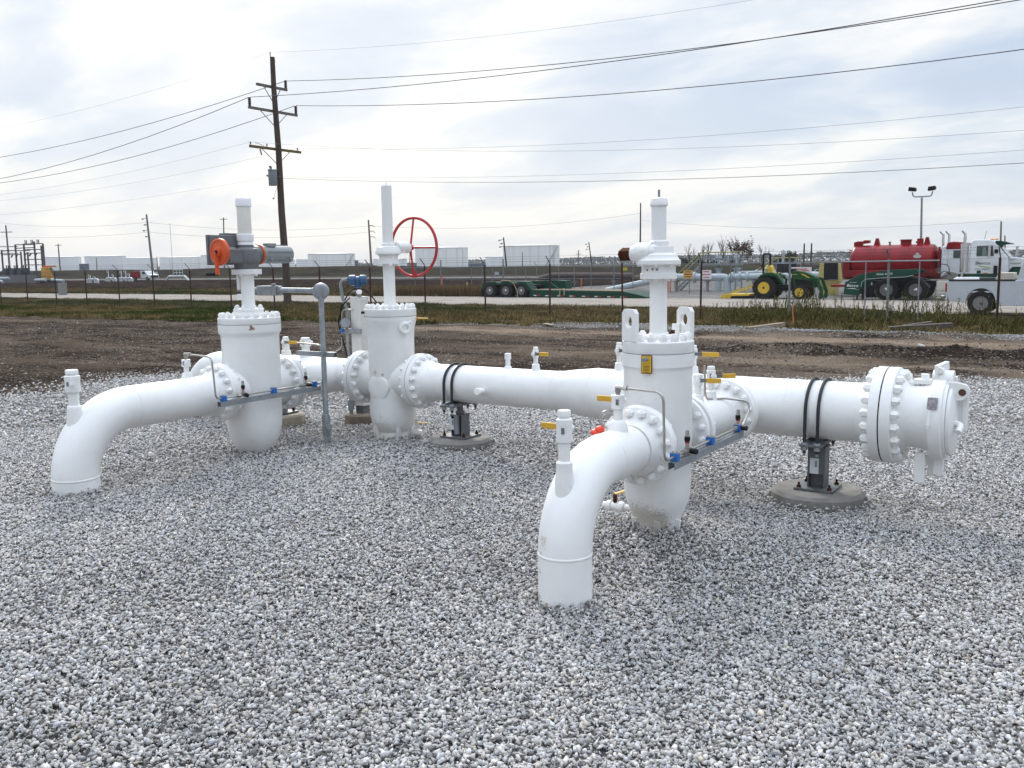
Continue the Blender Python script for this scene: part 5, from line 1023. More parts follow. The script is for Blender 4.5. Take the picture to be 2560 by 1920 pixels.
k = MB(); k.xz([(-5.32, G+2.08), (-5.32, G+2.56), (-4.66, G+2.56), (-4.60, G+2.08)], y0+.110, y0+.118); part('side_window', k, GLASS, ST, 0)
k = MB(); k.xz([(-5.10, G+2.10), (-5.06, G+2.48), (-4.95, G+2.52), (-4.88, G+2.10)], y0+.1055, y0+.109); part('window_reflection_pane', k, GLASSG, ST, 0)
k = MB(); k.prism([(y0+.25, 0), (y0+2.15, 0), (y0+2.1, .76), (y0+.30, .76)], (-4.00, 0, G+2.03), (0, 1, 0), (-.615, 0, .79), (.012, 0, .01)); part('windshield', k, GLASSG, ST, 0)
k = MB(); k.prism([(-4.62, G+2.62), (-4.55, G+2.78), (-4.30, G+2.76), (-3.98, G+2.66), (-3.96, G+2.62), (-4.25, G+2.62), (-4.48, G+2.56)], (0, y0+.15, 0), (1, 0, 0), (0, 0, 1), (0, 2.1, 0)); part('sun_visor', k, GREEN, ST, 0, .01)
for xx, yy in ((-4.78, y0+.7), (-4.55, y0+.5), (-4.78, y0+1.3)): part('marker_lamp', MB().ball((xx, yy, G+2.86), (.09, .05, .035), 10, 6), AMBER, ST)
k = MB(); k.box((-4.76, y0-.10, G+2.33), (.10, .26, .50)); k.tube([(-4.8, y0+.1, G+2.55), (-4.76, y0-.1, G+2.6), (-4.76, y0-.1, G+2.05), (-4.85, y0+.1, G+2.05)], .015, 6); part('mirror', k, CHROME, ST, 0, .01)
k = MB(); k.box((-3.85, y0+2.5, G+2.32), (.10, .26, .44)); part('mirror', k, CHROME, ST, 0, .01)
part('fender_mirror', MB().ball((-4.50, y0+.05, G+2.30), (.09, .05, .10), 12, 8), BLACK, ST)
k = MB(); k.cyl((-5.82, y0+.14, G+1.35), (-5.82, y0+.14, G+2.68), .185, n=28); k.cyl((-5.83, y0+.14, G+2.66), (-5.83, y0+.14, G+2.98), .075, n=16); k.tube(rounded([(-5.83, y0+.14, G+2.9), (-5.83, y0+.14, G+3.12), (-5.95, y0+.14, G+3.28)], .1, 5), .06, 12); k.tube(rounded([(-5.85, y0+.14, G+1.38), (-5.9, y0+.14, G+1.15), (-6.2, y0+.3, G+1.0)], .1, 5), .07, 12); part('exhaust_stack', k, CHROME, ST, 40)
k = MB(); k.box((-6.58, y0+.25, G+.72), (.75, .42, .46)); k.box((-6.58, y0+.08, G+.40), (.72, .10, .05)); k.box((-6.58, y0+.08, G+.16), (.72, .10, .05)); part('tool_box', k, mat('cream_white_box', (.55, .53, .47), .5), ST, 0, .02)
k = MB(); k.cyl((-5.75, y0+.33, G+.72), (-4.55, y0+.33, G+.72), .30, n=28); part('fuel_tank', k, CHROME, ST, 40)
k = MB(); k.box((-5.0, y0+.10, G+1.20), (2.1, .02, .16)); part('green_stripe', k, GREEN, ST, 0)
k = MB(); k.box((-5.3, y0+.06, G+1.06), (.28, .04, .09)); part('side_lamp', k, AMBER, ST, 0)
k = MB(); k.box((-5.19, y0+.108, G+1.36), (.17, .008, .13)); part('door_decal', k, GREEN, ST, 0); k = MB(); k.box((-4.92, y0+.108, G+1.27), (.2, .008, .10)); part('red_decal', k, mat('pale_red_decal', (.5, .15, .1), .5), ST, 0)
k = MB(); k.box((-4.50, y0+.06, G+1.46), (.16, .10, .36)); k.tube([(-4.3, y0+.2, G+1.33), (-4.05, y0+.2, G+1.6)], .02, 6); part('grab_step', k, BLACK, ST, 0)
k = MB(); k.box((-3.72, y0+.415, G+1.73), (.42, .012, .08)); part('vent', k, mat('vent_grey', (.35, .33, .30), .5), ST, 0)
k = MB(); k.prism([(-4.12, G+1.20), (-3.35, G+1.20), (-3.35, G+1.58), (-3.85, G+1.58)], (0, y0+.405, 0), (1, 0, 0), (0, 0, 1), (0, .01, 0)); part('hood_decal', k, GREEN, ST, 0)
text('door_lettering', 'Berco', .21, (-5.05, y0+.112, G+1.76), TXTK, ST, shear=.25, th=.004, sx=1.25)
k = MB(); k.xz([(-5.25, G+1.66), (-4.75, G+1.57), (-4.72, G+1.54), (-5.1, G+1.59)], y0+.106, y0+.114); part('door_swoosh', k, TXTG, ST, 0)
text('door_number', 'KYU 528817', .10, (-5.05, y0+.112, G+1.48), TXTK, ST, th=.003, sx=1.2)
text('hood_number', 'B-071', .10, (-3.82, y0+.412, G+1.90), TXTK, ST, th=.003, sx=1.1)
k = MB(); k.tube(rounded([(-7.55, y0+.5, G+1.45), (-7.25, y0+.4, G+1.25), (-6.9, y0+.35, G+1.75), (-6.5, y0+.35, G+1.70), (-6.45, y0+.35, G+1.2), (-6.9, y0+.5, G+1.1)], .2, 6), .02, 6); k.tube(rounded([(-7.6, y0+.5, G+1.4), (-7.1, y0+.4, G+1.05), (-6.7, y0+.4, G+1.45), (-6.35, y0+.4, G+1.2)], .2, 6), .02, 6); part('air_hose', k, BLACK, ST)
k = MB(); k.xz([(-6.95, G+1.10), (-6.6, G+1.42), (-6.25, G+1.32), (-5.95, G+1.05), (-6.4, G+.95)], y0+.9, y0+1.7); part('rear_equipment', k, mat('dusty_grey', (.22, .21, .20), .7), ST, 30, .03)
part('antenna', MB().tube([(-5.05, y0+.4, G+2.85), (-4.98, y0+.4, G+3.25)], .008, 5), BLACK, ST)
GN = thing('trailer_gooseneck', 'dark green detached gooseneck resting on the semi tractor, lettered in white', 'gooseneck', (-9.4, 46.9, G)); yg = 46.75
k = MB(); gp = [(-11.03, .31), (-10.97, .91), (-10.3, 1.3), (-9.25, 1.47), (-8.18, 1.52), (-7.76, 1.52), (-7.7, 1.41), (-7.85, 1.24), (-8.22, 1.16), (-9.23, 1.12), (-10.02, 1.06), (-10.18, .91), (-10.2, .69), (-10.31, .27)]; k.xz([(x, G+z) for x, z in gp], yg, yg+.22); part('side_beam', k, GREEN, GN, 0, .012)
k = MB(); k.xz([(x, G+z) for x, z in gp], yg+1.9, yg+2.12); part('side_beam', k, GREEN, GN, 0, .012)
k = MB(); k.xz([(-11.0, G+.32), (-10.95, G+.86), (-10.45, G+1.1), (-10.35, G+.32)], yg+.22, yg+1.9); part('cross_plate', k, GREEN, GN, 0); k = MB(); k.xz([(-8.6, G+1.2), (-8.6, G+1.45), (-7.8, G+1.48), (-7.85, G+1.28)], yg+.22, yg+1.9); part('cross_plate', k, GREEN, GN, 0)
k = MB(); pp = [(x, G+z) for x, z in ((-7.85, 1.24), (-8.22, 1.16), (-9.23, 1.12), (-10.02, 1.06), (-10.18, .91), (-10.2, .69))]; [k.bar((a[0], yg-.006, a[1]), (b[0], yg-.006, b[1]), .012, .03) for a, b in zip(pp[:-1], pp[1:])]; part('edge_trim', k, mat('pale_edge', (.28, .36, .34), .5), GN, 0)
k = MB(); k.box((-10.15, yg+.3, G+.35), (.12, .3, .5)); k.box((-9.95, yg+.9, G+.45), (.3, .5, .6)); k.bar((-10.4, yg+.1, G+.27), (-10.4, yg+.1, G+.0), .07, .07); part('landing_leg', k, BLACK, GN, 0)
text('side_lettering', 'TRAIL KING', .115, (-9.16, yg-.004, G+1.30), TXTW, GN, (.99, 0, .05), sx=1.25)
text('toe_lettering', 'Berco', .20, (-10.62, yg-.004, G+.75), TXTW, GN, (1, 0, -.03), shear=.25, sx=1.15); text('toe_number', 'MR 1320612', .055, (-10.58, yg-.004, G+.90), TXTW, GN, sx=1.2)
k = MB(); k.xz([(-10.93, G+.60), (-10.6, G+.63), (-10.30, G+.55), (-10.6, G+.60)], yg-.004, yg-.0005); part('toe_swoosh', k, TXTW, GN, 0)
# --- red vacuum truck -------------------------------------------------------
VT = thing('tank_truck', 'red vacuum tank truck with a white and red cab behind the white semi tractor', 'truck', (-9, 52, G)); y0 = 51; yc = y0+.9
k = MB(); k.lathe([(.05, 0), (.45, .02), (.72, .08), (.86, .22), (.88, .32), (.88, 4.0), (.86, 4.12), (.72, 4.25), (.45, 4.31), (.05, 4.33)], (-11.88, yc, G+1.88), (1, 0, 0), 48); TK = part('tank', k, TRED, VT, 35)
for xx in (-10.6, -8.9): part('tank_band', MB().lathe([(.88, -.03), (.892, -.025), (.892, .025), (.88, .03)], (xx, yc, G+1.88), (1, 0, 0), 48), TRED, TK)
k = MB(); k.cyl((-9.15, yc, G+2.72), (-9.15, yc, G+2.98), .27, n=24); k.cyl((-9.15, yc, G+2.96), (-9.15, yc, G+3.02), .30, n=24); part('manhole', k, TRED, TK, 30)
for xx in (-10.58, -8.12): k = MB(); k.xz([(xx-.17, G+2.70), (xx-.06, G+3.12), (xx+.06, G+3.12), (xx+.17, G+2.70)], yc-.12, yc+.12); part('lifting_bracket', k, TRED, TK, 0)
k = MB(); k.cyl((-8.44, yc-.1, G+2.7), (-8.44, yc-.1, G+3.05), .16, n=20); k.cyl((-8.66, yc-.1, G+2.87), (-8.5, yc-.1, G+2.87), .05, n=10); part('vent', k, TRED, TK, 30)
k = MB(); k.xz([(-11.72, G+2.60), (-11.74, G+2.92), (-11.55, G+2.98), (-11.25, G+2.98), (-11.25, G+3.03), (-10.95, G+3.03), (-10.95, G+2.88), (-11.3, G+2.84), (-11.45, G+2.62)], yc-.2, yc+.2); k.tube([(-11.75, yc-.3, G+2.45), (-11.95, yc-.35, G+2.55)], .03, 6); k.tube([(-11.7, yc-.3, G+2.42), (-11.95, yc-.35, G+2.40)], .03, 6); part('rear_hatch', k, TRED, TK, 0, .01)
k = MB(); k.cyl((-9.95, yc, G+2.74), (-9.95, yc, G+2.90), .05, n=12); k.box((-9.95, yc, G+2.90), (.12, .1, .05)); part('relief_valve', k, DSTEEL, TK)
k = MB(); k.prism([(-.21, 0), (0, -.21), (.21, 0), (0, .21)], (-8.43, yc-.875, G+2.13), (1, 0, 0), (0, -.25, .97), (0, -.008, 0)); part('placard', k, mat('placard_white', (.62, .62, .6), .6), TK, 0)
k = MB(); k.box((-9.6, yc, G+1.12), (5.0, 1.0, .3)); k.box((-9.7, yc-.75, G+1.28), (4.4, .5, .34)); part('frame', k, TRED, VT, 0, .02)
k = MB(); k.box((-7.42, yc-.3, G+2.02), (.12, .9, .95)); k.box((-7.45, yc-.5, G+2.1), (.10, .1, 1.0)); part('headboard', k, TRED, VT, 0, .01)
k = MB(); k.box((-11.95, yc-.3, G+1.5), (.35, 1.1, .9)); k.cyl((-12.2, yc-.4, G+1.5), (-11.9, yc-.4, G+1.5), .16, n=16); k.box((-12.3, yc, G+.62), (.9, 1.6, .12)); part('rear_equipment', k, TRED, VT, 0, .02)
for xx in (-10.6, -9.3, -4.6): wheel(VT, xx, y0+.1, G+.52, .52, .5, .29, CHROME, -1); wheel(VT, xx, y0+1.9, G+.52, .52, .5, .29, CHROME, 1)
k = MB(); k.xz([(-7.3, G+1.0), (-7.3, G+2.60), (-7.1, G+2.66), (-6.1, G+2.62), (-5.75, G+2.0), (-4.2, G+1.75), (-4.1, G+1.0)], y0+.05, y0+2.0); part('cab', k, TRUCKW, VT, 0, .06)
k = MB(); k.xz([(-7.12, G+2.45), (-7.05, G+2.80), (-6.75, G+2.84), (-6.15, G+2.78), (-6.1, G+2.45)], y0+.02, y0+2.03); part('roof', k, TRED, VT, 0, .05)
k = MB(); k.xz([(-6.75, G+2.02), (-6.75, G+2.40), (-6.2, G+2.40), (-6.05, G+2.02)], y0+.03, y0+.045); part('side_window', k, GLASS, VT, 0)
for xx, yy in ((-7.28, y0+.3), (-6.98, y0+.1)): k = MB(); k.tube(rounded([(xx, yy, G+1.6), (xx, yy, G+3.2), (xx-.16, yy, G+3.38)], .1, 5), .06, 10); part('exhaust_stack', k, CHROME, VT)
k = MB(); k.cyl((-7.2, y0+.15, G+1.5), (-6.75, y0+.15, G+1.5), .0, .0); 
# --- pickup -------------------------------------------------------------------
pxx, py = -3.9, 38.6; PG = zf(-4.0, 39.2); PT = thing('pickup_truck', 'white pickup truck with an open bed parked at the right edge behind the weeds', 'pickup', (-3.0, py+.9, PG)); s_ = .94; dz = .27
body = [(-5.30, .45), (-5.30, .92), (-5.24, 1.08), (-2.98, 1.06), (-2.95, 1.10), (-2.78, 1.68), (-2.55, 1.78), (-1.2, 1.78), (-.65, 1.15), (.25, 1.05), (.42, .95), (.45, .45), (.0, .40)]
fw = [(.46*math.cos(a)-.35, .27+.48*math.sin(a)) for a in np.linspace(0, math.pi, 12)]; rw = [(-4.1+.50*math.cos(a), .27+.50*math.sin(a)) for a in np.linspace(0, math.pi, 12)]
k = MB(); low = [(-.35+.42, .40)]; pl_ = body[:12]+[(.10, .36)]+fw+[(-.8, .30), (-3.6, .30)]+rw+[(-4.6, .36)]
top = [q for q in pl_]; k.xz([(x, PG+z+dz) for x, z in [(-5.30, .30), (-5.30, .92), (-5.24, 1.08), (-2.98, 1.06), (.42, 1.02), (.45, .27)]+fw+[(-.85, .12), (-3.55, .12)]+rw+[(-4.62, .22)]], py, py+.06); k.xz([(x, PG+z+dz) for x, z in [(-5.30, .30), (-5.30, .92), (-5.24, 1.08), (-2.98, 1.06), (.42, 1.02), (.45, .27)]+fw+[(-.85, .12), (-3.55, .12)]+rw+[(-4.62, .22)]], py+1.79, py+1.85)
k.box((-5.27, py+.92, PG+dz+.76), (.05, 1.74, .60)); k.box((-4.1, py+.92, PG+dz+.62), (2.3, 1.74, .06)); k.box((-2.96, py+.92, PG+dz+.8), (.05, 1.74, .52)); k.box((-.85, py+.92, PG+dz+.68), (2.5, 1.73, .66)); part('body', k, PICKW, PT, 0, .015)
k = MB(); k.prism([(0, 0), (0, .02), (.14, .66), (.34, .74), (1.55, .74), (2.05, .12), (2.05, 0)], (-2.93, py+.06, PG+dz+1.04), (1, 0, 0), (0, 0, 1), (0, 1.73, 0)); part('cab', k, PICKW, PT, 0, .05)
k = MB(); k.xz([(-2.62, PG+dz+1.16), (-2.55, PG+dz+1.62), (-1.5, PG+dz+1.66), (-1.2, PG+dz+1.16)], py+.045, py+.057); part('side_window', k, GLASS, PT, 0)
k = MB(); k.box((-4.1, py+.03, PG+dz+1.085), (2.24, .07, .03)); k.box((-4.1, py+1.82, PG+dz+1.085), (2.24, .07, .03)); k.box((-4.1, py+1.0, PG+dz+.72), (2.2, 1.5, .1)); k.box((-4.1, py+1.765, PG+dz+.88), (2.26, .03, .36)); k.box((-3.0, py+.9, PG+dz+.88), (.03, 1.6, .36)); k.box((-4.1, py-.004, PG+dz+1.055), (2.24, .012, .04)); part('bed_liner', k, RUBBER, PT, 0)
k = MB(); k.box((-5.30, py+.06, PG+dz+.80), (.07, .14, .34)); part('tail_lamp', k, LAMPR, PT, 0, .02)
k = MB(); k.box((-5.42, py+.92, PG+dz+.42), (.14, 1.8, .16)); part('bumper', k, CHROME, PT, 0, .03)
for xx in (-4.1, -.38): wheel(PT, xx, py+.02, PG+.48, .46, .25, .25, mat('alloy_rim', (.3, .3, .3), .4, metal=.6) if xx < -4 else bpy.data.materials['alloy_rim'], -1, hubm=DSTEEL, hubr=.06); wheel(PT, xx, py+1.83, PG+.48, .46, .25, .25, bpy.data.materials['alloy_rim'], 1)
k = MB(); k.xz([(-3.66, PG+dz+1.10), (-3.56, PG+dz+1.34), (-3.06, PG+dz+1.34), (-3.06, PG+dz+1.02), (-3.66, PG+dz+1.02)], py+.25, py+1.6); tb = solo('tool_chest', k, BEIGE, 'beige diamond plate tool chest lying across the pickup bed', 'tool box', smooth=0, bevel=.02)
k = MB(); k.cyl((-5.05, py+.7, PG+dz+1.08), (-4.25, py+.7, PG+dz+1.08), .10, n=16); k.box((-4.65, py+.7, PG+dz+.86), (.7, .2, .24)); solo('bed_cargo', k, mat('white_cargo', (.68, .68, .68), .5), 'white rounded cargo lying in the pickup bed near the tailgate', 'cargo', smooth=40)
# --- yellow skid ---------------------------------------------------------------
YS = thing('yellow_skid', 'yellow framed machine wrapped with a charcoal sheet behind the tractor loader', 'machine', (-13.4, 54.0, G))
k = MB(); k.xz([(-14.02, G+.70), (-13.93, G+1.84), (-13.68, G+1.84), (-13.64, G+.70)], 53.3, 53.9); k.xz([(-12.95, G+1.84), (-12.90, G+1.84), (-12.78, G+.80), (-12.9, G+.80)], 53.3, 53.9); k.box((-13.4, 53.6, G+.80), (1.2, .5, .16)); k.box((-13.4, 53.6, G+.4), (.9, .4, .7)); part('frame', k, FADEY, YS, 0, .01)
k = MB(); k.box((-13.3, 53.55, G+1.38), (.76, .62, .94)); part('sheet', k, CHAR, YS, 0, .03)
# --- timber, stakes ----------------------------------------------------------
k = MB(); k.bar((-8.62, 25.45, zf(-8.6, 25.4)+.09), (-7.95, 26.6, zf(-8, 26.6)+.17), .20, .11); solo('timber', k, TIMBER, 'pale square timber lying at an angle before the fence', 'timber', smooth=0, bevel=.006)
k = MB(); k.bar((-5.15, 27.2, zf(-5.1, 27.2)+.07), (-3.65, 28.0, zf(-3.7, 28)+.16), .24, .13); k.bar((-4.9, 27.75, zf(-4.9, 27.7)+.12), (-4.2, 28.15, zf(-4.2, 28)+.22), .2, .05); solo('timber', k, TIMBERD, 'dark wet timber lying in the stones near the grey fence post', 'timber', smooth=0, bevel=.006)
k = MB(); k.bar((-8.07, 28.1, zf(-8, 28)-.05), (-8.14, 28.15, zf(-8, 28)+.66), .045, .02); solo('survey_stake', k, STAKE, 'orange wooden stake leaning in front of a grey fence post', 'stake', smooth=0)
k = MB(); k.box((-15.3, 25.6, zf(-15.3, 25.6)+.06), (.35, .28, .03), Matrix.Rotation(.15, 3, 'Y')); solo('board_scrap', k, TIMBER, 'small flat board on the dark soil before the fence', 'board', smooth=0)
k = MB(); k.box((-3.3, 20.9, zf(-3.3, 20.9)+.19), (.13, .05, .03), Matrix.Rotation(.2, 3, 'Y')); solo('litter', k, TXTW, 'small white scrap lying on the ridge of dark soil', 'litter', smooth=0)
for x, y, h, lab in ((-40.3, 52.5, 1.35, 'tall orange marker stake in the dry grass left of the gate'), (-31.1, 56.5, 1.0, 'orange marker stake behind the trailer wheels'), (-24.2, 56, 1.0, 'orange marker stake under the sloping pipe behind the trailer'), (-26.1, 60, 1.0, 'orange marker stake farthest back beyond the trailer')):
    k = MB(); k.tube([(x, y, G-.1), (x, y, G+h)], .045, 8); solo('marker_stake', k, STAKE, lab, 'stake', 'orange marker stakes in the yard')
k = MB(); k.tube([(-37.6, 52.0, G), (-37.75, 52.0, G+.85)], .045, 8); solo('marker_post', k, FADEY, 'short pale marker post leaning before the gate', 'post')
# ------------------------------------------------------------------ main utility pole
PX, PY = -37.24, 34.8; pz = zf(PX, PY)
UP = thing('utility_pole', 'tall dark wooden utility pole with three crossarms and a grey transformer', 'utility pole', (PX, PY, pz))
lx = lambda z: PX-.31*(z-pz)/13.0
k = MB(); k.tube([(PX, PY, pz-.2)]+[(lx(z), PY+.03*math.sin(z), z) for z in np.linspace(pz+.2, 12.7, 9)], [.215]+list(np.linspace(.21, .125, 9)), 16); part('pole', k, WOOD, UP, 50)
def arm(z, h, m, ends, brace=True):
    x = lx(z)-.16; k = MB(); k.box((x, PY, z), (.10, 2*h, .13)); a = part('crossarm', k, m, UP, 0)
    if brace:
        k = MB(); k.bar((x, PY-h*.55, z-.05), (x+.08, PY-.08, z-.75), .03, .03); k.bar((x, PY+h*.55, z-.05), (x+.08, PY+.08, z-.75), .03, .03); part('brace', k, DSTEEL, a, 0)
    for e in ends:
        k = MB(); y = PY+e*(h-.08); k.lathe([(.05, 0), (.085, .04), (.06, .08), (.09, .13), (.06, .18), (.09, .23), (.06, .28), (.085, .34), (.05, .44), (.02, .46)], (x, y, z+.065), (0, 0, 1), 12); part('insulator', k, mat('dark_insulator', (.03, .018, .016), .4) if 'dark_insulator' not in bpy.data.materials else bpy.data.materials['dark_insulator'], a, 35)
arm(11.2, 1.05, WOODG, (1,)); arm(9.95, 1.68, WOODG, (-1, 1)); arm(7.99, 1.78, WOODY, ())
k = MB()
for e in (-1.72, -.62, 1.55): k.lathe([(.02, 0), (.05, .04), (.03, .08), (.05, .12), (.02, .15)], (lx(8)-.16, PY+e, 8.07), (0, 0, 1), 8)
part('pin_insulators', k, mat('pale_insulator', (.35, .22, .18), .4), UP)
k = MB(); k.cyl((lx(8)-.16, PY-1.1, 7.9), (lx(8)-.16, PY-1.0, 7.6), .04, n=8); k.tube([(lx(8)-.16, PY-1.4, 8.2), (lx(8)-.16, PY-.8, 8.1), (lx(8)-.16, PY-1.05, 7.9)], .015, 6); part('fuse_cutout', k, mat('fuse_tan', (.4, .3, .2), .6), UP)
k = MB(); tx, ty = lx(6.5)-.08, PY-.42; k.lathe([(.22, 6.06), (.23, 6.08), (.23, 6.82), (.25, 6.84), (.25, 6.9), (.12, 6.94)], (tx, ty, 0), (0, 0, 1), 24); [k.cyl((tx-.05+.1*i, ty-.1, 6.92), (tx-.05+.1*i, ty-.16, 7.08), .035, n=8) for i in range(2)]; k.box((tx, ty+.28, 6.55), (.08, .2, .5)); k.cyl((tx-.12, ty-.20, 6.55), (tx-.16, ty-.28, 6.6), .05, n=8); part('transformer', k, mat('transformer_grey', (.20, .23, .25), .5), UP, 30)
k = MB(); k.tube([(lx(12.6)-.13, PY, 12.0), (lx(12.6)-.15, PY, 12.98)], .028, 6); k.box((lx(12.5)+.14, PY, 12.5), (.12, .03, .03)); part('top_pin', k, DSTEEL, UP)
k = MB(); k.tube([(lx(5.9)-.05, PY-.2, 6.0), (lx(5.5)-.35, PY-.2, 5.45)], .010, 5); k.ball((lx(5.5)-.36, PY-.2, 5.42), .05, 8, 6); part('hanging_tag', k, DSTEEL, UP)
def wire(label, y, z0, zr, zl, r, m, xr=24, xl=-97, sr=1.5, sl=1.7, x0=None, right=True, left=True):
    x0 = lx(z0)-.16 if x0 is None else x0; pts = []
    if left: pts += [(xl+(x0-xl)*t, y, zl+(z0-zl)*t-4*sl*t*(1-t)) for t in np.linspace(0, 1, 22)]
    else: pts.append((x0, y, z0))
    if right: pts += [(x0+(xr-x0)*t, y, z0+(zr-z0)*t-4*sr*t*(1-t)) for t in np.linspace(0, 1, 30)[1:]]
    k = MB(); k.tube(pts, r, 5); return solo('overhead_wire', k, m, label, 'wire', 'overhead wires on the wooden pole', smooth=60)
wire('thin static wire over the very top of the wooden pole', PY, 12.97, 13.6, 13.1, .005, WIREL, sr=1.9, sl=1.5)
wire('thick wire from the topmost crossarm of the wooden pole', PY+.97, 11.66, 12.1, 11.2, .017, WIRE, sr=1.75, sl=1.6)
wire('thick wire on the near end of the middle crossarm', PY-1.6, 10.46, 11.6, 9.6, .017, WIRE, sr=1.45, sl=2.3)
wire('thick wire on the far end of the middle crossarm', PY+1.6, 10.46, 10.3, 9.9, .017, WIRE, sr=1.7, sl=2.0)
wire('faint wire on the far end of the yellowish lower crossarm', PY+1.55, 8.2, 8.4, 8.2, .006, WIREL, sr=1.55, sl=1.3)
wire('faint wire on the near end of the yellowish lower crossarm', PY-1.72, 8.2, 6.6, 8.4, .0055, WIREL, sr=1.7, sl=1.5)
wire('faint upper service cable from the transformer', PY-.3, 6.55, 6.1, 6.6, .0055, WIREL, sr=1.15, sl=.9)
wire('dark twisted service cable from the transformer, lowest of the wires', PY-.3, 6.48, 5.6, 6.4, .0095, WIRE, sr=1.25, sl=.8, left=False)

# ------------------------------------------------------------------ distant poles
def pole(label, b, d, r, arms=(), m=WOODG, grp='distant utility poles', pins=0):
    b = Vector(b); b.z = min(b.z, G+.4)-.3; top = Vector((b.x+d[0], b.y+d[1], 0)); zt = d[2]+d[3]; top.z = zt
    t = thing('utility_pole', label, 'utility pole', tuple(b), grp); k = MB(); k.tube([b, b.lerp(top, .5), top], [r, r*.85, r*.65], 8); part('pole', k, m, t, 50)
    for (f, w, dr) in arms:
        p = b.lerp(top, f); dv = Vector((math.cos(dr), math.sin(dr), 0)); k = MB(); k.bar(p-dv*w, p+dv*w, r*.7, r*.7); part('crossarm', k, m, t, 0)
    for i in range(pins):
        p = b.lerp(top, .94-.09*i); sgn = -1 if i % 2 == 0 else -.6
        k = MB(); k.tube([p, p+Vector((.55*sgn, .38*sgn, -.05))], .05, 5); k.ball(p+Vector((.75*sgn, .5*sgn, -.12)), (.28, .28, .16), 8, 5); part('insulator', k, DSTEEL, t)
    return t
IM = R_(33)
pole('leaning weathered pole with staggered insulators left of the orange crank wheel', (-167.1, 119.3, 0), (-1.9, .65, -.17, 13.4), .26, pins=4)
pole('pole with three short arms at the far left edge beside the substation', (-205, 110, 0), (-1.5, .7, .85, 11.2), .24, ((.88, 1.3, IM), (.62, 2.2, IM), (.50, 2.2, IM)))
pole('thin dark pole in front of the leftmost white tank', (-318.5, 189, 0), (-1.3, .7, 1.2, 10.4), .30, ((.96, 1.2, IM),))
pole('short thin pole against the second white tank from the left', (-391.5, 249.9, 0), (-.5, .5, 1.95, 5.8), .28)
pole('short thin pole at the gap right of the third white tank', (-368, 265, 0), (-.5, .6, 1.5, 6.3), .26)
pole('thin pole behind the motor of the electric actuator', (-244, 201, 0), (-1.45, 2.0, -.5, 19), .28, ((.97, 1.2, IM),))
t = pole('grey wooden pole with three short side arms left of the red handwheel', (-135.8, 151.8, 0), (-1.3, .9, -.28, 12.2), .26, m=WOODG)
for f in (.90, .80, .70):
    p = Vector((-135.8, 151.8, G)).lerp(Vector((-137.1, 152.7, 11.9)), f); k = MB(); k.tube([p, p+Vector((.75, .5, .0)), p+Vector((1.1, .72, -.35))], .08, 6); part('side_arm', k, DSTEEL, t)
pole('thin pole seen through the red handwheel', (-270.7, 328.7, 0), (-.6, .9, -.18, 8.6), .26)
pole('dark pole left of the big tank with the stairway, right of the red handwheel', (-105.5, 159.7, 0), (-1.1, .5, 0, 7.4), .20, m=WOOD, pins=3)
pole('thin pole in front of the big tank with the stairway', (-173.2, 271.9, 0), (-.4, .9, -.8, 6.8), .2)
pole('short pole with a small arm between the big tank and the rusty shaft', (-127.5, 229.7, 0), (-.2, .7, 0, 5.6), .2, ((.8, .8, IM),))
pole('leaning dark pole right of the big tank with the stairway', (-124, 231.9, 0), (-1.4, .4, 0, 7.8), .2, m=WOOD, pins=3)
pole('tall slender dark pole behind the rusty shaft of the lugged valve', (-86.7, 184.1, 0), (-.7, 1.7, .4, 14.3), .22, m=WOOD)
pole('left one of two thin poles between the tractor and the red tank', (-53.8, 193.3, 0), (-.2, .9, -1.2, 6.4), .24, m=WOOD)
pole('right one of two thin poles between the tractor and the red tank', (-52.5, 194, 0), (-.2, .9, -1.2, 6.4), .24, m=WOOD)
pole('short thin pole against the woods left of the red tank', (-72.2, 313.8, 0), (-.4, .7, -1, 5.4), .2, m=WOOD)
pole('tall grey pole above the hood of the white semi tractor', (-16.5, 181.6, 0), (-.3, 1.3, -1.2, 9.2), .2)
pole('shorter grey pole just right of the tall one above the white semi tractor', (-25.6, 295.9, 0), (-.6, 1.5, -1.5, 9.4), .28)
k = MB(); k.tube([(-603.7, 448.3, 0), (-603.7, 448.3, 37)], .16, 5); solo('radio_mast', k, WIREL, 'faint tall radio mast behind the tanks', 'mast')
for lab, a, b, sg in (('faint upper distant wire to the leaning weathered pole', (-224.4, 119, 13.5), (-168.8, 119.9, 11.6), .9), ('faint lower distant wire to the leaning weathered pole', (-224.4, 119, 10.2), (-168.6, 119.8, 9.6), .6),
    ('faint upper distant wire between the leaning and the grey wooden pole', (-168.8, 119.9, 11.6), (-136.9, 152.7, 10.6), 1.2), ('faint lower distant wire between the leaning and the grey wooden pole', (-168.6, 119.8, 9.6), (-136.8, 152.6, 9.3), 1.2),
    ('faint distant wire from the grey wooden pole past the tanks', (-136.9, 152.7, 10.6), (-87.3, 185.6, 12.5), 1.6), ('faint distant wire running right from the tall slender dark pole', (-87.3, 185.6, 11.0), (-16.8, 182.8, 8.2), 1.6)):
    a = Vector(a); b = Vector(b); k = MB(); k.tube([a.lerp(b, t)-Vector((0, 0, 4*sg*t*(1-t))) for t in np.linspace(0, 1, 16)], .022, 4); solo('distant_wire', k, WIREL, lab, 'wire', 'distant overhead wires')
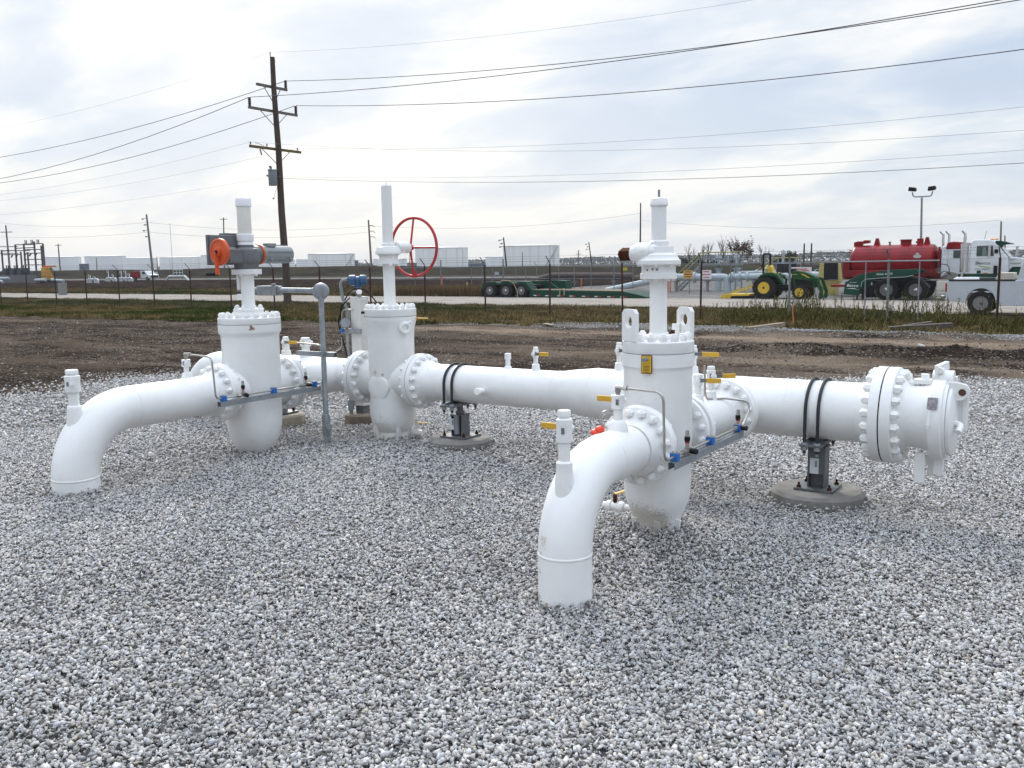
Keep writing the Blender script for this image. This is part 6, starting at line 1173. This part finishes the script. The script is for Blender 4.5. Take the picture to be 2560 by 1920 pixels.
# light pole
LP = thing('light_pole', 'slender grey light pole with two floodlights behind the red tank', 'light pole', (-8.6, 53.4, G))
k = MB(); k.tube([(-8.6, 53.4, G-.1), (-8.72, 53.4, 4.95)], [.075, .05], 10); part('pole', k, GALVD, LP); k = MB(); k.tube(rounded([(-9.2, 53.4, 5.25), (-9.15, 53.4, 5.0), (-8.25, 53.4, 5.0), (-8.2, 53.4, 5.25)], .15, 5), .035, 8); part('yoke', k, GALVD, LP)
for xx, sg in ((-9.18, -1), (-8.22, 1)): k = MB(); k.prism([(-.19, -.10), (.14, -.10), (.19, -.02), (.17, .10), (-.16, .11)], (xx-.02, 53.2, 5.40), (1, 0, .12*sg), (0, 0, 1), (0, .4, 0)); part('floodlight', k, BLACK, LP, 0, .02)

# ------------------------------------------------------------------ storage tanks
TANKR = mat('tank_rim_grey', (.38, .39, .40), .7)
def tank(label, x, y, w, h, m=TANKW, stair=False, z=-2.0, dome=True, grp='white storage tanks on the horizon'):
    r = w/2; t = thing('storage_tank', label, 'storage tank', (x, y, z), grp); k = MB(); k.lathe([(r, 0), (r, h), (r+.12, h), (r+.12, h+.25), (r, h+.25)], (x, y, z), (0, 0, 1), 64); part('shell', k, m, t, 30)
    k = MB(); k.lathe([(r-.05, h+.2), (r*.6, h+.2+r*.03), (.1, h+.2+r*.045)], (x, y, z), (0, 0, 1), 48, False); part('roof', k, m, t, 60)
    if r > 5:
        k = MB(); zr = z+h+1.1; k.torus((x, y, zr-.9), (0, 0, 1), r+.1, .16, 64, 4); part('rim_ring', k, TANKR, t); a0 = math.atan2(-y, -x); k = MB(); k.bar((x+(r+.3)*math.cos(a0+.9), y+(r+.3)*math.sin(a0+.9), z), (x+(r+.3)*math.cos(a0+.9), y+(r+.3)*math.sin(a0+.9), z+h), .5, .5); part('ladder', k, TANKW, t)
    if stair:
        k = MB(); a0 = math.atan2(-y, -x)+.35; pts = [(x+(r+.6)*math.cos(a0+.75*i/14), y+(r+.6)*math.sin(a0+.75*i/14), z+h*i/14) for i in range(15)]; k.tube(pts, .42, 5); part('stairway', k, mat('tank_stair', (.33, .32, .29), .7) if 'tank_stair' not in bpy.data.materials else bpy.data.materials['tank_stair'], t)
    return t
TL = [('leftmost white storage tank, right of the substation', -822.6, 490, 33.7, 16.7, TANKW, 0), ('tall white storage tank second from the left', -749.8, 487.5, 33.8, 16.1, TANKW, 0), ('low white storage tank touching the leaning pole', -860.3, 599.5, 33.4, 16.0, TANKW, 0),
      ('wide white tank with faint vertical streaks left of the electric actuator', -768, 581.3, 41.2, 15.4, TANKS, 0), ('white tank mostly hidden behind the electric actuator', -642.2, 534.6, 45.9, 15.2, TANKW, 0), ('low white tank right of the dark wooden pole', -913.3, 834.6, 50.6, 14, TANKW, 0),
      ('small white tank just left of the tall tank with a stairway', -822.5, 798.5, 20, 13.6, TANKW, 0), ('tall white tank with a diagonal stairway left of the blue transmitter', -529.8, 544.4, 37.6, 14.2, TANKS, 1), ('white tank half hidden behind the stem of the red wheeled valve', -723, 841, 40, 12.4, TANKW, 0),
      ('streaked white tank seen through the red handwheel', -384.2, 500.8, 36, 15.4, TANKS, 0), ('low white tank left of the big tank right of the handwheel', -606.7, 896.4, 26.4, 13.0, TANKW, 0), ('big white tank with a long stairway right of the red handwheel', -308.7, 495.3, 35.8, 15.0, TANKS, 1)]
for a in TL: tank(a[0], a[1], a[2], a[3], a[4], a[5], a[6])
for lab, x, y, w, h in (('small dark blue grey tank left of the second tank', -490.6, 305.5, 5.2, 7.6), ('dark grey tank between the two streaked tanks', -303.1, 427.9, 10.2, 4.7), ('narrow grey tank left of the streaked tank', -333.5, 408.1, 3.8, 5.2), ('narrow pale grey tank right of the tall tank with the stairway', -360.6, 390.4, 2.2, 7.2)):
    tank(lab, x, y, w, h, TANKG, 0, grp='small grey tanks on the horizon')

# ------------------------------------------------------------------ yard piping
def pipe_thing(label, pts, r, m=PIPEG, legs=(), flanges=(), grp='grey pipes in the yard', rad=.3, name='yard_pipe'):
    t = thing(name, label, 'pipe', pts[0][:2]+(G,), grp); k = MB(); k.tube(rounded(pts, rad, 6) if len(pts) > 2 else pts, r, 20); part('pipe', k, m, t, 50)
    for (x, y, z) in legs: k = MB(); k.box((x, y, (G+z)/2), (.14, .14, z-G)); k.box((x, y, z-r-.03), (.3, .4, .06)); part('leg', k, GALVD, t, 0)
    for (p, d) in flanges: k = MB(); k.lathe([(r*1.55, -.06), (r*1.55, .06)], p, d, 20); part('flange', k, m, t, 30)
    return t
pipe_thing('large pale grey pipe running behind the lugged valve', [(-26.2, 58, .73), (-21.5, 58, .70), (-21.1, 58, .70), (-21.05, 58, -.4)], .235, PIPEG, ((-24.6, 58, .7), (-22.4, 58, .7)), (((-23.3, 58, .7), (1, 0, 0)),))
pipe_thing('pale grey pipe with flanges behind the tractor wheel', [(-20.9, 58, .72), (-16.5, 58, .76)], .20, PIPEG, ((-19.3, 58, .7), (-17.6, 58, .7)), (((-20.7, 58, .72), (1, 0, 0)), ((-20.2, 58, .72), (1, 0, 0)), ((-19.7, 58, .72), (1, 0, 0))))
pipe_thing('upper pale pipe with a blue band behind the tractor', [(-21.9, 61, .3), (-21.7, 61, .92), (-17.5, 61, .96)], .14, PIPEG, ((-18.6, 61, .9),), (((-20.1, 61, .93), (1, 0, 0)),))
pipe_thing('thick pale pipe sloping up from the ground behind the trailer', [(-28.9, 56, -.15), (-25.2, 57.0, .66), (-24.9, 57.0, .66)], .21, PIPEG)
pipe_thing('long dark pipe lying on low blocks far behind the trailer', [(-45.8, 75, .30), (-44.4, 75, .62), (-36.0, 75, .55)], .30, mat('dark_weathered_pipe', (.10, .075, .07), .8, var=.3), ((-42, 75, .4), (-38, 75, .4)))
pipe_thing('short pale pipe ending at the yellow skid', [(-17.0, 60, .85), (-15.2, 59.6, .74), (-14.0, 56.5, .68)], .22, PIPEG, ((-16, 60, .7),))
def platform(label, x0, x1, y0, zf_, zr, st, wy=1.2):
    t = thing('access_platform', label, 'platform', ((x0+x1)/2, y0, G), 'access platforms in the yard'); k = MB(); k.box(((x0+x1)/2, y0+wy/2, zf_), (x1-x0, wy, .08)); part('deck', k, GALVD, t, 0)
    for yy in (y0, y0+wy):
        k = MB(); k.tube([(x0, yy, zr), (x1, yy, zr)], .035, 6); part('top_rail', k, RAILY, t); k = MB(); k.tube([(x0, yy, (zf_+zr)/2), (x1, yy, (zf_+zr)/2)], .025, 6); part('middle_rail', k, GALV, t)
    n = 5
    for i in range(n):
        for yy in (y0, y0+wy): x = x0+(x1-x0)*i/(n-1); part('rail_post', MB().tube([(x, yy, zf_), (x, yy, zr)], .028, 6), GALV, t)
    for x in (x0+.1, x1-.1):
        for yy in (y0, y0+wy): part('leg', MB().tube([(x, yy, G-.1), (x, yy, zf_)], .045, 6), GALVD, t)
    xe, m = st; 
    for yy in (y0+.1, y0+.95):
        k = MB(); k.bar((x0, yy, zf_), (xe, yy, G), .06, .16); part('stringer', k, GALV, t, 0); k = MB(); k.tube([(x0+.15, yy, zr), (x0-.05, yy, zr-.05), (xe-.1, yy, G+.95), (xe, yy, G+.1)], .035, 6); part('stair_rail', k, m, t)
    k = MB(); ns = 8; [k.box((x0+(xe-x0)*(i+.5)/ns, y0+.52, zf_+(G-zf_)*(i+.5)/ns), (.24, .8, .03)) for i in range(ns)]; part('treads', k, GALVD, t, 0); return t
platform('grey platform with yellow handrails and stairs right of the lugged valve', -23.75, -21.1, 60, 1.5, 2.36, (-25.6, RAILY))
platform('lower platform with yellow handrails seen behind the tractor', -20.6, -18.9, 66, 1.1, 1.93, (-22.2, FADEY))
for lab, x, y, z1 in (('upright grey valve with a flanged stem on the right end of the grey platform', -21.35, 60.6, 2.3), ('upright grey valve with a flanged stem in the middle of the grey platform', -22.62, 60.6, 2.25), ('upright pale valve on the lower platform behind the tractor', -20.0, 66.6, 2.5)):
    t = thing('upright_valve', lab, 'valve', (x, y, G), 'upright valves in the yard'); k = MB(); k.lathe([(.22, 0), (.22, .9), (.34, .92), (.34, 1.02), (.20, 1.05), (.18, 1.45), (.28, 1.48), (.28, 1.58), (.10, 1.6), (.085, z1-G-.35), (.17, z1-G-.33), (.17, z1-G-.12), (.06, z1-G-.1), (.06, z1-G)], (x, y, G), (0, 0, 1), 20); part('body', k, PIPEG, t, 30); k = MB(); k.torus((x, y-.25, z1-.25), (0, 1, 0), .22, .02, 20, 6); part('handwheel', k, GALV, t)
t = thing('yellow_capped_tank', 'small yellow domed cap beside a dark panel behind the tractor seat', 'equipment', (-18.3, 58.6, G), None); k = MB(); k.lathe([(.30, .9), (.30, 1.45), (.34, 1.5), (.22, 1.72), (.05, 1.78)], (-18.55, 58.9, G), (0, 0, 1), 20); k.cyl((-18.55, 58.9, G), (-18.55, 58.9, G+.9), .12, n=10); part('cap', k, FADEY, t); k = MB(); k.box((-17.5, 59.0, 1.22), (1.2, .4, .62)); k.cyl((-17.5, 59, G), (-17.5, 59, 1.0), .08, n=8); part('panel', k, CHAR, t, 0, .02)
for i, (x, y, lab) in enumerate(((-19.4, 70, 'small white valve between the tractor hood and the yellow skid'), (-18.7, 71, 'small white valve beside the yellow skid'))):
    t = thing('small_valve', lab, 'valve', (x, y, G), 'small white valves in the yard'); k = MB(); k.lathe([(.2, 0), (.2, .7), (.28, .72), (.28, .8), (.08, .82), (.07, 1.15)], (x, y, G), (0, 0, 1), 14); part('body', k, PIPEG, t, 30); part('handwheel', MB().torus((x, y, G+1.15), (.3, -.8, .4), .2, .03, 18, 6), GALV, t)
# ------------------------------------------------------------------ substation and things on the far left
SS = thing('substation', 'dark steel substation frame with insulators and transformers at the far left', 'substation', (-168, 93, G)); zz = lambda z: z
FR = mat('substation_steel', (.10, .085, .085), .7)
for x, z1, ya in ((-175.7, 5.9, 93), (-170.8, 6.8, 93), (-167.9, 6.8, 93), (-164.4, 7.2, 93), (-161.6, 6.7, 93), (-176.4, 5.6, 97), (-174.0, 5.5, 97), (-169.2, 6.6, 97)): part('post', MB().bar((x-.0, ya, G), (x, ya, z1), .24, .24), FR, SS, 0)
for a, b in (((-170.8, 6.75), (-164.4, 6.65)), ((-170.8, 6.1), (-164.4, 6.1)), ((-168, 5.8), (-161.6, 5.7)), ((-168, 5.1), (-161.6, 5.05)), ((-168.0, 6.8), (-161.6, 6.75)), ((-168.2, 4.0), (-161.7, 3.95)), ((-168.2, 3.0), (-161.8, 2.95)), ((-175.8, 5.0), (-169.3, 4.95)), ((-175.8, 5.7), (-170.7, 5.7)), ((-175.7, 5.75), (-166, 5.6))): part('beam', MB().bar((a[0], 93, a[1]), (b[0], 93, b[1]), .16, .16), FR, SS, 0)
for x in (-167.4, -166.9, -165.4, -164.9, -163.4, -162.9): part('insulator', MB().cyl((x, 93, 6.8), (x, 93, 7.5), .09, n=8), FR, SS)
for x, z in ((-167.3, 4.75), (-165.6, 4.75), (-163.7, 4.75), (-171.8, 4.6), (-170.2, 4.6)): part('hanging_insulator', MB().tube([(x, 92.9, z+.3), (x-.35, 92.8, z-.15)], .14, 6), FR, SS)
for x in (-172.6, -169.9, -167.3): k = MB(); k.box((x, 92.3, 1.5), (1.7, 1.3, 1.9)); k.box((x, 91.5, 1.4), (1.3, .2, 1.4)); [k.cyl((x+dx, 92.3, 2.4), (x+dx*1.3, 92.3, 3.0), .09, n=8) for dx in (-.5, 0, .5)]; part('transformer', k, mat('dark_transformer', (.05, .06, .07), .6) if 'dark_transformer' not in bpy.data.materials else bpy.data.materials['dark_transformer'], SS, 30)
k = MB(); k.xz([(-176.5, G), (-176.5, 1.2), (-161, 1.2), (-161, G)], 90.9, 91.0); part('screen_fence', k, mat('screen_grey', (.16, .15, .155), .8), SS, 0)
k = MB(); k.box((-73.7, 43.8+.0, G+.5), (.62, .45, 1.0)); k.box((-73.7, 43.8, G+1.02), (.68, .5, .05)); solo('utility_box', k, mat('utility_box_grey', (.20, .205, .21), .6), 'grey utility box standing in the grass left of the road', 'utility box', smooth=0, bevel=.02)
OM = thing('orange_excavator', 'orange and yellow machine with a level boom right of the substation', 'excavator', (-156, 91, G)); k = MB(); k.box((-157.2, 90.8, 1.7), (1.3, 1.4, 1.5)); k.box((-157.0, 90.8, .6), (1.8, 1.4, .5)); part('body', k, mat('machine_yellow', (.55, .30, .05), .6), OM, 0, .05); k = MB(); k.bar((-157.6, 90.6, 2.65), (-154.0, 90.6, 2.6), .22, .26); k.box((-157.5, 90.8, 2.3), (.6, 1, .5)); part('boom', k, mat('machine_orange', (.65, .17, .04), .6), OM, 0); k = MB(); k.bar((-155.6, 90.5, 2.3), (-153.7, 90.5, .3), .18, .2); part('stick', k, TIMBERD, OM, 0); k = MB(); k.xz([(-158.2, G), (-158.2, .3), (-156, .3), (-155.8, G)], 90, 91.6); part('track', k, BLACK, OM, 0)
WP = [((-154.5, 80.9, .75), (-151.3, 80.9, .75), .22, 'upper white pipe length lying at the left edge below the substation'), ((-154.5, 80.2, .6), (-151.9, 80.2, .12), .22, 'white pipe length dipping to the ground at the left edge'), ((-149, 84, .35), (-146, 84, .4), .24, 'white wrapped pipe pieces in front of the substation'), ((-144.6, 84.2, .4), (-141.8, 84.6, .18), .22, 'white pipe length right of the orange machine')]
for a, b, r, lab in WP: k = MB(); k.tube([a, b], r, 14); solo('pipe_length', k, PIPEG, lab, 'pipe', 'white pipe lengths near the substation')
def cluster(label, x, y, kinds):
    t = thing('valve_assembly', label, 'valve', (x, y, G), 'small white valve assemblies on the far left'); 
    for dx, h, w in kinds:
        k = MB(); k.lathe([(.24, 0), (.24, .55), (.33, .58), (.33, .66), (.10, .7), (.08, h)], (x+dx, y, G+.1), (0, 0, 1), 14); k.torus((x+dx, y-.2, G+h), (.3, -1, 0), .2, .03, 14, 5); part('valve', k, TRUCKW, t, 30)
    k = MB(); a, b = kinds[0][0]-.8, kinds[-1][0]+.8; k.tube(rounded([(x+a, y, G), (x+a, y, .35), (x+b, y, .35), (x+b, y, G)], .3, 5), .17, 12); part('pipe', k, TRUCKW, t); return t
cluster('first white valve assembly right of the orange machine', -138.6, 87.6, ((-.6, 1.2, 1), (.7, .9, 1)))
cluster('second white valve assembly, left of the emergency truck', -150.5, 98.5, ((-.4, 1.9, 1), (1.0, 1.2, 1)))
cluster('third white valve assembly, partly before the emergency truck', -147.6, 99.2, ((-.5, 1.8, 1), (.8, 1.9, 1), (1.8, 1.3, 1)))
FT = thing('service_truck', 'red and white truck parked among the white valves on the far left', 'truck', (-151, 106, G)); fx, fy = -151.0, 104.6
k = MB(); k.xz([(fx+.6, G+.55), (fx+.6, G+1.9), (fx+1.9, G+1.9), (fx+2.6, G+1.25), (fx+3.4, G+1.15), (fx+3.5, G+.5)], fy, fy+1.9); part('cab', k, TRUCKW, FT, 0, .06); k = MB(); k.box((fx-.9, fy+.95, G+1.2), (2.9, 1.9, 1.2)); part('body', k, TRED, FT, 0, .04); k = MB(); k.xz([(fx+1.2, G+1.3), (fx+1.2, G+1.75), (fx+1.85, G+1.75), (fx+2.35, G+1.3)], fy-.012, fy-.002); part('side_window', k, GLASS, FT, 0); k = MB(); k.box((fx+3.5, fy+.95, G+.85), (.06, 1.5, .4)); part('grille', k, BLACK, FT, 0)
for xx in (fx-1.2, fx+2.6): wheel(FT, xx, fy-.02, G+.42, .42, .3, .24, DSTEEL, -1)
PLP = pipe_thing('white pipe loop arching above the ground with a small railing', [(-148.2, 108.4, -.4), (-147.2, 108.4, .5), (-142.6, 108.4, .5), (-141.4, 108.4, -.4)], .20, TRUCKW, grp=None, rad=.6, name='pipe_loop')
for x in (-145.4, -144.4, -143.5, -142.6): part('rail_post', MB().tube([(x, 108.0, .3), (x, 108.0, 1.7)], .05, 5), PIPEG, PLP)
for z in (1.15, 1.68): part('rail', MB().tube([(-145.4, 108.0, z), (-142.6, 108.0, z)], .05, 5), PIPEG, PLP)
k = MB(); k.box((-149.6, 107.5, 1.15), (.7, .05, .45)); k.cyl((-149.6, 107.5, G), (-149.6, 107.5, 1.0), .05, n=6); solo('round_sign', k, mat('pale_round_sign', (.5, .55, .6), .6), 'small pale sign left of the white pipe loop', 'sign', smooth=0)

# ------------------------------------------------------------------ trees
def bare_tree(label, x, y, z, h, seed, m, leaf=None, ln=0, grp='trees behind the yard', lean=.0, spread=.33):
    g = random.Random(seed); t = thing('tree', label, 'tree', (x, y, z), grp); tr = MB(); cr = MB(); tips = []
    def grow(p, d, l, r, lv, mb):
        q = p+d*l*.5; e = q+(d+Vector((g.uniform(-.15, .15), g.uniform(-.15, .15), .05))).normalized()*l*.5
        mb.tube([p, q, e], [r, r*.85, r*.68], 5 if lv < 2 else 3, False); tips.append(e)
        if lv >= 4: return
        for i in range(3 if lv < 3 else 2):
            a = g.uniform(0, 6.283); sp = g.uniform(spread*.7, spread*1.7); u, w, _ = frame(d); nd = (d+(u*math.cos(a)+w*math.sin(a))*sp+Vector((0, 0, .14))).normalized()
            grow(p+(e-p)*g.uniform(.55, 1), nd, l*g.uniform(.58, .8), r*.58, lv+1, cr)
    grow(Vector((x, y, z)), Vector((lean, 0, 1)).normalized(), h*.36, h*.020, 0, tr); part('trunk', tr, m, t, 60); part('branches', cr, m, t, 0)
    if leaf:
        k = MB()
        for i in range(ln):
            c = g.choice(tips)+Vector((g.gauss(0, .35), g.gauss(0, .35), g.gauss(0, .35))); s = g.uniform(.12, .30); u, w, _ = frame((g.gauss(0, 1), g.gauss(0, 1), g.gauss(0, 1))); k.add([c-u*s, c+w*s*.6, c+u*s, c-w*s*.6], [(0, 1, 2, 3)])
        part('leaves', k, leaf, t, 0)
    return t
BARK = mat('grey_bark', (.13, .115, .105), .9); RLEAF = mat('russet_leaves', (.135, .075, .055), .8, c2=(.095, .062, .046), vscale=1.2); GLEAF = mat('dark_green_leaves', (.035, .042, .018), .8, c2=(.06, .052, .025), vscale=.8)
for i, (x, h, lab) in enumerate(((-90.5, 7.6, 'bare tree, leftmost of the row above the grey platform'), (-88.2, 8.0, 'second bare tree from the left above the grey platform'), (-85.6, 8.8, 'third bare tree from the left above the grey platform'), (-83.2, 8.2, 'fourth bare tree from the left above the grey platform'), (-80.9, 9.2, 'fifth bare tree from the left, tall and narrow'), (-78.6, 9.4, 'rightmost bare tree of the row above the grey platform'))):
    bare_tree(lab, x, 221+(i % 2)*3, -1.2, h+.8, 40+i, BARK, grp='bare trees above the grey platform', spread=.28)
bare_tree('russet leaved tree left of the tractor roll bar', -72.2, 206.5, -1.7, 8.2, 61, BARK, RLEAF, 420, spread=.26); bare_tree('russet leaved tree nearest the tractor roll bar', -70.2, 207, -1.7, 8.6, 62, BARK, RLEAF, 480, spread=.26); bare_tree('tall thin tree with few russet leaves beside the russet trees', -73.6, 207, -1.7, 10, 63, BARK, RLEAF, 120, spread=.2)
bare_tree('slender bare tree right of the russet trees', -73.9, 228, -1.0, 8.0, 64, BARK, spread=.3); bare_tree('faint bare sapling behind the roll bar', -69.5, 240, -1.0, 6.6, 65, BARK, spread=.3)
bare_tree('small olive leaved tree left of the grey fence post behind the tractor', -61.5, 201.5, -1.6, 5.0, 66, BARK, GLEAF, 500, spread=.4); bare_tree('olive leaved tree right behind the grey fence post by the tractor', -59.0, 201.5, -1.6, 5.6, 67, BARK, GLEAF, 800, spread=.34)
bare_tree('bare hazy tree at the right edge above the semi tractor hood', -14.5, 230, -1, 6.0, 68, BARK, spread=.45)
def bush(label, x, y, z, rx, ry, rz, n, seed, m, grp='dark bushes behind the yard'):
    g = random.Random(seed); t = thing('bush', label, 'bush', (x, y, z), grp); k = MB(); blobs = [(Vector((g.uniform(-1, 1)*rx*.75, g.uniform(-1, 1)*ry*.7, g.uniform(.25, .75)*rz)), g.uniform(.25, .5)) for _ in range(12)]
    for i in range(n):
        c, f = g.choice(blobs); d = Vector((g.gauss(0, 1), g.gauss(0, 1), g.gauss(0, 1))).normalized()*(g.random()**.4); p = Vector((x, y, z))+c+Vector((d.x*rx*f, d.y*ry*f, d.z*rz*f*.9)); p.z = max(p.z, z+.05); s = g.uniform(.12, .34); u, w, _ = frame((g.gauss(0, 1), g.gauss(0, 1), g.gauss(0, 1))); k.add([p-u*s, p+w*s*.7, p+u*s, p-w*s*.7], [(0, 1, 2, 3)])
    part('foliage', k, m, t, 0); k = MB()
    for i in range(5): k.tube([(x+g.uniform(-.3, .3)*rx, y, z-.2), (x+g.uniform(-.7, .7)*rx, y, z+rz*.7)], .06, 4)
    part('stems', k, BARK, t); return t
for i, (x, rx, rz, lab) in enumerate(((-79.5, 2.2, 3.9, 'tall dark bush left of the yellow stair rails'), (-76.5, 2.0, 3.2, 'dark bush behind the left part of the grey platform'), (-73.5, 2.0, 3.4, 'dark bush behind the middle of the grey platform'), (-70.6, 2.0, 3.5, 'dark bush behind the right part of the grey platform'))): bush(lab, x, 194+i, -1.4, rx, 2, rz, 1700, 80+i, GLEAF)
for i, (x, rx, rz, lab) in enumerate(((-66.6, 2.6, 3.0, 'brown undergrowth below the russet trees'), (-62.5, 2.2, 2.3, 'low brown undergrowth right of the russet trees'))): bush(lab, x, 199, -1.5, rx, 2, rz, 1300, 90+i, mat('brown_foliage', (.07, .045, .03), .9, c2=(.045, .04, .02), vscale=1) if i == 0 else bpy.data.materials['brown_foliage'], 'brown undergrowth below the russet trees')
# far woods: a mass of crowns along the horizon
g = np.random.default_rng(77); n = 26000; x = g.uniform(-2600, 500, n); y = 1750+g.normal(0, 30, n); hh = (9+9*fbm(x*.012, y*0+3)+3*vnoise(x*.05, x*0+7))*np.interp(x, [-2600, -1500, -1050, -900, 500], [.85, .8, 1.0, 1.08, 1.0]); z = -2+hh*g.random(n)**.55; s = g.uniform(1.2, 3.6, n)
V = np.stack([x, y, z], 1); a = g.normal(size=(n, 3)); a /= np.linalg.norm(a, axis=1)[:, None]; b = np.cross(a, g.normal(size=(n, 3))); b /= np.linalg.norm(b, axis=1)[:, None]
V = np.stack([V-a*s[:, None], V+b*s[:, None]*.7, V+a*s[:, None], V-b*s[:, None]*.7], 1).reshape(-1, 3); T = np.repeat(np.array([.055, .056, .04])*g.uniform(.5, 1.5, (n, 1)), 4, 0)
raw('distant_woods', V, np.arange(4*n), np.full(n, 4), GRASSM, 'stuff', False, T)
# ------------------------------------------------------------------ air
HAZE = 1
if HAZE:
    k = MB(); k.box((-700, 880, 30), (4400, 2000, 68)); hm = bpy.data.materials.new('haze_air'); hm.use_nodes = True; t = hm.node_tree; t.nodes.remove(t.nodes['Principled BSDF']); pv = t.nodes.new('ShaderNodeVolumePrincipled'); pv.inputs['Color'].default_value = (.80, .87, .95, 1); pv.inputs['Density'].default_value = .00011; pv.inputs['Anisotropy'].default_value = .2
    t.links.new(pv.outputs[0], t.nodes['Material Output'].inputs['Volume']); solo('haze', k, hm, kind='stuff', smooth=0)
